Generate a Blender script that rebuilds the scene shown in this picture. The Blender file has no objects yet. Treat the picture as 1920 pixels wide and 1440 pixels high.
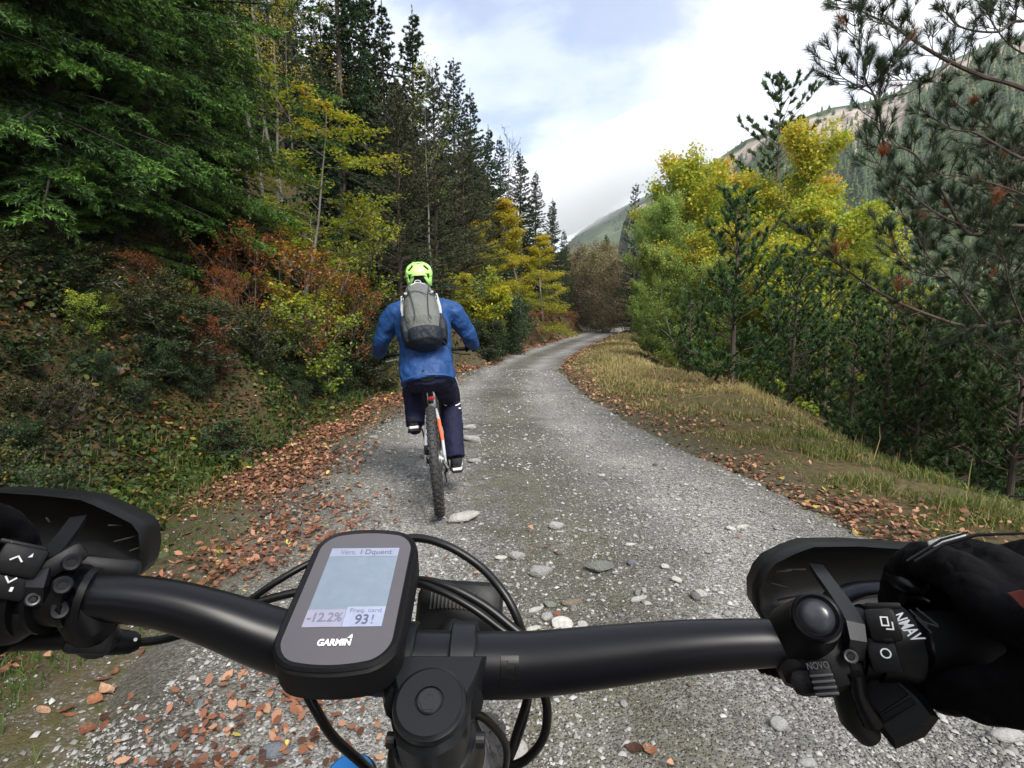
import bpy, bmesh, math, random
import numpy as np
from mathutils import Vector, Matrix, Euler, noise

S = bpy.context.scene
COL = S.collection
R_ = math.radians
rng = np.random.default_rng(7)
random.seed(7)

# ------------------------------------------------------------------ camera
CAM_H, PITCH, F = 1.30, R_(6.84), 1000.0
cam_d = bpy.data.cameras.new('camera')
cam_d.sensor_width = 36.0
cam_d.lens = 36.0 * F / 1920.0
cam_d.clip_start = 0.02
cam_d.clip_end = 6000
cam = bpy.data.objects.new('camera', cam_d)
COL.objects.link(cam)
cam.location = (0, 0, CAM_H)
cam.rotation_euler = (R_(90) - PITCH, 0, 0)
S.camera = cam

# ------------------------------------------------------------------ light
SUN_EL, SUN_AZ = R_(48), R_(152)          # azimuth clockwise from +Y (north)
world = bpy.data.worlds.new('World')
S.world = world
world.use_nodes = True
SKY_STRENGTH = 0.105
sun_d = bpy.data.lights.new('sun', 'SUN')
sun_d.energy = 3.6
sun_d.angle = R_(24)
sun_d.color = (1.0, 0.95, 0.87)
sun = bpy.data.objects.new('sun', sun_d)
COL.objects.link(sun)
sd = Vector((math.sin(SUN_AZ) * math.cos(SUN_EL), math.cos(SUN_AZ) * math.cos(SUN_EL), math.sin(SUN_EL)))
sun.rotation_euler = sd.to_track_quat('Z', 'Y').to_euler()
S.view_settings.view_transform = 'Standard'
S.view_settings.look = 'None'
S.view_settings.gamma = 1
S.view_settings.use_curve_mapping = False
S.view_settings.exposure = 0.75
S.cycles.max_bounces = 6
S.cycles.diffuse_bounces = 3
S.cycles.glossy_bounces = 3
S.cycles.transmission_bounces = 3
S.cycles.volume_bounces = 1
S.cycles.transparent_max_bounces = 8
S.cycles.caustics_reflective = False
S.cycles.caustics_refractive = False
S.cycles.use_denoising = True

class NT:
    """tiny node-tree helper"""
    def __init__(s, nt):
        s.nt = nt; s.n = nt.nodes; s.l = nt.links
    def node(s, t, **kw):
        n = s.n.new(t)
        for k, v in kw.items():
            setattr(n, k, v)
        return n
    def link(s, a, b): s.l.new(a, b)
    def math(s, op, a, b=None, c=None, clamp=False):
        n = s.node('ShaderNodeMath', operation=op, use_clamp=clamp)
        for i, v in enumerate((a, b, c)):
            if v is None: continue
            if hasattr(v, 'is_output'): s.link(v, n.inputs[i])
            else: n.inputs[i].default_value = v
        return n.outputs[0]
    def mix(s, fac, a, b, mode='MIX'):
        n = s.node('ShaderNodeMix', data_type='RGBA', blend_type=mode)
        n.inputs[0].default_value = 0.5
        for i, v in ((0, fac), (6, a), (7, b)):
            if hasattr(v, 'is_output'): s.link(v, n.inputs[i])
            elif i == 0: n.inputs[0].default_value = v
            else: n.inputs[i].default_value = (v[0], v[1], v[2], 1)
        return n.outputs[2]
    def ramp(s, fac, stops, interp='LINEAR'):
        n = s.node('ShaderNodeValToRGB')
        cr = n.color_ramp; cr.interpolation = interp
        while len(cr.elements) < len(stops): cr.elements.new(0.5)
        for e, (p, c) in zip(cr.elements, stops):
            e.position = p
            e.color = (c, c, c, 1) if not hasattr(c, '__len__') else (c[0], c[1], c[2], 1)
        s.link(fac, n.inputs[0])
        return n.outputs[0]
    def noise(s, vec, scale, detail=3, rough=0.55, dist=0.0, lac=2.0):
        n = s.node('ShaderNodeTexNoise')
        n.inputs['Scale'].default_value = scale
        n.inputs['Detail'].default_value = detail
        n.inputs['Roughness'].default_value = rough
        n.inputs['Distortion'].default_value = dist
        n.inputs['Lacunarity'].default_value = lac
        if vec is not None: s.link(vec, n.inputs['Vector'])
        return n.outputs['Fac']
    def mapping(s, vec, scale=(1, 1, 1), loc=(0, 0, 0), rot=(0, 0, 0)):
        n = s.node('ShaderNodeMapping')
        n.inputs['Scale'].default_value = scale
        n.inputs['Location'].default_value = loc
        n.inputs['Rotation'].default_value = rot
        s.link(vec, n.inputs['Vector'])
        return n.outputs[0]

# ------------------------------------------------------------------ sky
w = NT(world.node_tree)
for n in list(w.n): w.n.remove(n)
out = w.node('ShaderNodeOutputWorld'); bg = w.node('ShaderNodeBackground')
bg.inputs['Strength'].default_value = SKY_STRENGTH
sky = w.node('ShaderNodeTexSky', sky_type='NISHITA')
sky.sun_disc = False; sky.sun_elevation = SUN_EL; sky.sun_rotation = SUN_AZ
sky.altitude = 900; sky.air_density = 1.0; sky.dust_density = 1.0; sky.ozone_density = 1.5
tc = w.node('ShaderNodeTexCoord')
sep = w.node('ShaderNodeSeparateXYZ'); w.link(tc.outputs['Generated'], sep.inputs[0])
zz = w.math('MAXIMUM', sep.outputs[2], 0.0)
den = w.math('ADD', zz, 0.22)
comb = w.node('ShaderNodeCombineXYZ')
w.link(w.math('DIVIDE', sep.outputs[0], den), comb.inputs[0])
w.link(w.math('DIVIDE', sep.outputs[1], den), comb.inputs[1])
cl = comb.outputs[0]
n1 = w.noise(w.mapping(cl, loc=(3.4, 1.2, 0.3)), 1.15, 7, 0.52, 0.25)
n2 = w.noise(w.mapping(cl, loc=(8.1, 5.2, 2.3)), 3.4, 5, 0.55, 0.3)
nn = w.math('ADD', w.math('MULTIPLY', n1, 0.78), w.math('MULTIPLY', n2, 0.22))
hz = w.ramp(sep.outputs[2], [(0.0, 0.14), (0.30, 0.03), (0.6, 0.0)])
nn = w.math('ADD', nn, hz)
cov = w.ramp(nn, [(0.40, 0.25), (0.48, 0.70), (0.56, 1.0)], 'EASE')
skyb = w.mix(1.0, sky.outputs[0], (1.15, 1.2, 1.3), 'MULTIPLY')
shade = w.ramp(w.noise(w.mapping(cl, loc=(1.7, 9.2, 4.0)), 1.9, 5, 0.55, 0.2), [(0.36, (5.6, 6.2, 7.2)), (0.52, (7.6, 7.8, 8.2)), (0.66, (8.8, 8.8, 8.9))])
skyc = w.mix(cov, skyb, shade)
w.link(skyc, bg.inputs['Color']); w.link(bg.outputs[0], out.inputs['Surface'])

# ------------------------------------------------------------------ pixel helpers (photo pixels, 1920 x 1440)
cP, sP = math.cos(PITCH), math.sin(PITCH)
def ray(u, v):
    a, b = (u - 960) / F, (v - 720) / F
    return Vector((a, cP - b * sP, -sP - b * cP))
def G(u, v, z=0.0):
    r = ray(u, v); t = (z - CAM_H) / r.z
    return Vector((r.x * t, r.y * t, z))
def AT(u, v, Y):
    r = ray(u, v); t = Y / r.y
    return Vector((r.x * t, Y, CAM_H + r.z * t))
def C(u, v, d):
    r = ray(u, v)
    return Vector((r.x * d, r.y * d, CAM_H + r.z * d))

# ------------------------------------------------------------------ materials
def new_mat(name):
    m = bpy.data.materials.new(name); m.use_nodes = True
    t = NT(m.node_tree)
    for n in list(t.n): t.n.remove(n)
    o = t.node('ShaderNodeOutputMaterial')
    return m, t, o
def principled(t, o, col, rough=0.6, metal=0.0, spec=None, bump=None, coat=0.0):
    b = t.node('ShaderNodeBsdfPrincipled')
    for k, v in (('Base Color', col), ('Roughness', rough), ('Metallic', metal)):
        if hasattr(v, 'is_output'): t.link(v, b.inputs[k])
        elif k == 'Base Color': b.inputs[k].default_value = (v[0], v[1], v[2], 1)
        else: b.inputs[k].default_value = v
    if spec is not None: b.inputs['Specular IOR Level'].default_value = spec
    b.inputs['Coat Weight'].default_value = coat
    if bump is not None: t.link(bump, b.inputs['Normal'])
    t.link(b.outputs[0], o.inputs['Surface'])
    return b
def bump_of(t, h, strength=0.5, dist=0.01, normal=None):
    n = t.node('ShaderNodeBump')
    n.inputs['Strength'].default_value = strength
    n.inputs['Distance'].default_value = dist
    t.link(h, n.inputs['Height'])
    if normal is not None: t.link(normal, n.inputs['Normal'])
    return n.outputs[0]
def pmat(name, col, rough=0.6, metal=0.0, nscale=30, var=0.15, bstr=0.2, bdist=0.002, spec=None, coat=0.0, rvar=0.1):
    m, t, o = new_mat(name)
    tcn = t.node('ShaderNodeTexCoord').outputs['Object']
    nz = t.noise(tcn, nscale, 4, 0.6)
    lo = tuple(c * (1 - var) for c in col); hi = tuple(min(1, c * (1 + var)) for c in col)
    c = t.ramp(nz, [(0.3, lo), (0.7, hi)])
    r = t.math('ADD', t.math('MULTIPLY', t.noise(tcn, nscale * 0.37, 3, 0.6), rvar * 2), rough - rvar, clamp=True)
    bp = bump_of(t, t.noise(tcn, nscale * 4, 3, 0.6), bstr, bdist) if bstr > 0 else None
    principled(t, o, c, r, metal, spec, bp, coat)
    return m
def leafmat(name, stops, transl=0.35, rough=0.5, ov=0.25, spec=0.3):
    """stops: colours against the per-leaf attribute rnd"""
    m, t, o = new_mat(name)
    at = t.node('ShaderNodeAttribute'); at.attribute_name = 'rnd'
    c = t.ramp(at.outputs['Fac'], stops)
    oi = t.node('ShaderNodeObjectInfo').outputs['Random']
    hs = t.node('ShaderNodeHueSaturation')
    hs.inputs['Saturation'].default_value = 1.0
    t.link(c, hs.inputs['Color'])
    t.link(t.math('ADD', t.math('MULTIPLY', oi, ov * 2), 1 - ov), hs.inputs['Value'])
    t.link(t.math('ADD', t.math('MULTIPLY', oi, 0.03), 0.485), hs.inputs['Hue'])
    c = hs.outputs[0]
    b = principled(t, o, c, rough, 0, spec)
    if transl > 0:
        tr = t.node('ShaderNodeBsdfTranslucent')
        c2 = t.mix(1.0, c, (1.35, 1.25, 0.75), 'MULTIPLY')
        t.link(c2, tr.inputs['Color'])
        mx = t.node('ShaderNodeMixShader'); mx.inputs[0].default_value = transl
        t.link(b.outputs[0], mx.inputs[1]); t.link(tr.outputs[0], mx.inputs[2])
        t.link(mx.outputs[0], o.inputs['Surface'])
    return m
def barkmat(name, c1, c2, sc=9.0):
    m, t, o = new_mat(name)
    tcn = t.node('ShaderNodeTexCoord').outputs['Object']
    mp = t.mapping(tcn, (sc, sc, sc * 0.22))
    a = t.noise(mp, 3.0, 5, 0.65, 0.4)
    b = t.noise(tcn, 1.3, 3, 0.6)
    c = t.mix(b, t.ramp(a, [(0.35, tuple(x * 0.45 for x in c1)), (0.62, c1)]), c2)
    principled(t, o, c, 0.85, 0, 0.2, bump_of(t, a, 0.8, 0.02))
    return m

# ------------------------------------------------------------------ object helpers
def tag(o, label=None, cat=None, group=None, kind=None):
    if label: o['label'] = label
    if cat: o['category'] = cat
    if group: o['group'] = group
    if kind: o['kind'] = kind
    return o
def empty(name, loc=(0, 0, 0), rot=(0, 0, 0), label=None, cat=None, group=None, parent=None):
    o = bpy.data.objects.new(name, None)
    COL.objects.link(o); o.location = loc; o.rotation_euler = rot
    o.empty_display_size = 0.1
    if parent: o.parent = parent
    return tag(o, label, cat, group)
def link(name, me, mat=None, parent=None, smooth=False):
    if mat is not None and len(me.materials) == 0:
        for x in (mat if isinstance(mat, (list, tuple)) else [mat]): me.materials.append(x)
    if smooth and len(me.polygons):
        me.polygons.foreach_set('use_smooth', [True] * len(me.polygons))
    o = bpy.data.objects.new(name, me)
    COL.objects.link(o)
    if parent: o.parent = parent
    return o
def npmesh(name, V, Fc, attrs=None, smooth=False):
    """V (N,3), Fc (M,k) numpy -> mesh; attrs: dict name -> per-face floats"""
    V = np.asarray(V, dtype=np.float32); Fc = np.asarray(Fc, dtype=np.int32)
    me = bpy.data.meshes.new(name)
    k = Fc.shape[1]; M = Fc.shape[0]
    me.vertices.add(len(V)); me.vertices.foreach_set('co', V.ravel())
    me.loops.add(M * k); me.loops.foreach_set('vertex_index', Fc.ravel())
    me.polygons.add(M)
    me.polygons.foreach_set('loop_start', np.arange(0, M * k, k, dtype=np.int32))
    me.polygons.foreach_set('loop_total', np.full(M, k, dtype=np.int32))
    if smooth: me.polygons.foreach_set('use_smooth', np.ones(M, dtype=bool))
    me.update(calc_edges=True)
    if attrs:
        for an, av in attrs.items():
            dom = 'FACE' if len(av) == M else 'POINT'
            a = me.attributes.new(an, 'FLOAT', dom)
            a.data.foreach_set('value', np.asarray(av, dtype=np.float32))
    return me
def copy_tree(o, parent=None):
    c = o.copy(); COL.objects.link(c)
    if parent: c.parent = parent
    for ch in list(o.children): copy_tree(ch, c)
    return c
def norm(a):
    return a / np.maximum(np.linalg.norm(a, axis=-1, keepdims=True), 1e-9)

class MB:
    """mesh builder: collects primitives into one mesh"""
    def __init__(s): s.v = []; s.f = []; s.n = 0
    def add(s, vs, fs):
        s.v += [tuple(x) for x in vs]; s.f += [tuple(i + s.n for i in f) for f in fs]; s.n += len(vs)
        return s
    def box(s, c, size, M=None, bev=0.0):
        """box; bev chamfers all edges"""
        x, y, z = (q / 2 for q in size)
        c = Vector(c)
        if bev <= 0:
            vs = [Vector((a * x, b * y, d * z)) for a in (-1, 1) for b in (-1, 1) for d in (-1, 1)]
            fs = [(0, 1, 3, 2), (4, 6, 7, 5), (0, 4, 5, 1), (2, 3, 7, 6), (0, 2, 6, 4), (1, 5, 7, 3)]
        else:
            bm = bmesh.new(); bmesh.ops.create_cube(bm, size=1)
            for v in bm.verts: v.co = Vector((v.co.x * 2 * x, v.co.y * 2 * y, v.co.z * 2 * z))
            bmesh.ops.bevel(bm, geom=list(bm.edges), offset=bev, segments=2, affect='EDGES', profile=0.5)
            bm.verts.index_update()
            vs = [v.co.copy() for v in bm.verts]; fs = [[v.index for v in f.verts] for f in bm.faces]; bm.free()
        if M is not None: vs = [M @ v for v in vs]
        return s.add([v + c for v in vs], fs)
    def tube(s, pts, rad, n=12, cap=True, ell=None, up=None):
        """tube along points; ell = list of (rx, ry) multipliers"""
        pts = [Vector(p) for p in pts]
        if not hasattr(rad, '__len__'): rad = [rad] * len(pts)
        m = len(pts); vs = []; fs = []
        d0 = (pts[1] - pts[0]).normalized()
        ref = Vector(up) if up is not None else (Vector((0, 0, 1)) if abs(d0.z) < 0.9 else Vector((0, 1, 0)))
        xa = ref.cross(d0).normalized()
        for i in range(m):
            d = (pts[min(i + 1, m - 1)] - pts[max(i - 1, 0)]).normalized()
            xa = (xa - d * xa.dot(d)).normalized(); ya = d.cross(xa)
            ex, ey = ell[i] if ell else (1, 1)
            for k in range(n):
                a = 2 * math.pi * k / n
                vs.append(pts[i] + xa * (math.cos(a) * rad[i] * ex) + ya * (math.sin(a) * rad[i] * ey))
        for i in range(m - 1):
            for k in range(n):
                a, b = i * n + k, i * n + (k + 1) % n
                fs.append((a, b, b + n, a + n))
        if cap:
            fs.append(tuple(range(n - 1, -1, -1))); fs.append(tuple((m - 1) * n + k for k in range(n)))
        return s.add(vs, fs)
    def lathe(s, prof, n=24, M=None, cap=True):
        """prof: (radius, height) along z"""
        vs = []; fs = []
        for r, h in prof:
            for k in range(n):
                a = 2 * math.pi * k / n
                vs.append(Vector((math.cos(a) * r, math.sin(a) * r, h)))
        for i in range(len(prof) - 1):
            for k in range(n):
                a, b = i * n + k, i * n + (k + 1) % n
                fs.append((a, b, b + n, a + n))
        if cap: fs.append(tuple(range(n - 1, -1, -1))); fs.append(tuple((len(prof) - 1) * n + k for k in range(n)))
        if M is not None: vs = [M @ v for v in vs]
        return s.add(vs, fs)
    def prism(s, poly, h0, h1, M=None, inset=0.0):
        """2-D polygon (x, y) extruded in z from h0 to h1, with the upper face inset"""
        n = len(poly); cx = sum(p[0] for p in poly) / n; cy = sum(p[1] for p in poly) / n
        def sc(q):
            res = []
            for p in poly:
                L = math.hypot(p[0] - cx, p[1] - cy); k = max(0, (L - q) / L) if L else 1
                res.append((cx + (p[0] - cx) * k, cy + (p[1] - cy) * k))
            return res
        rings = [(poly, h0), (poly, h1)] if inset <= 0 else [(sc(inset), h0), (poly, h0 + inset), (poly, h1 - inset), (sc(inset), h1)]
        vs = [Vector((p[0], p[1], h)) for pl, h in rings for p in pl]
        fs = []
        for i in range(len(rings) - 1):
            for k in range(n):
                a, b = i * n + k, i * n + (k + 1) % n
                fs.append((a, b, b + n, a + n))
        fs.append(tuple(range(n - 1, -1, -1))); fs.append(tuple((len(rings) - 1) * n + k for k in range(n)))
        if M is not None: vs = [M @ v for v in vs]
        return s.add(vs, fs)
    def ball(s, c, r, n=12, M=None):
        """ellipsoid; r = (rx, ry, rz)"""
        c = Vector(c); vs = []; fs = []; m = max(6, n // 2)
        for i in range(1, m):
            t = math.pi * i / m
            for k in range(n):
                a = 2 * math.pi * k / n
                vs.append(Vector((math.sin(t) * math.cos(a) * r[0], math.sin(t) * math.sin(a) * r[1], math.cos(t) * r[2])))
        top = len(vs); vs.append(Vector((0, 0, r[2]))); vs.append(Vector((0, 0, -r[2])))
        for i in range(m - 2):
            for k in range(n):
                a, b = i * n + k, i * n + (k + 1) % n
                fs.append((a, a + n, b + n, b))
        for k in range(n):
            fs.append((top, k, (k + 1) % n)); fs.append((top + 1, (m - 2) * n + (k + 1) % n, (m - 2) * n + k))
        if M is not None: vs = [M @ v for v in vs]
        return s.add([v + c for v in vs], fs)
    def mesh(s, name):
        me = bpy.data.meshes.new(name); me.from_pydata(s.v, [], s.f); me.update()
        bm = bmesh.new(); bm.from_mesh(me); bmesh.ops.recalc_face_normals(bm, faces=bm.faces); bm.to_mesh(me); bm.free()
        return me
    def build(s, name, mat, parent=None, smooth=True, angle=35):
        me = s.mesh(name)
        o = link(name, me, mat, parent)
        if smooth and len(me.polygons):
            me.polygons.foreach_set('use_smooth', [True] * len(me.polygons))
            me.set_sharp_from_angle(angle=R_(angle))
        return o
def smooth_path(pts, n=8):
    """Catmull-Rom through points (each tuple may carry extra numbers such as a radius)"""
    P = [np.array(p, dtype=float) for p in pts]
    P = [2 * P[0] - P[1]] + P + [2 * P[-1] - P[-2]]
    res = []
    for i in range(1, len(P) - 2):
        a, b, c, d = P[i - 1:i + 3]
        for k in range(n):
            t = k / n
            res.append(0.5 * ((2 * b) + (c - a) * t + (2 * a - 5 * b + 4 * c - d) * t * t + (3 * b - a - 3 * c + d) * t ** 3))
    res.append(P[-2])
    return res
def frameM(o, x, y):
    """matrix with origin o, x axis x, y axis near y"""
    x = Vector(x).normalized(); y = Vector(y); y = (y - x * y.dot(x)).normalized(); z = x.cross(y)
    return Matrix(((x.x, y.x, z.x, o[0]), (x.y, y.y, z.y, o[1]), (x.z, y.z, z.z, o[2]), (0, 0, 0, 1)))
def text_mesh(name, s, size, M, mat, parent, depth=0.0, bold=0.0, shear=0.0, width=None):
    """flat lettering as a mesh"""
    cu = bpy.data.curves.new(name, 'FONT'); cu.body = s; cu.size = size; cu.align_x = 'CENTER'; cu.align_y = 'CENTER'
    cu.extrude = depth; cu.offset = bold; cu.shear = shear
    tmp = bpy.data.objects.new('tmp', cu); COL.objects.link(tmp)
    dg = bpy.context.evaluated_depsgraph_get(); dg.update()
    me = bpy.data.meshes.new_from_object(tmp.evaluated_get(dg))
    bpy.data.objects.remove(tmp); bpy.data.curves.remove(cu)
    if width:
        xs = [v.co.x for v in me.vertices]; k = width / max(1e-6, max(xs) - min(xs))
        for v in me.vertices: v.co.x *= k
    me.transform(M); me.materials.clear()
    return link(name, me, mat, parent)
# ------------------------------------------------------------------ terrain
_re = [(1660, 1022), (1560, 975), (1420, 905), (1300, 850), (1180, 790), (1115, 750), (1068, 715), (1050, 690), (1060, 673), (1090, 655), (1130, 636), (1168, 620)]
_le = [(455, 1020), (500, 930), (615, 850), (700, 790), (770, 745), (880, 692), (960, 662), (1040, 637), (1085, 625), (1100, 618)]
def _tab(px, y0, x0):
    a = sorted([(G(u, v).y, G(u, v).x) for u, v in px]); a = [(y0, x0), (0.8, x0 * 1.02)] + a
    return np.array([p[0] for p in a]), np.array([p[1] for p in a])
RY, RX = _tab(_re, -8, 1.75)
LY, LX = _tab(_le, -8, -1.25)
# beyond the bend the track swings away to the right, behind the trees
RY = np.append(RY, [90, 110, 150]); RX = np.append(RX, [24, 34, 60])
LY = np.append(LY, [90, 110, 150]); LX = np.append(LX, [18, 28, 52])
def xr(y): return np.interp(y, RY, RX)
def xl(y): return np.interp(y, LY, LX)
def sstep(a, b, x):
    t = np.clip((x - a) / (b - a), 0, 1); return t * t * (3 - 2 * t)
_pr = np.random.default_rng(3)
_K = [(_pr.normal(size=2) * s, _pr.uniform(0, 6.28), a) for s, a in ((0.25, 0.30), (0.5, 0.16), (1.1, 0.07), (2.3, 0.04), (2.9, 0.035), (5.0, 0.016), (7.0, 0.012)) for _ in range(3)]
def lumps(x, y):
    r = np.zeros_like(x)
    for k, ph, a in _K: r = r + a * np.sin(k[0] * x + k[1] * y + ph)
    return r
def H(x, y):
    x = np.asarray(x, dtype=float); y = np.asarray(y, dtype=float)
    dr = x - xr(y); dl = xl(y) - x
    n = lumps(x, y)
    z = np.zeros_like(x) - 0.05
    wv = 1.25 + 0.9 * sstep(4, 10, y) + 1.4 * sstep(15, 40, y)          # verge width
    edge = sstep(-0.12, 0.25, dr)
    vz = edge * 0.085 + 0.12 * sstep(0.2, 1.2, dr) * sstep(5, 9, y)
    d2 = np.maximum(dr - wv, 0)
    slope = -0.62 * (np.sqrt(d2 * d2 + 0.16) - 0.4)
    slope = np.maximum(slope, -9 + 0.02 * d2) if True else slope
    slope = np.where(slope < -7, -7 - 2 * (1 - np.exp((slope + 7) / 2)), slope)
    zr = vz + slope + n * (0.10 * sstep(0.1, 1.0, dr) + 0.6 * sstep(1.5, 6, dr))
    far = np.maximum(dr - 60, 0)
    zr = zr + far * 0.10
    l1 = sstep(-0.15, 0.3, dl) * 0.05 - 0.05 * np.exp(-((dl - 0.75) / 0.3) ** 2)
    b0 = 0.62 * sstep(8, 15, y)
    bank = (1.15 + 0.35 * sstep(8, 15, y)) * sstep(0.85, 2.1, dl + b0 + 0.25 * np.sin(y * 1.3) + 0.15 * np.sin(y * 3.1 + 1))
    hill = 0.58 * np.maximum(dl - 1.7, 0) * (0.75 + 0.25 * sstep(2, 8, dl))
    hill = np.where(hill > 16, 16 + (hill - 16) * 0.3, hill)
    zl = l1 + bank + hill + n * (0.05 * sstep(0, 0.8, dl) + 0.55 * sstep(0.8, 4, dl))
    return z + np.where(dr > -0.3, zr, 0) + np.where(dl > -0.3, zl, 0)
def Hs(x, y): return float(H(np.array([x]), np.array([y]))[0])

def graded(a, b, parts):
    """coordinates with graded spacing: list of (start, end, step)"""
    res = []
    for s, e, st in parts: res += list(np.arange(s, e, st))
    return np.array(res + [parts[-1][1]])
gx = graded(0, 0, [(-400, -60, 25), (-60, -16, 1.6), (-16, -7, 0.5), (-7, 7, 0.1), (7, 14, 0.3), (14, 40, 1.2), (40, 120, 5), (120, 420, 25), (420, 1300, 80)])
gy = graded(0, 0, [(-60, -6, 4), (-6, 0, 0.5), (0, 12, 0.1), (12, 25, 0.22), (25, 60, 0.8), (60, 130, 3), (130, 430, 20), (430, 1500, 90)])
XX, YY = np.meshgrid(gx, gy)
# let the fine columns follow the track as it swings
sh = np.interp(YY, RY, RX) - 1.9
sh = np.where(np.abs(XX) < 40, sh * (1 - np.clip((np.abs(XX) - 10) / 30, 0, 1)), 0)
sh = np.clip(sh, -2, 25)
XX = XX + sh
ZZ = H(XX, YY)
nx, ny = len(gx), len(gy)
V = np.stack([XX.ravel(), YY.ravel(), ZZ.ravel()], 1)
i = np.arange(nx - 1)[None, :] + np.arange(ny - 1)[:, None] * nx
Fc = np.stack([i, i + 1, i + 1 + nx, i + nx], -1).reshape(-1, 4)
DR = (XX - xr(YY)).ravel(); DL = (xl(YY) - XX).ravel()

m, t, o = new_mat('ground_soil')
g = t.node('ShaderNodeNewGeometry').outputs['Position']
ar = t.node('ShaderNodeAttribute'); ar.attribute_name = 'dr'
a1 = t.noise(g, 2.2, 6, 0.62); a2 = t.noise(g, 16, 5, 0.65); a3 = t.noise(g, 70, 3, 0.6)
vo = t.node('ShaderNodeTexVoronoi'); vo.inputs['Scale'].default_value = 26; t.link(g, vo.inputs['Vector'])
moss = (0.034, 0.040, 0.014); soil = (0.034, 0.024, 0.016); litter = (0.095, 0.045, 0.024); dry = (0.19, 0.14, 0.07)
c = t.mix(t.ramp(a1, [(0.42, 0.0), (0.58, 1.0)]), soil, moss)
c = t.mix(t.ramp(a2, [(0.5, 0.0), (0.62, 0.8)]), c, litter)
c = t.mix(t.math('MULTIPLY', vo.outputs['Color'], 0.5), c, t.mix(0.5, c, dry))
rightm = t.ramp(ar.outputs['Fac'], [(0.0, 0.0), (0.02, 1.0)])
cr_ = t.mix(t.ramp(a2, [(0.4, 0.0), (0.6, 1.0)]), (0.075, 0.065, 0.030), (0.15, 0.115, 0.060))
c = t.mix(rightm, c, cr_)
ae = t.node('ShaderNodeAttribute'); ae.attribute_name = 'edge'
vg = t.node('ShaderNodeTexVoronoi'); vg.inputs['Scale'].default_value = 110; t.link(g, vg.inputs['Vector'])
gsep = t.node('ShaderNodeSeparateColor'); t.link(vg.outputs['Color'], gsep.inputs[0])
gcol = t.mix(t.ramp(a2, [(0.42, 0.0), (0.60, 1.0)]), t.ramp(gsep.outputs[0], [(0.0, (0.075, 0.065, 0.045)), (0.7, (0.115, 0.102, 0.075)), (1.0, (0.21, 0.20, 0.175))]), (0.060, 0.060, 0.026))
c = t.mix(t.math('MULTIPLY', t.math('ADD', ae.outputs['Fac'], t.math('MULTIPLY', t.math('SUBTRACT', a2, 0.5), 1.2), clamp=True), 0.95), c, gcol)
# pale stubble field down in the valley
fld = t.ramp(ar.outputs['Fac'], [(0.38, 0.0), (0.42, 1.0)])
c = t.mix(fld, c, t.mix(a1, (0.34, 0.25, 0.13), (0.42, 0.33, 0.19)))
h = t.math('ADD', t.math('MULTIPLY', a2, 0.6), t.math('MULTIPLY', a3, 0.4))
principled(t, o, c, 0.95, 0, 0.1, bump_of(t, h, 0.9, 0.03))
M_GROUND = m
me = npmesh('ground', V, Fc, {'dr': np.clip(DR, 0, 100) / 100.0, 'edge': np.exp(-np.maximum(np.maximum(DR, DL) - 0.05, 0) / 0.28)}, True)
ground = link('ground', me, M_GROUND)
tag(ground, 'wooded hillside ground with leaf litter falling away to the right', None, None, 'structure')

# ------------------------------------------------------------------ the gravel track
ys = graded(0, 0, [(-6, 0, 0.4), (0, 7, 0.045), (7, 16, 0.1), (16, 40, 0.35), (40, 110, 1.5)])
us = np.linspace(-0.09, 1.09, 96)
YY2, UU = np.meshgrid(ys, us, indexing='ij')
wob = 0.06 * np.sin(YY2 * 2.1) + 0.05 * np.sin(YY2 * 5.3 + 1) + 0.03 * np.sin(YY2 * 11 + 2)
XL = xl(YY2) + wob; XR = xr(YY2) + wob[::-1] * 0.8
XX2 = XL + (XR - XL) * UU
n2_ = lumps(XX2 * 2.3, YY2 * 2.3) * 0.035 + lumps(XX2 * 9, YY2 * 9) * 0.012
ruts = -0.022 * np.exp(-((UU - 0.27) / 0.11) ** 2) - 0.022 * np.exp(-((UU - 0.74) / 0.11) ** 2)
ed = np.maximum(np.abs(UU - 0.5) - 0.44, 0)
ZZ2 = n2_ + ruts + 0.012 - ed * 0.9
ROADZ = (ys, us, ZZ2)
def road_z(x, y):
    u = (x - xl(y)) / (xr(y) - xl(y))
    r = -0.022 * math.exp(-((u - 0.27) / 0.11) ** 2) - 0.022 * math.exp(-((u - 0.74) / 0.11) ** 2)
    X_, Y_ = np.array([x]), np.array([y])
    return float(lumps(X_ * 2.3, Y_ * 2.3)[0] * 0.035 + lumps(X_ * 9, Y_ * 9)[0] * 0.012) + r + 0.012 - max(abs(u - 0.5) - 0.44, 0) * 0.9
def surf_z(x, y):
    """top of whatever is underfoot"""
    z = Hs(x, y)
    if xl(y) - 0.3 < x < xr(y) + 0.3: z = max(z, road_z(x, y))
    return z
V = np.stack([XX2.ravel(), YY2.ravel(), ZZ2.ravel()], 1)
nx, ny = len(us), len(ys)
i = np.arange(nx - 1)[None, :] + np.arange(ny - 1)[:, None] * nx
Fc = np.stack([i, i + 1, i + 1 + nx, i + nx], -1).reshape(-1, 4)
m, t, o = new_mat('gravel')
g = t.node('ShaderNodeNewGeometry').outputs['Position']
au = t.node('ShaderNodeAttribute'); au.attribute_name = 'across'
big = t.noise(g, 0.9, 4, 0.6); mid = t.noise(g, 5, 5, 0.65); fine = t.noise(g, 60, 4, 0.7)
def vor(sc, rnd=1.0):
    v = t.node('ShaderNodeTexVoronoi'); v.inputs['Scale'].default_value = sc; v.inputs['Randomness'].default_value = rnd
    t.link(g, v.inputs['Vector']); return v
v1 = vor(42); v2 = vor(95); v3 = vor(19)
sepc = t.node('ShaderNodeSeparateColor'); t.link(v1.outputs['Color'], sepc.inputs[0])
sepd = t.node('ShaderNodeSeparateColor'); t.link(v2.outputs['Color'], sepd.inputs[0])
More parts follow.
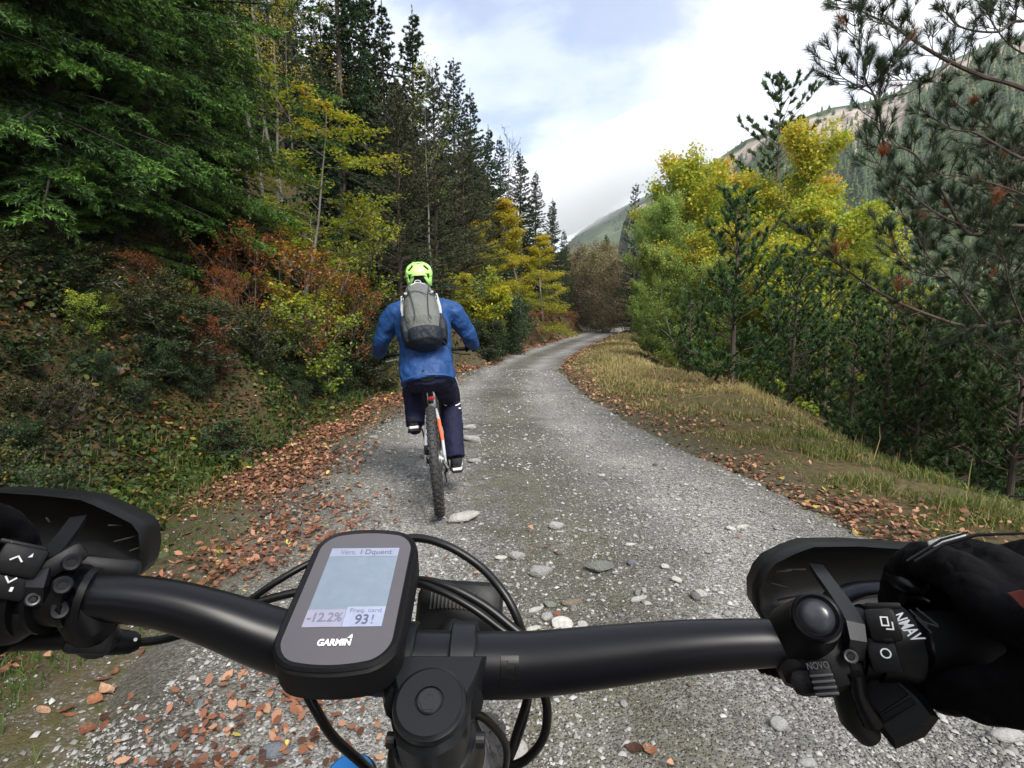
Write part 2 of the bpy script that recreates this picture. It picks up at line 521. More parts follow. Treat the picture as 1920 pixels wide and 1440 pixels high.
sepe = t.node('ShaderNodeSeparateColor'); t.link(v3.outputs['Color'], sepe.inputs[0])
base = t.mix(mid, (0.128, 0.112, 0.088), (0.205, 0.195, 0.172))
peb = t.ramp(sepd.outputs[0], [(0.0, (0.075, 0.072, 0.068)), (0.35, (0.16, 0.155, 0.145)), (0.75, (0.30, 0.295, 0.28)), (1.0, (0.56, 0.55, 0.52))])
c = t.mix(0.62, base, peb)
peb2 = t.ramp(sepc.outputs[1], [(0.0, (0.17, 0.155, 0.135)), (0.6, (0.27, 0.27, 0.26)), (0.9, (0.40, 0.40, 0.40)), (1.0, (0.62, 0.61, 0.58))])
pm = t.math('MULTIPLY', t.math('GREATER_THAN', sepc.outputs[0], 0.55), t.math('LESS_THAN', v1.outputs['Distance'], 0.40))
c = t.mix(t.math('MULTIPLY', pm, 0.8), c, peb2)
pm3 = t.math('MULTIPLY', t.math('GREATER_THAN', sepe.outputs[0], 0.86), t.math('LESS_THAN', v3.outputs['Distance'], 0.34))
c = t.mix(t.math('MULTIPLY', pm3, 0.75), c, t.ramp(sepe.outputs[1], [(0.0, (0.2, 0.18, 0.15)), (1.0, (0.42, 0.42, 0.41))]))
# brown earth and a thin green strip between the wheel tracks
strip = t.ramp(t.math('ADD', au.outputs['Fac'], t.math('MULTIPLY', t.math('SUBTRACT', mid, 0.5), 0.35)), [(0.36, 0.0), (0.45, 0.95), (0.58, 0.95), (0.68, 0.0)])
earth = t.mix(t.ramp(fine, [(0.45, 0.0), (0.6, 1.0)]), (0.120, 0.110, 0.068), (0.175, 0.158, 0.090))
c = t.mix(t.math('MULTIPLY', strip, t.ramp(mid, [(0.35, 0.25), (0.65, 0.85)])), c, earth)
side = t.ramp(t.math('ADD', au.outputs['Fac'], t.math('MULTIPLY', t.math('SUBTRACT', mid, 0.5), 0.3)), [(0.02, 0.9), (0.24, 0.0), (0.90, 0.0), (1.0, 0.6)])
green = t.mix(t.ramp(mid, [(0.4, 0.0), (0.6, 1.0)]), (0.125, 0.105, 0.075), (0.105, 0.105, 0.055))
c = t.mix(t.math('MULTIPLY', side, 0.8), c, green)
damp = t.ramp(big, [(0.35, 0.66), (0.6, 1.08)])
c = t.mix(1.0, c, damp, 'MULTIPLY')
trk = t.ramp(t.math('ADD', au.outputs['Fac'], t.math('MULTIPLY', t.math('SUBTRACT', big, 0.5), 0.12)), [(0.05, 0.74), (0.26, 1.24), (0.41, 0.72), (0.60, 0.74), (0.76, 1.20), (0.95, 0.76)])
c = t.mix(1.0, c, trk, 'MULTIPLY')
dome = t.math('SUBTRACT', 1.0, t.math('MULTIPLY', v1.outputs['Distance'], 2.0), clamp=True)
dome2 = t.math('SUBTRACT', 1.0, t.math('MULTIPLY', v2.outputs['Distance'], 2.0), clamp=True)
hh = t.math('ADD', t.math('MULTIPLY', t.math('MULTIPLY', dome, pm), 0.9), t.math('ADD', t.math('MULTIPLY', dome2, 0.55), t.math('MULTIPLY', fine, 0.5)))
principled(t, o, c, 0.82, 0, 0.35, bump_of(t, hh, 1.0, 0.018))
me = npmesh('gravel_road', V, Fc, {'across': UU.ravel()}, True)
road = link('gravel_road', me, m)
tag(road, 'rough grey gravel forest track bending right between the trees', None, None, 'structure')

# ------------------------------------------------------------------ mountains
def ridge_mesh(name, pix, base, Dt, Db, rows, rough, seed):
    """slope from a foot line up to a ridge line given by azimuth; each column is a true 3-D slope"""
    rg = np.random.default_rng(seed)
    us_ = np.arange(pix[0][0], pix[-1][0] + 1, 6.0)
    vr = np.interp(us_, [p[0] for p in pix], [p[1] for p in pix])
    vb = np.interp(us_, [p[0] for p in base], [p[1] for p in base])
    dt = np.interp(us_, [p[0] for p in Dt], [p[1] for p in Dt]) 
    db = np.interp(us_, [p[0] for p in Db], [p[1] for p in Db])
    P = np.zeros((rows + 3, len(us_), 3))
    for k, u in enumerate(us_):
        top = AT(u, vr[k], dt[k]); bot = AT(u, vb[k], db[k])
        for j in range(rows + 1):
            s = j / rows
            q = bot.lerp(top, s)
            gl = math.sin(u * 0.021 + s * 3 + seed) * 0.5 + math.sin(u * 0.053 + 1.3 * seed) * 0.35 + math.sin(u * 0.11 + s * 5) * 0.15
            q.y += gl * rough * math.sin(math.pi * s) * 1.5
            q.z += noise.fractal(Vector((q.x, q.y, q.z)) * 0.02, 0.9, 2.1, 5) * rough * 0.35 * (0.25 + math.sin(math.pi * s))
            P[j, k] = q
        P[rows + 1, k] = top + Vector((0, 40, -12)); P[rows + 2, k] = top + Vector((0, 160, -150))
    nr, nc = P.shape[:2]
    i = np.arange(nc - 1)[None, :] + np.arange(nr - 1)[:, None] * nc
    Fc = np.stack([i, i + 1, i + 1 + nc, i + nc], -1).reshape(-1, 4)
    return P, npmesh(name, P.reshape(-1, 3), Fc, None, True)
m, t, o = new_mat('mountain_rock')
g = t.node('ShaderNodeNewGeometry'); gp = g.outputs['Position']
st = t.noise(t.mapping(gp, (0.05, 0.05, 0.012)), 2.0, 6, 0.7, 0.5)
st2 = t.noise(gp, 0.022, 5, 0.6)
rock = t.ramp(st, [(0.34, (0.15, 0.12, 0.10)), (0.5, (0.35, 0.295, 0.25)), (0.66, (0.50, 0.43, 0.37))])
veg = t.ramp(st2, [(0.35, (0.035, 0.060, 0.030)), (0.6, (0.075, 0.105, 0.045)), (0.75, (0.16, 0.17, 0.07))])
at_ = t.node('ShaderNodeAttribute'); at_.attribute_name = 'rock'
c = t.mix(at_.outputs['Fac'], veg, rock)
principled(t, o, c, 0.95, 0, 0.1, bump_of(t, st, 0.8, 3.0))
M_MTN = m
pixR = [(1180, 395), (1250, 350), (1310, 325), (1350, 295), (1400, 262), (1450, 240), (1500, 226), (1560, 203), (1620, 190), (1680, 172), (1740, 135), (1800, 105), (1860, 82), (1920, 62), (2100, 20), (2400, -60), (2900, -80)]
baseR = [(1180, 640), (1500, 650), (1650, 650), (1920, 650), (2900, 650)]
PR, meR = ridge_mesh('mountain', pixR, baseR, [(1180, 620), (1500, 470), (1900, 400), (2900, 380)], [(1180, 330), (1500, 230), (1650, 175), (1920, 150), (2900, 140)], 46, 16, 2)
nr, nc = PR.shape[:2]
rockA = np.zeros((nr, nc))
for k in range(nc):
    u = pixR[0][0] + 6 * k
    amp = np.interp(u, [1300, 1490, 1520, 1600, 1640, 1690, 1740, 1800, 2400], [0.14, 0.22, 0.30, 0.33, 0.28, 0.34, 0.18, 0.10, 0.15])
    for j in range(nr):
        s = j / (nr - 3)
        w_ = 0.05 * math.sin(k * 0.35) + 0.04 * math.sin(k * 0.9 + 1)
        rockA[j, k] = 1.0 if 1 - amp + w_ < s < 0.955 + 0.02 * math.sin(k * 0.7) else 0.0
    rockA[:, k] *= 1.0 if noise.noise(Vector((k * 0.12, 3.1, 0))) > -0.35 else 0.3
meR.attributes.new('rock', 'FLOAT', 'POINT').data.foreach_set('value', rockA.ravel().astype(np.float32))
mountain = link('mountain', meR, M_MTN)
tag(mountain, 'steep forested mountain with a band of pinkish cliffs under its ridge', None, None, 'structure')
pixL = [(940, 560), (1000, 520), (1060, 462), (1090, 432), (1120, 412), (1160, 392), (1200, 372), (1260, 340), (1340, 300), (1420, 285), (1600, 270)]
PL, meL = ridge_mesh('hill', pixL, [(940, 640), (1600, 640)], [(940, 1500), (1600, 1300)], [(940, 600), (1600, 600)], 30, 30, 5)
meL.attributes.new('rock', 'FLOAT', 'POINT').data.foreach_set('value', np.zeros(len(meL.vertices), dtype=np.float32))
hill = link('hill', meL, M_MTN)
tag(hill, 'distant hill whose green flank rises into low cloud', None, None, 'structure')

def forest_on(P, n, h0, h1, sel, seed):
    """low conifers scattered over a slope, one mesh"""
    rg = np.random.default_rng(seed); nr, nc = P.shape[:2]
    A = []
    while len(A) < n:
        j = rg.uniform(0, nr - 4); k = rg.uniform(0, nc - 2)
        if not sel(j / (nr - 3), k, rg): continue
        j0, k0 = int(j), int(k); a, b = j - j0, k - k0
        p = P[j0, k0] * (1 - a) * (1 - b) + P[j0 + 1, k0] * a * (1 - b) + P[j0, k0 + 1] * (1 - a) * b + P[j0 + 1, k0 + 1] * a * b
        A.append(p)
    A = np.array(A); h = rg.uniform(h0, h1, n); r = h * rg.uniform(0.17, 0.27, n)
    tiers = 4; sides = 6; Vs = []; Fs = []; rn = []
    tone = rg.uniform(0, 1, n)
    vi = 0
    for tt in range(tiers):
        zb = h * (0.05 + 0.23 * tt); zt = zb + h * 0.42; rr = r * (1 - 0.22 * tt)
        if tt == tiers - 1: zt = h
        ang = rg.uniform(0, 6.28, n)
        tip = A + np.stack([rg.normal(0, 0.05, n) * r, rg.normal(0, 0.05, n) * r, zt], 1)
        ringv = []
        for s_ in range(sides):
            a = ang + 2 * math.pi * s_ / sides
            q = rr * rg.uniform(0.65, 1.25, n)
            ringv.append(A + np.stack([np.cos(a) * q, np.sin(a) * q, zb + rg.normal(0, 0.04, n) * h], 1))
        blk = np.concatenate([tip] + ringv, 0)
        Vs.append(blk)
        idx = np.arange(n)
        for s_ in range(sides):
            Fs.append(np.stack([vi + idx, vi + n * (1 + s_) + idx, vi + n * (1 + (s_ + 1) % sides) + idx], 1)); rn.append(np.clip(tone + rg.normal(0, 0.08, n), 0, 1))
        vi += n * (sides + 1)
    return npmesh('treeline', np.concatenate(Vs), np.concatenate(Fs), {'rnd': np.concatenate(rn)})
M_FARWOOD = leafmat('far_forest', [(0.0, (0.026, 0.052, 0.028)), (0.5, (0.048, 0.090, 0.040)), (0.85, (0.078, 0.125, 0.050)), (1.0, (0.17, 0.16, 0.06))], 0.15, 0.8, 0.0)
def selR(s, k, rg):
    kk = min(int(k), nc - 1); jj = min(int(s * (nr - 3)), nr - 1)
    return rg.uniform() < (0.12 if rockA[jj, kk] > 0.5 else 1.0)
o_ = link('forest_treeline', forest_on(PR, 17000, 3.5, 7.5, selR, 4), M_FARWOOD)
tag(o_, 'dense conifer forest covering the mountainside across the valley', None, None, 'stuff')
def selL(s, k, rg):
    return noise.noise(Vector((k * 0.14, s * 5, 7.7))) > -0.05
o_ = link('hill_treeline', forest_on(PL, 5000, 7, 12, selL, 9), M_FARWOOD)
tag(o_, 'far conifer woods on the hill that fades into cloud', None, None, 'stuff')
# ------------------------------------------------------------------ tree generators
M_BARK = barkmat('bark', (0.105, 0.082, 0.065), (0.13, 0.115, 0.10))
M_BARKG = barkmat('grey_bark', (0.13, 0.12, 0.10), (0.19, 0.18, 0.16), 5)
M_BARKP = barkmat('pine_bark', (0.075, 0.055, 0.045), (0.10, 0.08, 0.068), 12)
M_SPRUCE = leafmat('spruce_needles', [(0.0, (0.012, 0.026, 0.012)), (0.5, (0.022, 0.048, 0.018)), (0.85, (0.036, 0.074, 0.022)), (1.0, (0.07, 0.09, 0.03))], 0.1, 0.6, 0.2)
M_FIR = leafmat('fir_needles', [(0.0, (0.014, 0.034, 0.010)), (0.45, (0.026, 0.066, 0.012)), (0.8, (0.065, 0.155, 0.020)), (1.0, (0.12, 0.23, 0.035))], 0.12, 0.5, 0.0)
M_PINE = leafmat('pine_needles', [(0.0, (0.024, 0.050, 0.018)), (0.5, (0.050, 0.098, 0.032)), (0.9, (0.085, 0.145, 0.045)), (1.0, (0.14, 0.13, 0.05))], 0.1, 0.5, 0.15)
M_PINEN = leafmat('near_pine_needles', [(0.0, (0.018, 0.036, 0.018)), (0.5, (0.034, 0.060, 0.026)), (0.9, (0.055, 0.085, 0.036)), (0.93, (0.20, 0.075, 0.03)), (1.0, (0.24, 0.09, 0.035))], 0.12, 0.45, 0.0)
M_OLIVE = leafmat('olive_pine_needles', [(0.0, (0.032, 0.042, 0.020)), (0.5, (0.058, 0.068, 0.032)), (1.0, (0.115, 0.105, 0.055))], 0.12, 0.6, 0.15)
M_GREENL = leafmat('green_leaves', [(0.0, (0.08, 0.14, 0.03)), (0.4, (0.17, 0.25, 0.06)), (0.8, (0.29, 0.36, 0.09)), (1.0, (0.46, 0.40, 0.08))], 0.42, 0.5, 0.08)
M_LIMEL = leafmat('lime_leaves', [(0.0, (0.11, 0.18, 0.022)), (0.45, (0.23, 0.30, 0.034)), (0.75, (0.40, 0.40, 0.045)), (1.0, (0.56, 0.34, 0.05))], 0.45, 0.5, 0.08)
M_YELL = leafmat('yellow_leaves', [(0.0, (0.14, 0.18, 0.02)), (0.35, (0.30, 0.31, 0.03)), (0.7, (0.50, 0.42, 0.04)), (1.0, (0.52, 0.24, 0.03))], 0.45, 0.5, 0.1)
M_ORNG = leafmat('orange_leaves', [(0.0, (0.085, 0.030, 0.014)), (0.35, (0.20, 0.060, 0.020)), (0.65, (0.34, 0.125, 0.025)), (0.85, (0.40, 0.24, 0.035)), (1.0, (0.30, 0.30, 0.05))], 0.4, 0.5, 0.1)
M_BROWNL = leafmat('brown_leaves', [(0.0, (0.10, 0.085, 0.050)), (0.5, (0.17, 0.135, 0.075)), (0.8, (0.20, 0.20, 0.07)), (1.0, (0.32, 0.22, 0.08))], 0.25, 0.7, 0.1)
M_DARKL = leafmat('shrub_leaves', [(0.0, (0.014, 0.030, 0.012)), (0.5, (0.030, 0.056, 0.020)), (0.85, (0.055, 0.085, 0.028)), (1.0, (0.16, 0.14, 0.03))], 0.25, 0.5, 0.15)

def brush(P, D, L, n, ln, w, spread, rg, up=0.0):
    """n flat needles round each twig. P, D (N,3); L (N,)"""
    N = len(P); D = norm(D)
    t = rg.uniform(0, 1, (N, n, 1)); base = P[:, None] + D[:, None] * (L[:, None, None] * t)
    rv = norm(rg.normal(size=(N, n, 3))); rv = norm(rv - D[:, None] * np.sum(rv * D[:, None], -1, keepdims=True))
    rv[..., 2] += up
    a = spread * rg.uniform(0.6, 1.25, (N, n, 1))
    d = norm(D[:, None] * np.cos(a) + rv * np.sin(a))
    s = norm(np.cross(d, rg.normal(size=(N, n, 3)))) * (w / 2)
    l = ln * rg.uniform(0.7, 1.25, (N, n, 1))
    tri = np.stack([base - s, base + s, base + d * l], 2)      # N,n,3,3
    V = tri.reshape(-1, 3); Fc = np.arange(len(V)).reshape(-1, 3)
    return V, Fc
def strips(Ps, Rs, sides=3):
    """many polylines (N,K,3) as thin tubes; Rs (N,K)"""
    Ps = np.asarray(Ps); N, K, _ = Ps.shape
    D = norm(np.gradient(Ps, axis=1)); ref = np.where(np.abs(D[..., 2:3]) < 0.9, np.array([0, 0, 1.0]), np.array([1.0, 0, 0]))
    X = norm(np.cross(D, ref)); Y = np.cross(D, X)
    V = np.stack([Ps + (X * math.cos(2 * math.pi * k / sides) + Y * math.sin(2 * math.pi * k / sides)) * Rs[..., None] for k in range(sides)], 2)
    b = (np.arange(N)[:, None, None] * K + np.arange(K - 1)[None, :, None]) * sides; k = np.arange(sides)[None, None, :]; k2 = (k + 1) % sides
    Fc = np.stack([b + k, b + k2, b + sides + k2, b + sides + k], -1).reshape(-1, 4)
    return V.reshape(-1, 3), Fc
def joinparts(parts):
    Vs = []; Fs = []; n = 0
    for V, Fc in parts:
        Vs.append(V); Fs.append(Fc + n); n += len(V)
    return np.concatenate(Vs), np.concatenate(Fs)

def conifer(seed, Ht, R, first=0.06, gap=0.34, per=6, tgap=0.16, tl=0.42, nn=10, ln=0.10, w=0.028, up=0.25, droop=0.45, tip=0.25,
            spread=0.8, shape=0.75, dens=1.0, twig_hang=0.25, start=0.1, ragged=0.15, trunk_r=None, lean=0.0, topcut=0.97, sub=0):
    """returns trunk mesh, crown mesh"""
    rg = np.random.default_rng(seed)
    K = 7; ts = np.linspace(0, 1, K)
    tr = trunk_r or Ht * 0.011 + 0.02
    zs = np.linspace(-0.6, Ht, 14)
    wob = np.stack([np.sin(zs * 0.6 + seed) * 0.03 * Ht * 0.06 + lean * zs, np.cos(zs * 0.5 + seed * 2) * 0.03 * Ht * 0.06, zs], 1)
    parts = []
    tv = MB(); tv.tube(wob, [tr * max(0.06, 1 - max(z, 0) / Ht) ** 0.9 + (0.25 * tr if z < 0.3 else 0) for z in zs], 8)
    P = []; D = []; L = []; BP = []; BR = []; rn = []
    z = Ht * first
    while z < Ht * topcut:
        f = (z / Ht - first) / (1 - first)
        n = max(3, int(per * (1 - 0.4 * f) * dens * rg.uniform(0.7, 1.2)))
        for q in range(n):
            a = rg.uniform(0, 6.283)
            bl = R * ((1 - f) ** shape) * rg.uniform(1 - ragged * 2, 1 + ragged) * (0.72 + 0.28 * min(1, f * 6)) + 0.05
            z0 = z + rg.uniform(-gap, gap) * 0.5
            u_, d_, tp = up * (0.4 + f * 1.4), droop * (1.15 - f * 0.9), tip
            rr = ts * bl; hz = bl * (u_ * ts - d_ * ts ** 2 + tp * ts ** 3)
            az = a + rg.normal(0, 0.10) * ts
            cx = np.interp(z0, zs, wob[:, 0]); cy = np.interp(z0, zs, wob[:, 1])
            pl = np.stack([cx + np.cos(az) * rr, cy + np.sin(az) * rr, z0 + hz], 1)
            BP.append(pl); BR.append(np.linspace(0.010 + bl * 0.008, 0.004, K))
            nt = max(2, int(bl * (1 - start) / tgap))
            tt = start + (1 - start) * (np.arange(nt) + rg.uniform(0, 1, nt)) / nt
            pos = np.stack([np.interp(tt, ts, pl[:, c_]) for c_ in range(3)], 1)
            fw = norm(pl[-1] - pl[-3] if True else 0)
            sd_ = np.array([-math.sin(a), math.cos(a), 0])
            sg = np.where(np.arange(nt) % 2 == 0, 1, -1)[:, None] * rg.uniform(0.5, 1.2, (nt, 1))
            dd = norm(fw[None] * rg.uniform(0.5, 1.1, (nt, 1)) + sd_[None] * sg + np.array([0, 0, -1]) * twig_hang * rg.uniform(0, 1.6, (nt, 1)) + rg.normal(0, 0.12, (nt, 3)))
            ll = (tl * (1 - tt * 0.55) * rg.uniform(0.5, 1.15, nt)) * min(1, 0.35 + bl / R)
            P.append(pos); D.append(dd); L.append(ll)
            b_ = rg.uniform(0, 1)
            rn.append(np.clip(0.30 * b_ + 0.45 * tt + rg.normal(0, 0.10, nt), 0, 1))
            P.append(pl[-2:-1]); D.append((pl[-1] - pl[-2])[None]); L.append(np.array([bl / K * 1.6])); rn.append(np.array([0.8]))
        z += gap * rg.uniform(0.7, 1.3) * (1 - 0.35 * f)
    P.append(wob[-2:-1]); D.append(np.array([[0, 0, 1.0]])); L.append(np.array([zs[1] - zs[0]])); rn.append(np.array([0.6]))
    P = np.concatenate(P); D = np.concatenate(D); L = np.concatenate(L); rn = np.concatenate(rn)
    if sub:
        D0 = norm(D); sd0 = norm(np.cross(D0, np.array([0, 0, 1.0]) + rg.normal(0, 0.25, D0.shape))); PP = [P]; DD = [D]; LL = [L]; RR = [rn]
        for j in range(sub):
            tq = (j // 2 + rg.uniform(0.3, 0.9, len(P))) / (sub / 2 + 0.3); sg_ = 1 if j % 2 else -1
            PP.append(P + D0 * (L * tq)[:, None]); DD.append(D0 * 0.8 + sd0 * sg_ * rg.uniform(0.6, 1.0, (len(P), 1)) + np.array([0, 0, -0.12])); LL.append(L * 0.5 * (1.1 - tq * 0.6)); RR.append(np.clip(rn + 0.12 * tq, 0, 1))
        P = np.concatenate(PP); D = np.concatenate(DD); L = np.concatenate(LL); rn = np.concatenate(RR)
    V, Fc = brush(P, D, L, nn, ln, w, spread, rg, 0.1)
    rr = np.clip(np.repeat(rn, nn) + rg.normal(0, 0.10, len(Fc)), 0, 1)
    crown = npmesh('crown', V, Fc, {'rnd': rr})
    bv, bf = strips(np.array(BP), np.array(BR))
    tm = tv.mesh('trunk'); tvv = np.array([v.co[:] for v in tm.vertices])
    trunk = bpy.data.meshes.new('trunk')
    nv = len(tvv)
    trunk.from_pydata(np.concatenate([tvv, bv]).tolist(), [], [tuple(p.vertices) for p in tm.polygons] + [tuple(x) for x in (bf + nv).tolist()])
    trunk.update()
    return trunk, crown

def broad(seed, Ht, R, fork=0.25, stems=1, nlimb=14, nsub=7, ntw=5, leaves=26, size=0.09, flat=0.0, upw=0.9, trunk_r=None, crown_lo=0.2, lean=(0, 0), bare=0.0, top=0.5, sprayz=0.10, sprayr=0.22, tipcol=0.35):
    rg = np.random.default_rng(seed)
    tr = trunk_r or Ht * 0.010 + 0.015
    polys = {5: []}; P = []; rn = []
    def poly(p, d, l, r0, r1, bend=0.25, K=5, upb=0.12):
        pts = [np.array(p, float)]; d = norm(np.array(d, float)); st = l / (K - 1)
        for _ in range(K - 1):
            d = norm(d + rg.normal(0, bend / 2, 3) + np.array([0, 0, upb])); pts.append(pts[-1] + d * st)
        pts = np.array(pts); polys[5].append((pts, np.linspace(r0, r1, K))); return pts, d
    mb = MB()
    for s_ in range(stems):
        a = rg.uniform(0, 6.28); out_ = 0.10 + 0.25 * (stems > 1)
        d0 = np.array([math.cos(a) * out_ + lean[0], math.sin(a) * out_ + lean[1], 1.0])
        pts = [np.array([math.cos(a) * 0.12 * (stems > 1), math.sin(a) * 0.12 * (stems > 1), -0.5])]; d = norm(d0)
        hh = Ht * rg.uniform(0.86, 1.0)
        for k in range(9):
            d = norm(d + rg.normal(0, 0.07, 3) + np.array([0, 0, 0.10])); pts.append(pts[-1] + d * (hh + 0.5) / 9)
        pts = np.array(pts); rads = [tr / math.sqrt(stems) * max(0.12, (1 - k / 9)) ** 0.8 for k in range(10)]
        mb.tube(pts, rads, 7)
        for q in range(nlimb):
            f = crown_lo + (1 - crown_lo) * (q + rg.uniform(0, 1)) / nlimb
            f = min(f, 0.985)
            kf = f * 9; k0 = int(kf); p = pts[k0] * (1 - kf + k0) + pts[min(k0 + 1, 9)] * (kf - k0)
            ff = (f - crown_lo) / (1 - crown_lo)
            prof = math.sin(math.pi * (0.18 + 0.74 * ff)) ** 0.8 if top > 0.3 else (1 - ff) ** 0.7
            bl = R * prof * rg.uniform(0.65, 1.15)
            az = q * 2.4 + rg.uniform(-0.6, 0.6)
            up_ = (upw * (0.4 + ff)) * (1 - flat) + flat * 0.15
            lp, ld = poly(p, (math.cos(az), math.sin(az), up_), bl, tr * 0.35 * (1 - f * 0.6) / math.sqrt(stems), 0.007, 0.35, 5, 0.10 * (1 - flat))
            col_l = rg.uniform(0, 1)
            for u in range(nsub):
                g_ = 0.22 + 0.78 * (u + rg.uniform(0, 1)) / nsub; kk = g_ * 4; k1 = min(int(kk), 3); pp = lp[k1] * (1 - kk + k1) + lp[k1 + 1] * (kk - k1)
                dd = norm(lp[min(k1 + 1, 4)] - lp[k1] + 1e-6); sdv = norm(np.cross(dd, np.array([0, 0, 1.0]))) * (1 if u % 2 else -1)
                d2 = norm(dd * 0.7 + sdv * rg.uniform(0.5, 1.1) + np.array([0, 0, rg.normal(0.15, 0.3) * (1 - flat)]))
                sp, sdd = poly(pp, d2, bl * rg.uniform(0.28, 0.5) * (1 - 0.3 * g_), 0.010, 0.004, 0.3, 5, 0.05 * (1 - flat))
                for v in range(ntw):
                    h_ = 0.25 + 0.75 * (v + rg.uniform(0, 1)) / ntw; kk2 = h_ * 4; k2 = min(int(kk2), 3)
                    cc = sp[k2] * (1 - kk2 + k2) + sp[k2 + 1] * (kk2 - k2)
                    if rg.uniform() < bare: continue
                    cnt = max(1, int(leaves * rg.uniform(0.4, 1.4)))
                    off = rg.normal(0, 1, (cnt, 3)) * np.array([sprayr, sprayr, sprayz if flat > 0.3 else sprayr * 0.75]) * (R / 3) ** 0.5
                    P.append(cc + off)
                    rn.append(np.clip(0.28 * col_l + tipcol * ff * rg.uniform(0.3, 1.3) + 0.15 * g_ + rg.normal(0.05, 0.13, cnt), 0, 1))
    if P:
        P = np.concatenate(P); rn = np.concatenate(rn)
    else:
        P = np.zeros((0, 3)); rn = np.zeros(0)
    N = len(P)
    crown = None
    if N:
        nrm = norm(rg.normal(size=(N, 3)) * np.array([1, 1, 0.6]) + np.array([0, 0, 1.0 + flat * 1.6]))
        ax = norm(np.cross(nrm, rg.normal(size=(N, 3)))); bx = np.cross(nrm, ax)
        s_ = size * rg.uniform(0.6, 1.25, (N, 1))
        fold = nrm * s_ * 0.12
        V = np.stack([P - ax * s_ * 0.55, P - bx * s_ * 0.34 + fold, P + ax * s_ * 0.55, P + bx * s_ * 0.34 + fold], 1).reshape(-1, 3)
        crown = npmesh('crown', V, np.arange(4 * N).reshape(-1, 4), {'rnd': rn})
    bp = np.array([p for p, r in polys[5]]); br = np.array([r for p, r in polys[5]])
    bv, bf = strips(bp, br)
    tm = mb.mesh('trunk'); tvv = np.array([v.co[:] for v in tm.vertices]); nv = len(tvv)
    trunk = bpy.data.meshes.new('trunk')
    trunk.from_pydata(np.concatenate([tvv, bv]).tolist(), [], [tuple(p.vertices) for p in tm.polygons] + [tuple(x) for x in (bf + nv).tolist()])
    trunk.update()
    return trunk, crown

def place(kind, name, x, y, htop, label, cat='tree', group=None, sc=None, rot=None, wide=1.0, zoff=0.0):
    """kind = (trunk mesh, crown mesh, nominal height, bark, leaf material)"""
    tm, cm, h0, bm_, lm = kind
    zb = Hs(x, y) + zoff
    s_ = sc if sc else max(0.2, (htop - zb) / h0)
    e = empty(name, (x, y, zb), (0, 0, rot if rot is not None else random.uniform(0, 6.28)), label, cat, group)
    e.scale = (s_ * wide, s_ * wide, s_)
    link('trunk', tm, bm_, e)
    if cm: link('crown', cm, lm, e)
    return e
def up_to(kind, name, u, v, Y, label, **kw):
    """tree whose top is seen at photo pixel (u, v) when it stands Y metres ahead"""
    p = AT(u, v, Y)
    return place(kind, name, p.x, Y, p.z, label, **kw)

K_SP = [conifer(11, 14, 2.6, nn=22, ln=0.13, w=0.05, per=9, gap=0.30, tgap=0.13, shape=0.85) + (14, M_BARK, M_SPRUCE),
        conifer(12, 15, 2.3, nn=22, ln=0.13, w=0.05, per=9, gap=0.32, tgap=0.13, shape=0.8, droop=0.6) + (15, M_BARK, M_SPRUCE),
        conifer(13, 16, 3.3, nn=22, ln=0.13, w=0.05, gap=0.34, per=9, tgap=0.14, shape=0.75, ragged=0.25) + (16, M_BARK, M_SPRUCE)]
K_SPARSE = conifer(14, 15, 2.1, nn=16, ln=0.14, w=0.06, gap=0.42, per=7, shape=0.75, up=0.5, droop=0.2, tip=0.1, ragged=0.25, tl=0.34) + (15, M_BARK, M_SPRUCE)
K_OLIVE = [conifer(15, 12, 3.0, nn=22, gap=0.34, per=9, tgap=0.13, shape=0.6, up=0.55, droop=0.25, tip=0.1, ragged=0.3, ln=0.15, w=0.032, tl=0.5, twig_hang=0.0, start=0.25, spread=0.6) + (12, M_BARKP, M_OLIVE),
           conifer(16, 13, 2.5, nn=22, gap=0.34, per=9, tgap=0.13, shape=0.55, up=0.6, droop=0.3, tip=0.15, ragged=0.3, ln=0.15, w=0.032, tl=0.5, twig_hang=0.0, start=0.22, spread=0.6) + (13, M_BARKP, M_OLIVE)]
K_LONE = conifer(17, 12, 1.7, first=0.3, nn=44, gap=0.40, per=8, shape=0.35, up=0.55, droop=0.3, tip=0.3, ragged=0.4, ln=0.16, w=0.05, tl=0.45, tgap=0.18, twig_hang=-0.6, start=0.55, spread=0.7, topcut=0.98) + (12, M_BARKP, M_PINE)
# young pines with upright bottle-brush shoots
def ypine(seed, Ht, R, nn=60, ln=0.095, w=0.019, **kw):
    a = dict(first=0.04, gap=0.30, per=7, tgap=0.10, tl=0.30, nn=nn, ln=ln, w=w, up=0.55, droop=0.2, tip=0.55, spread=0.75, shape=0.62, twig_hang=-0.9, start=0.38, ragged=0.2)
    a.update(kw)
    return conifer(seed, Ht, R, **a)
K_YP = [ypine(21, 3.8, 1.15) + (3.8, M_BARKP, M_PINE),
        ypine(22, 4.2, 1.3) + (4.2, M_BARKP, M_PINE),
        ypine(23, 3.2, 1.0) + (3.2, M_BARKP, M_PINE)]
K_BEECHY = [broad(31, 11, 3.4, flat=0.75, nlimb=26, nsub=8, ntw=5, leaves=22, size=0.13, crown_lo=0.08, top=0.2) + (11, M_BARKG, M_YELL),
            broad(32, 10, 2.8, flat=0.5, nlimb=22, nsub=7, ntw=5, leaves=20, size=0.12, crown_lo=0.15, top=0.5) + (10, M_BARKG, M_YELL)]
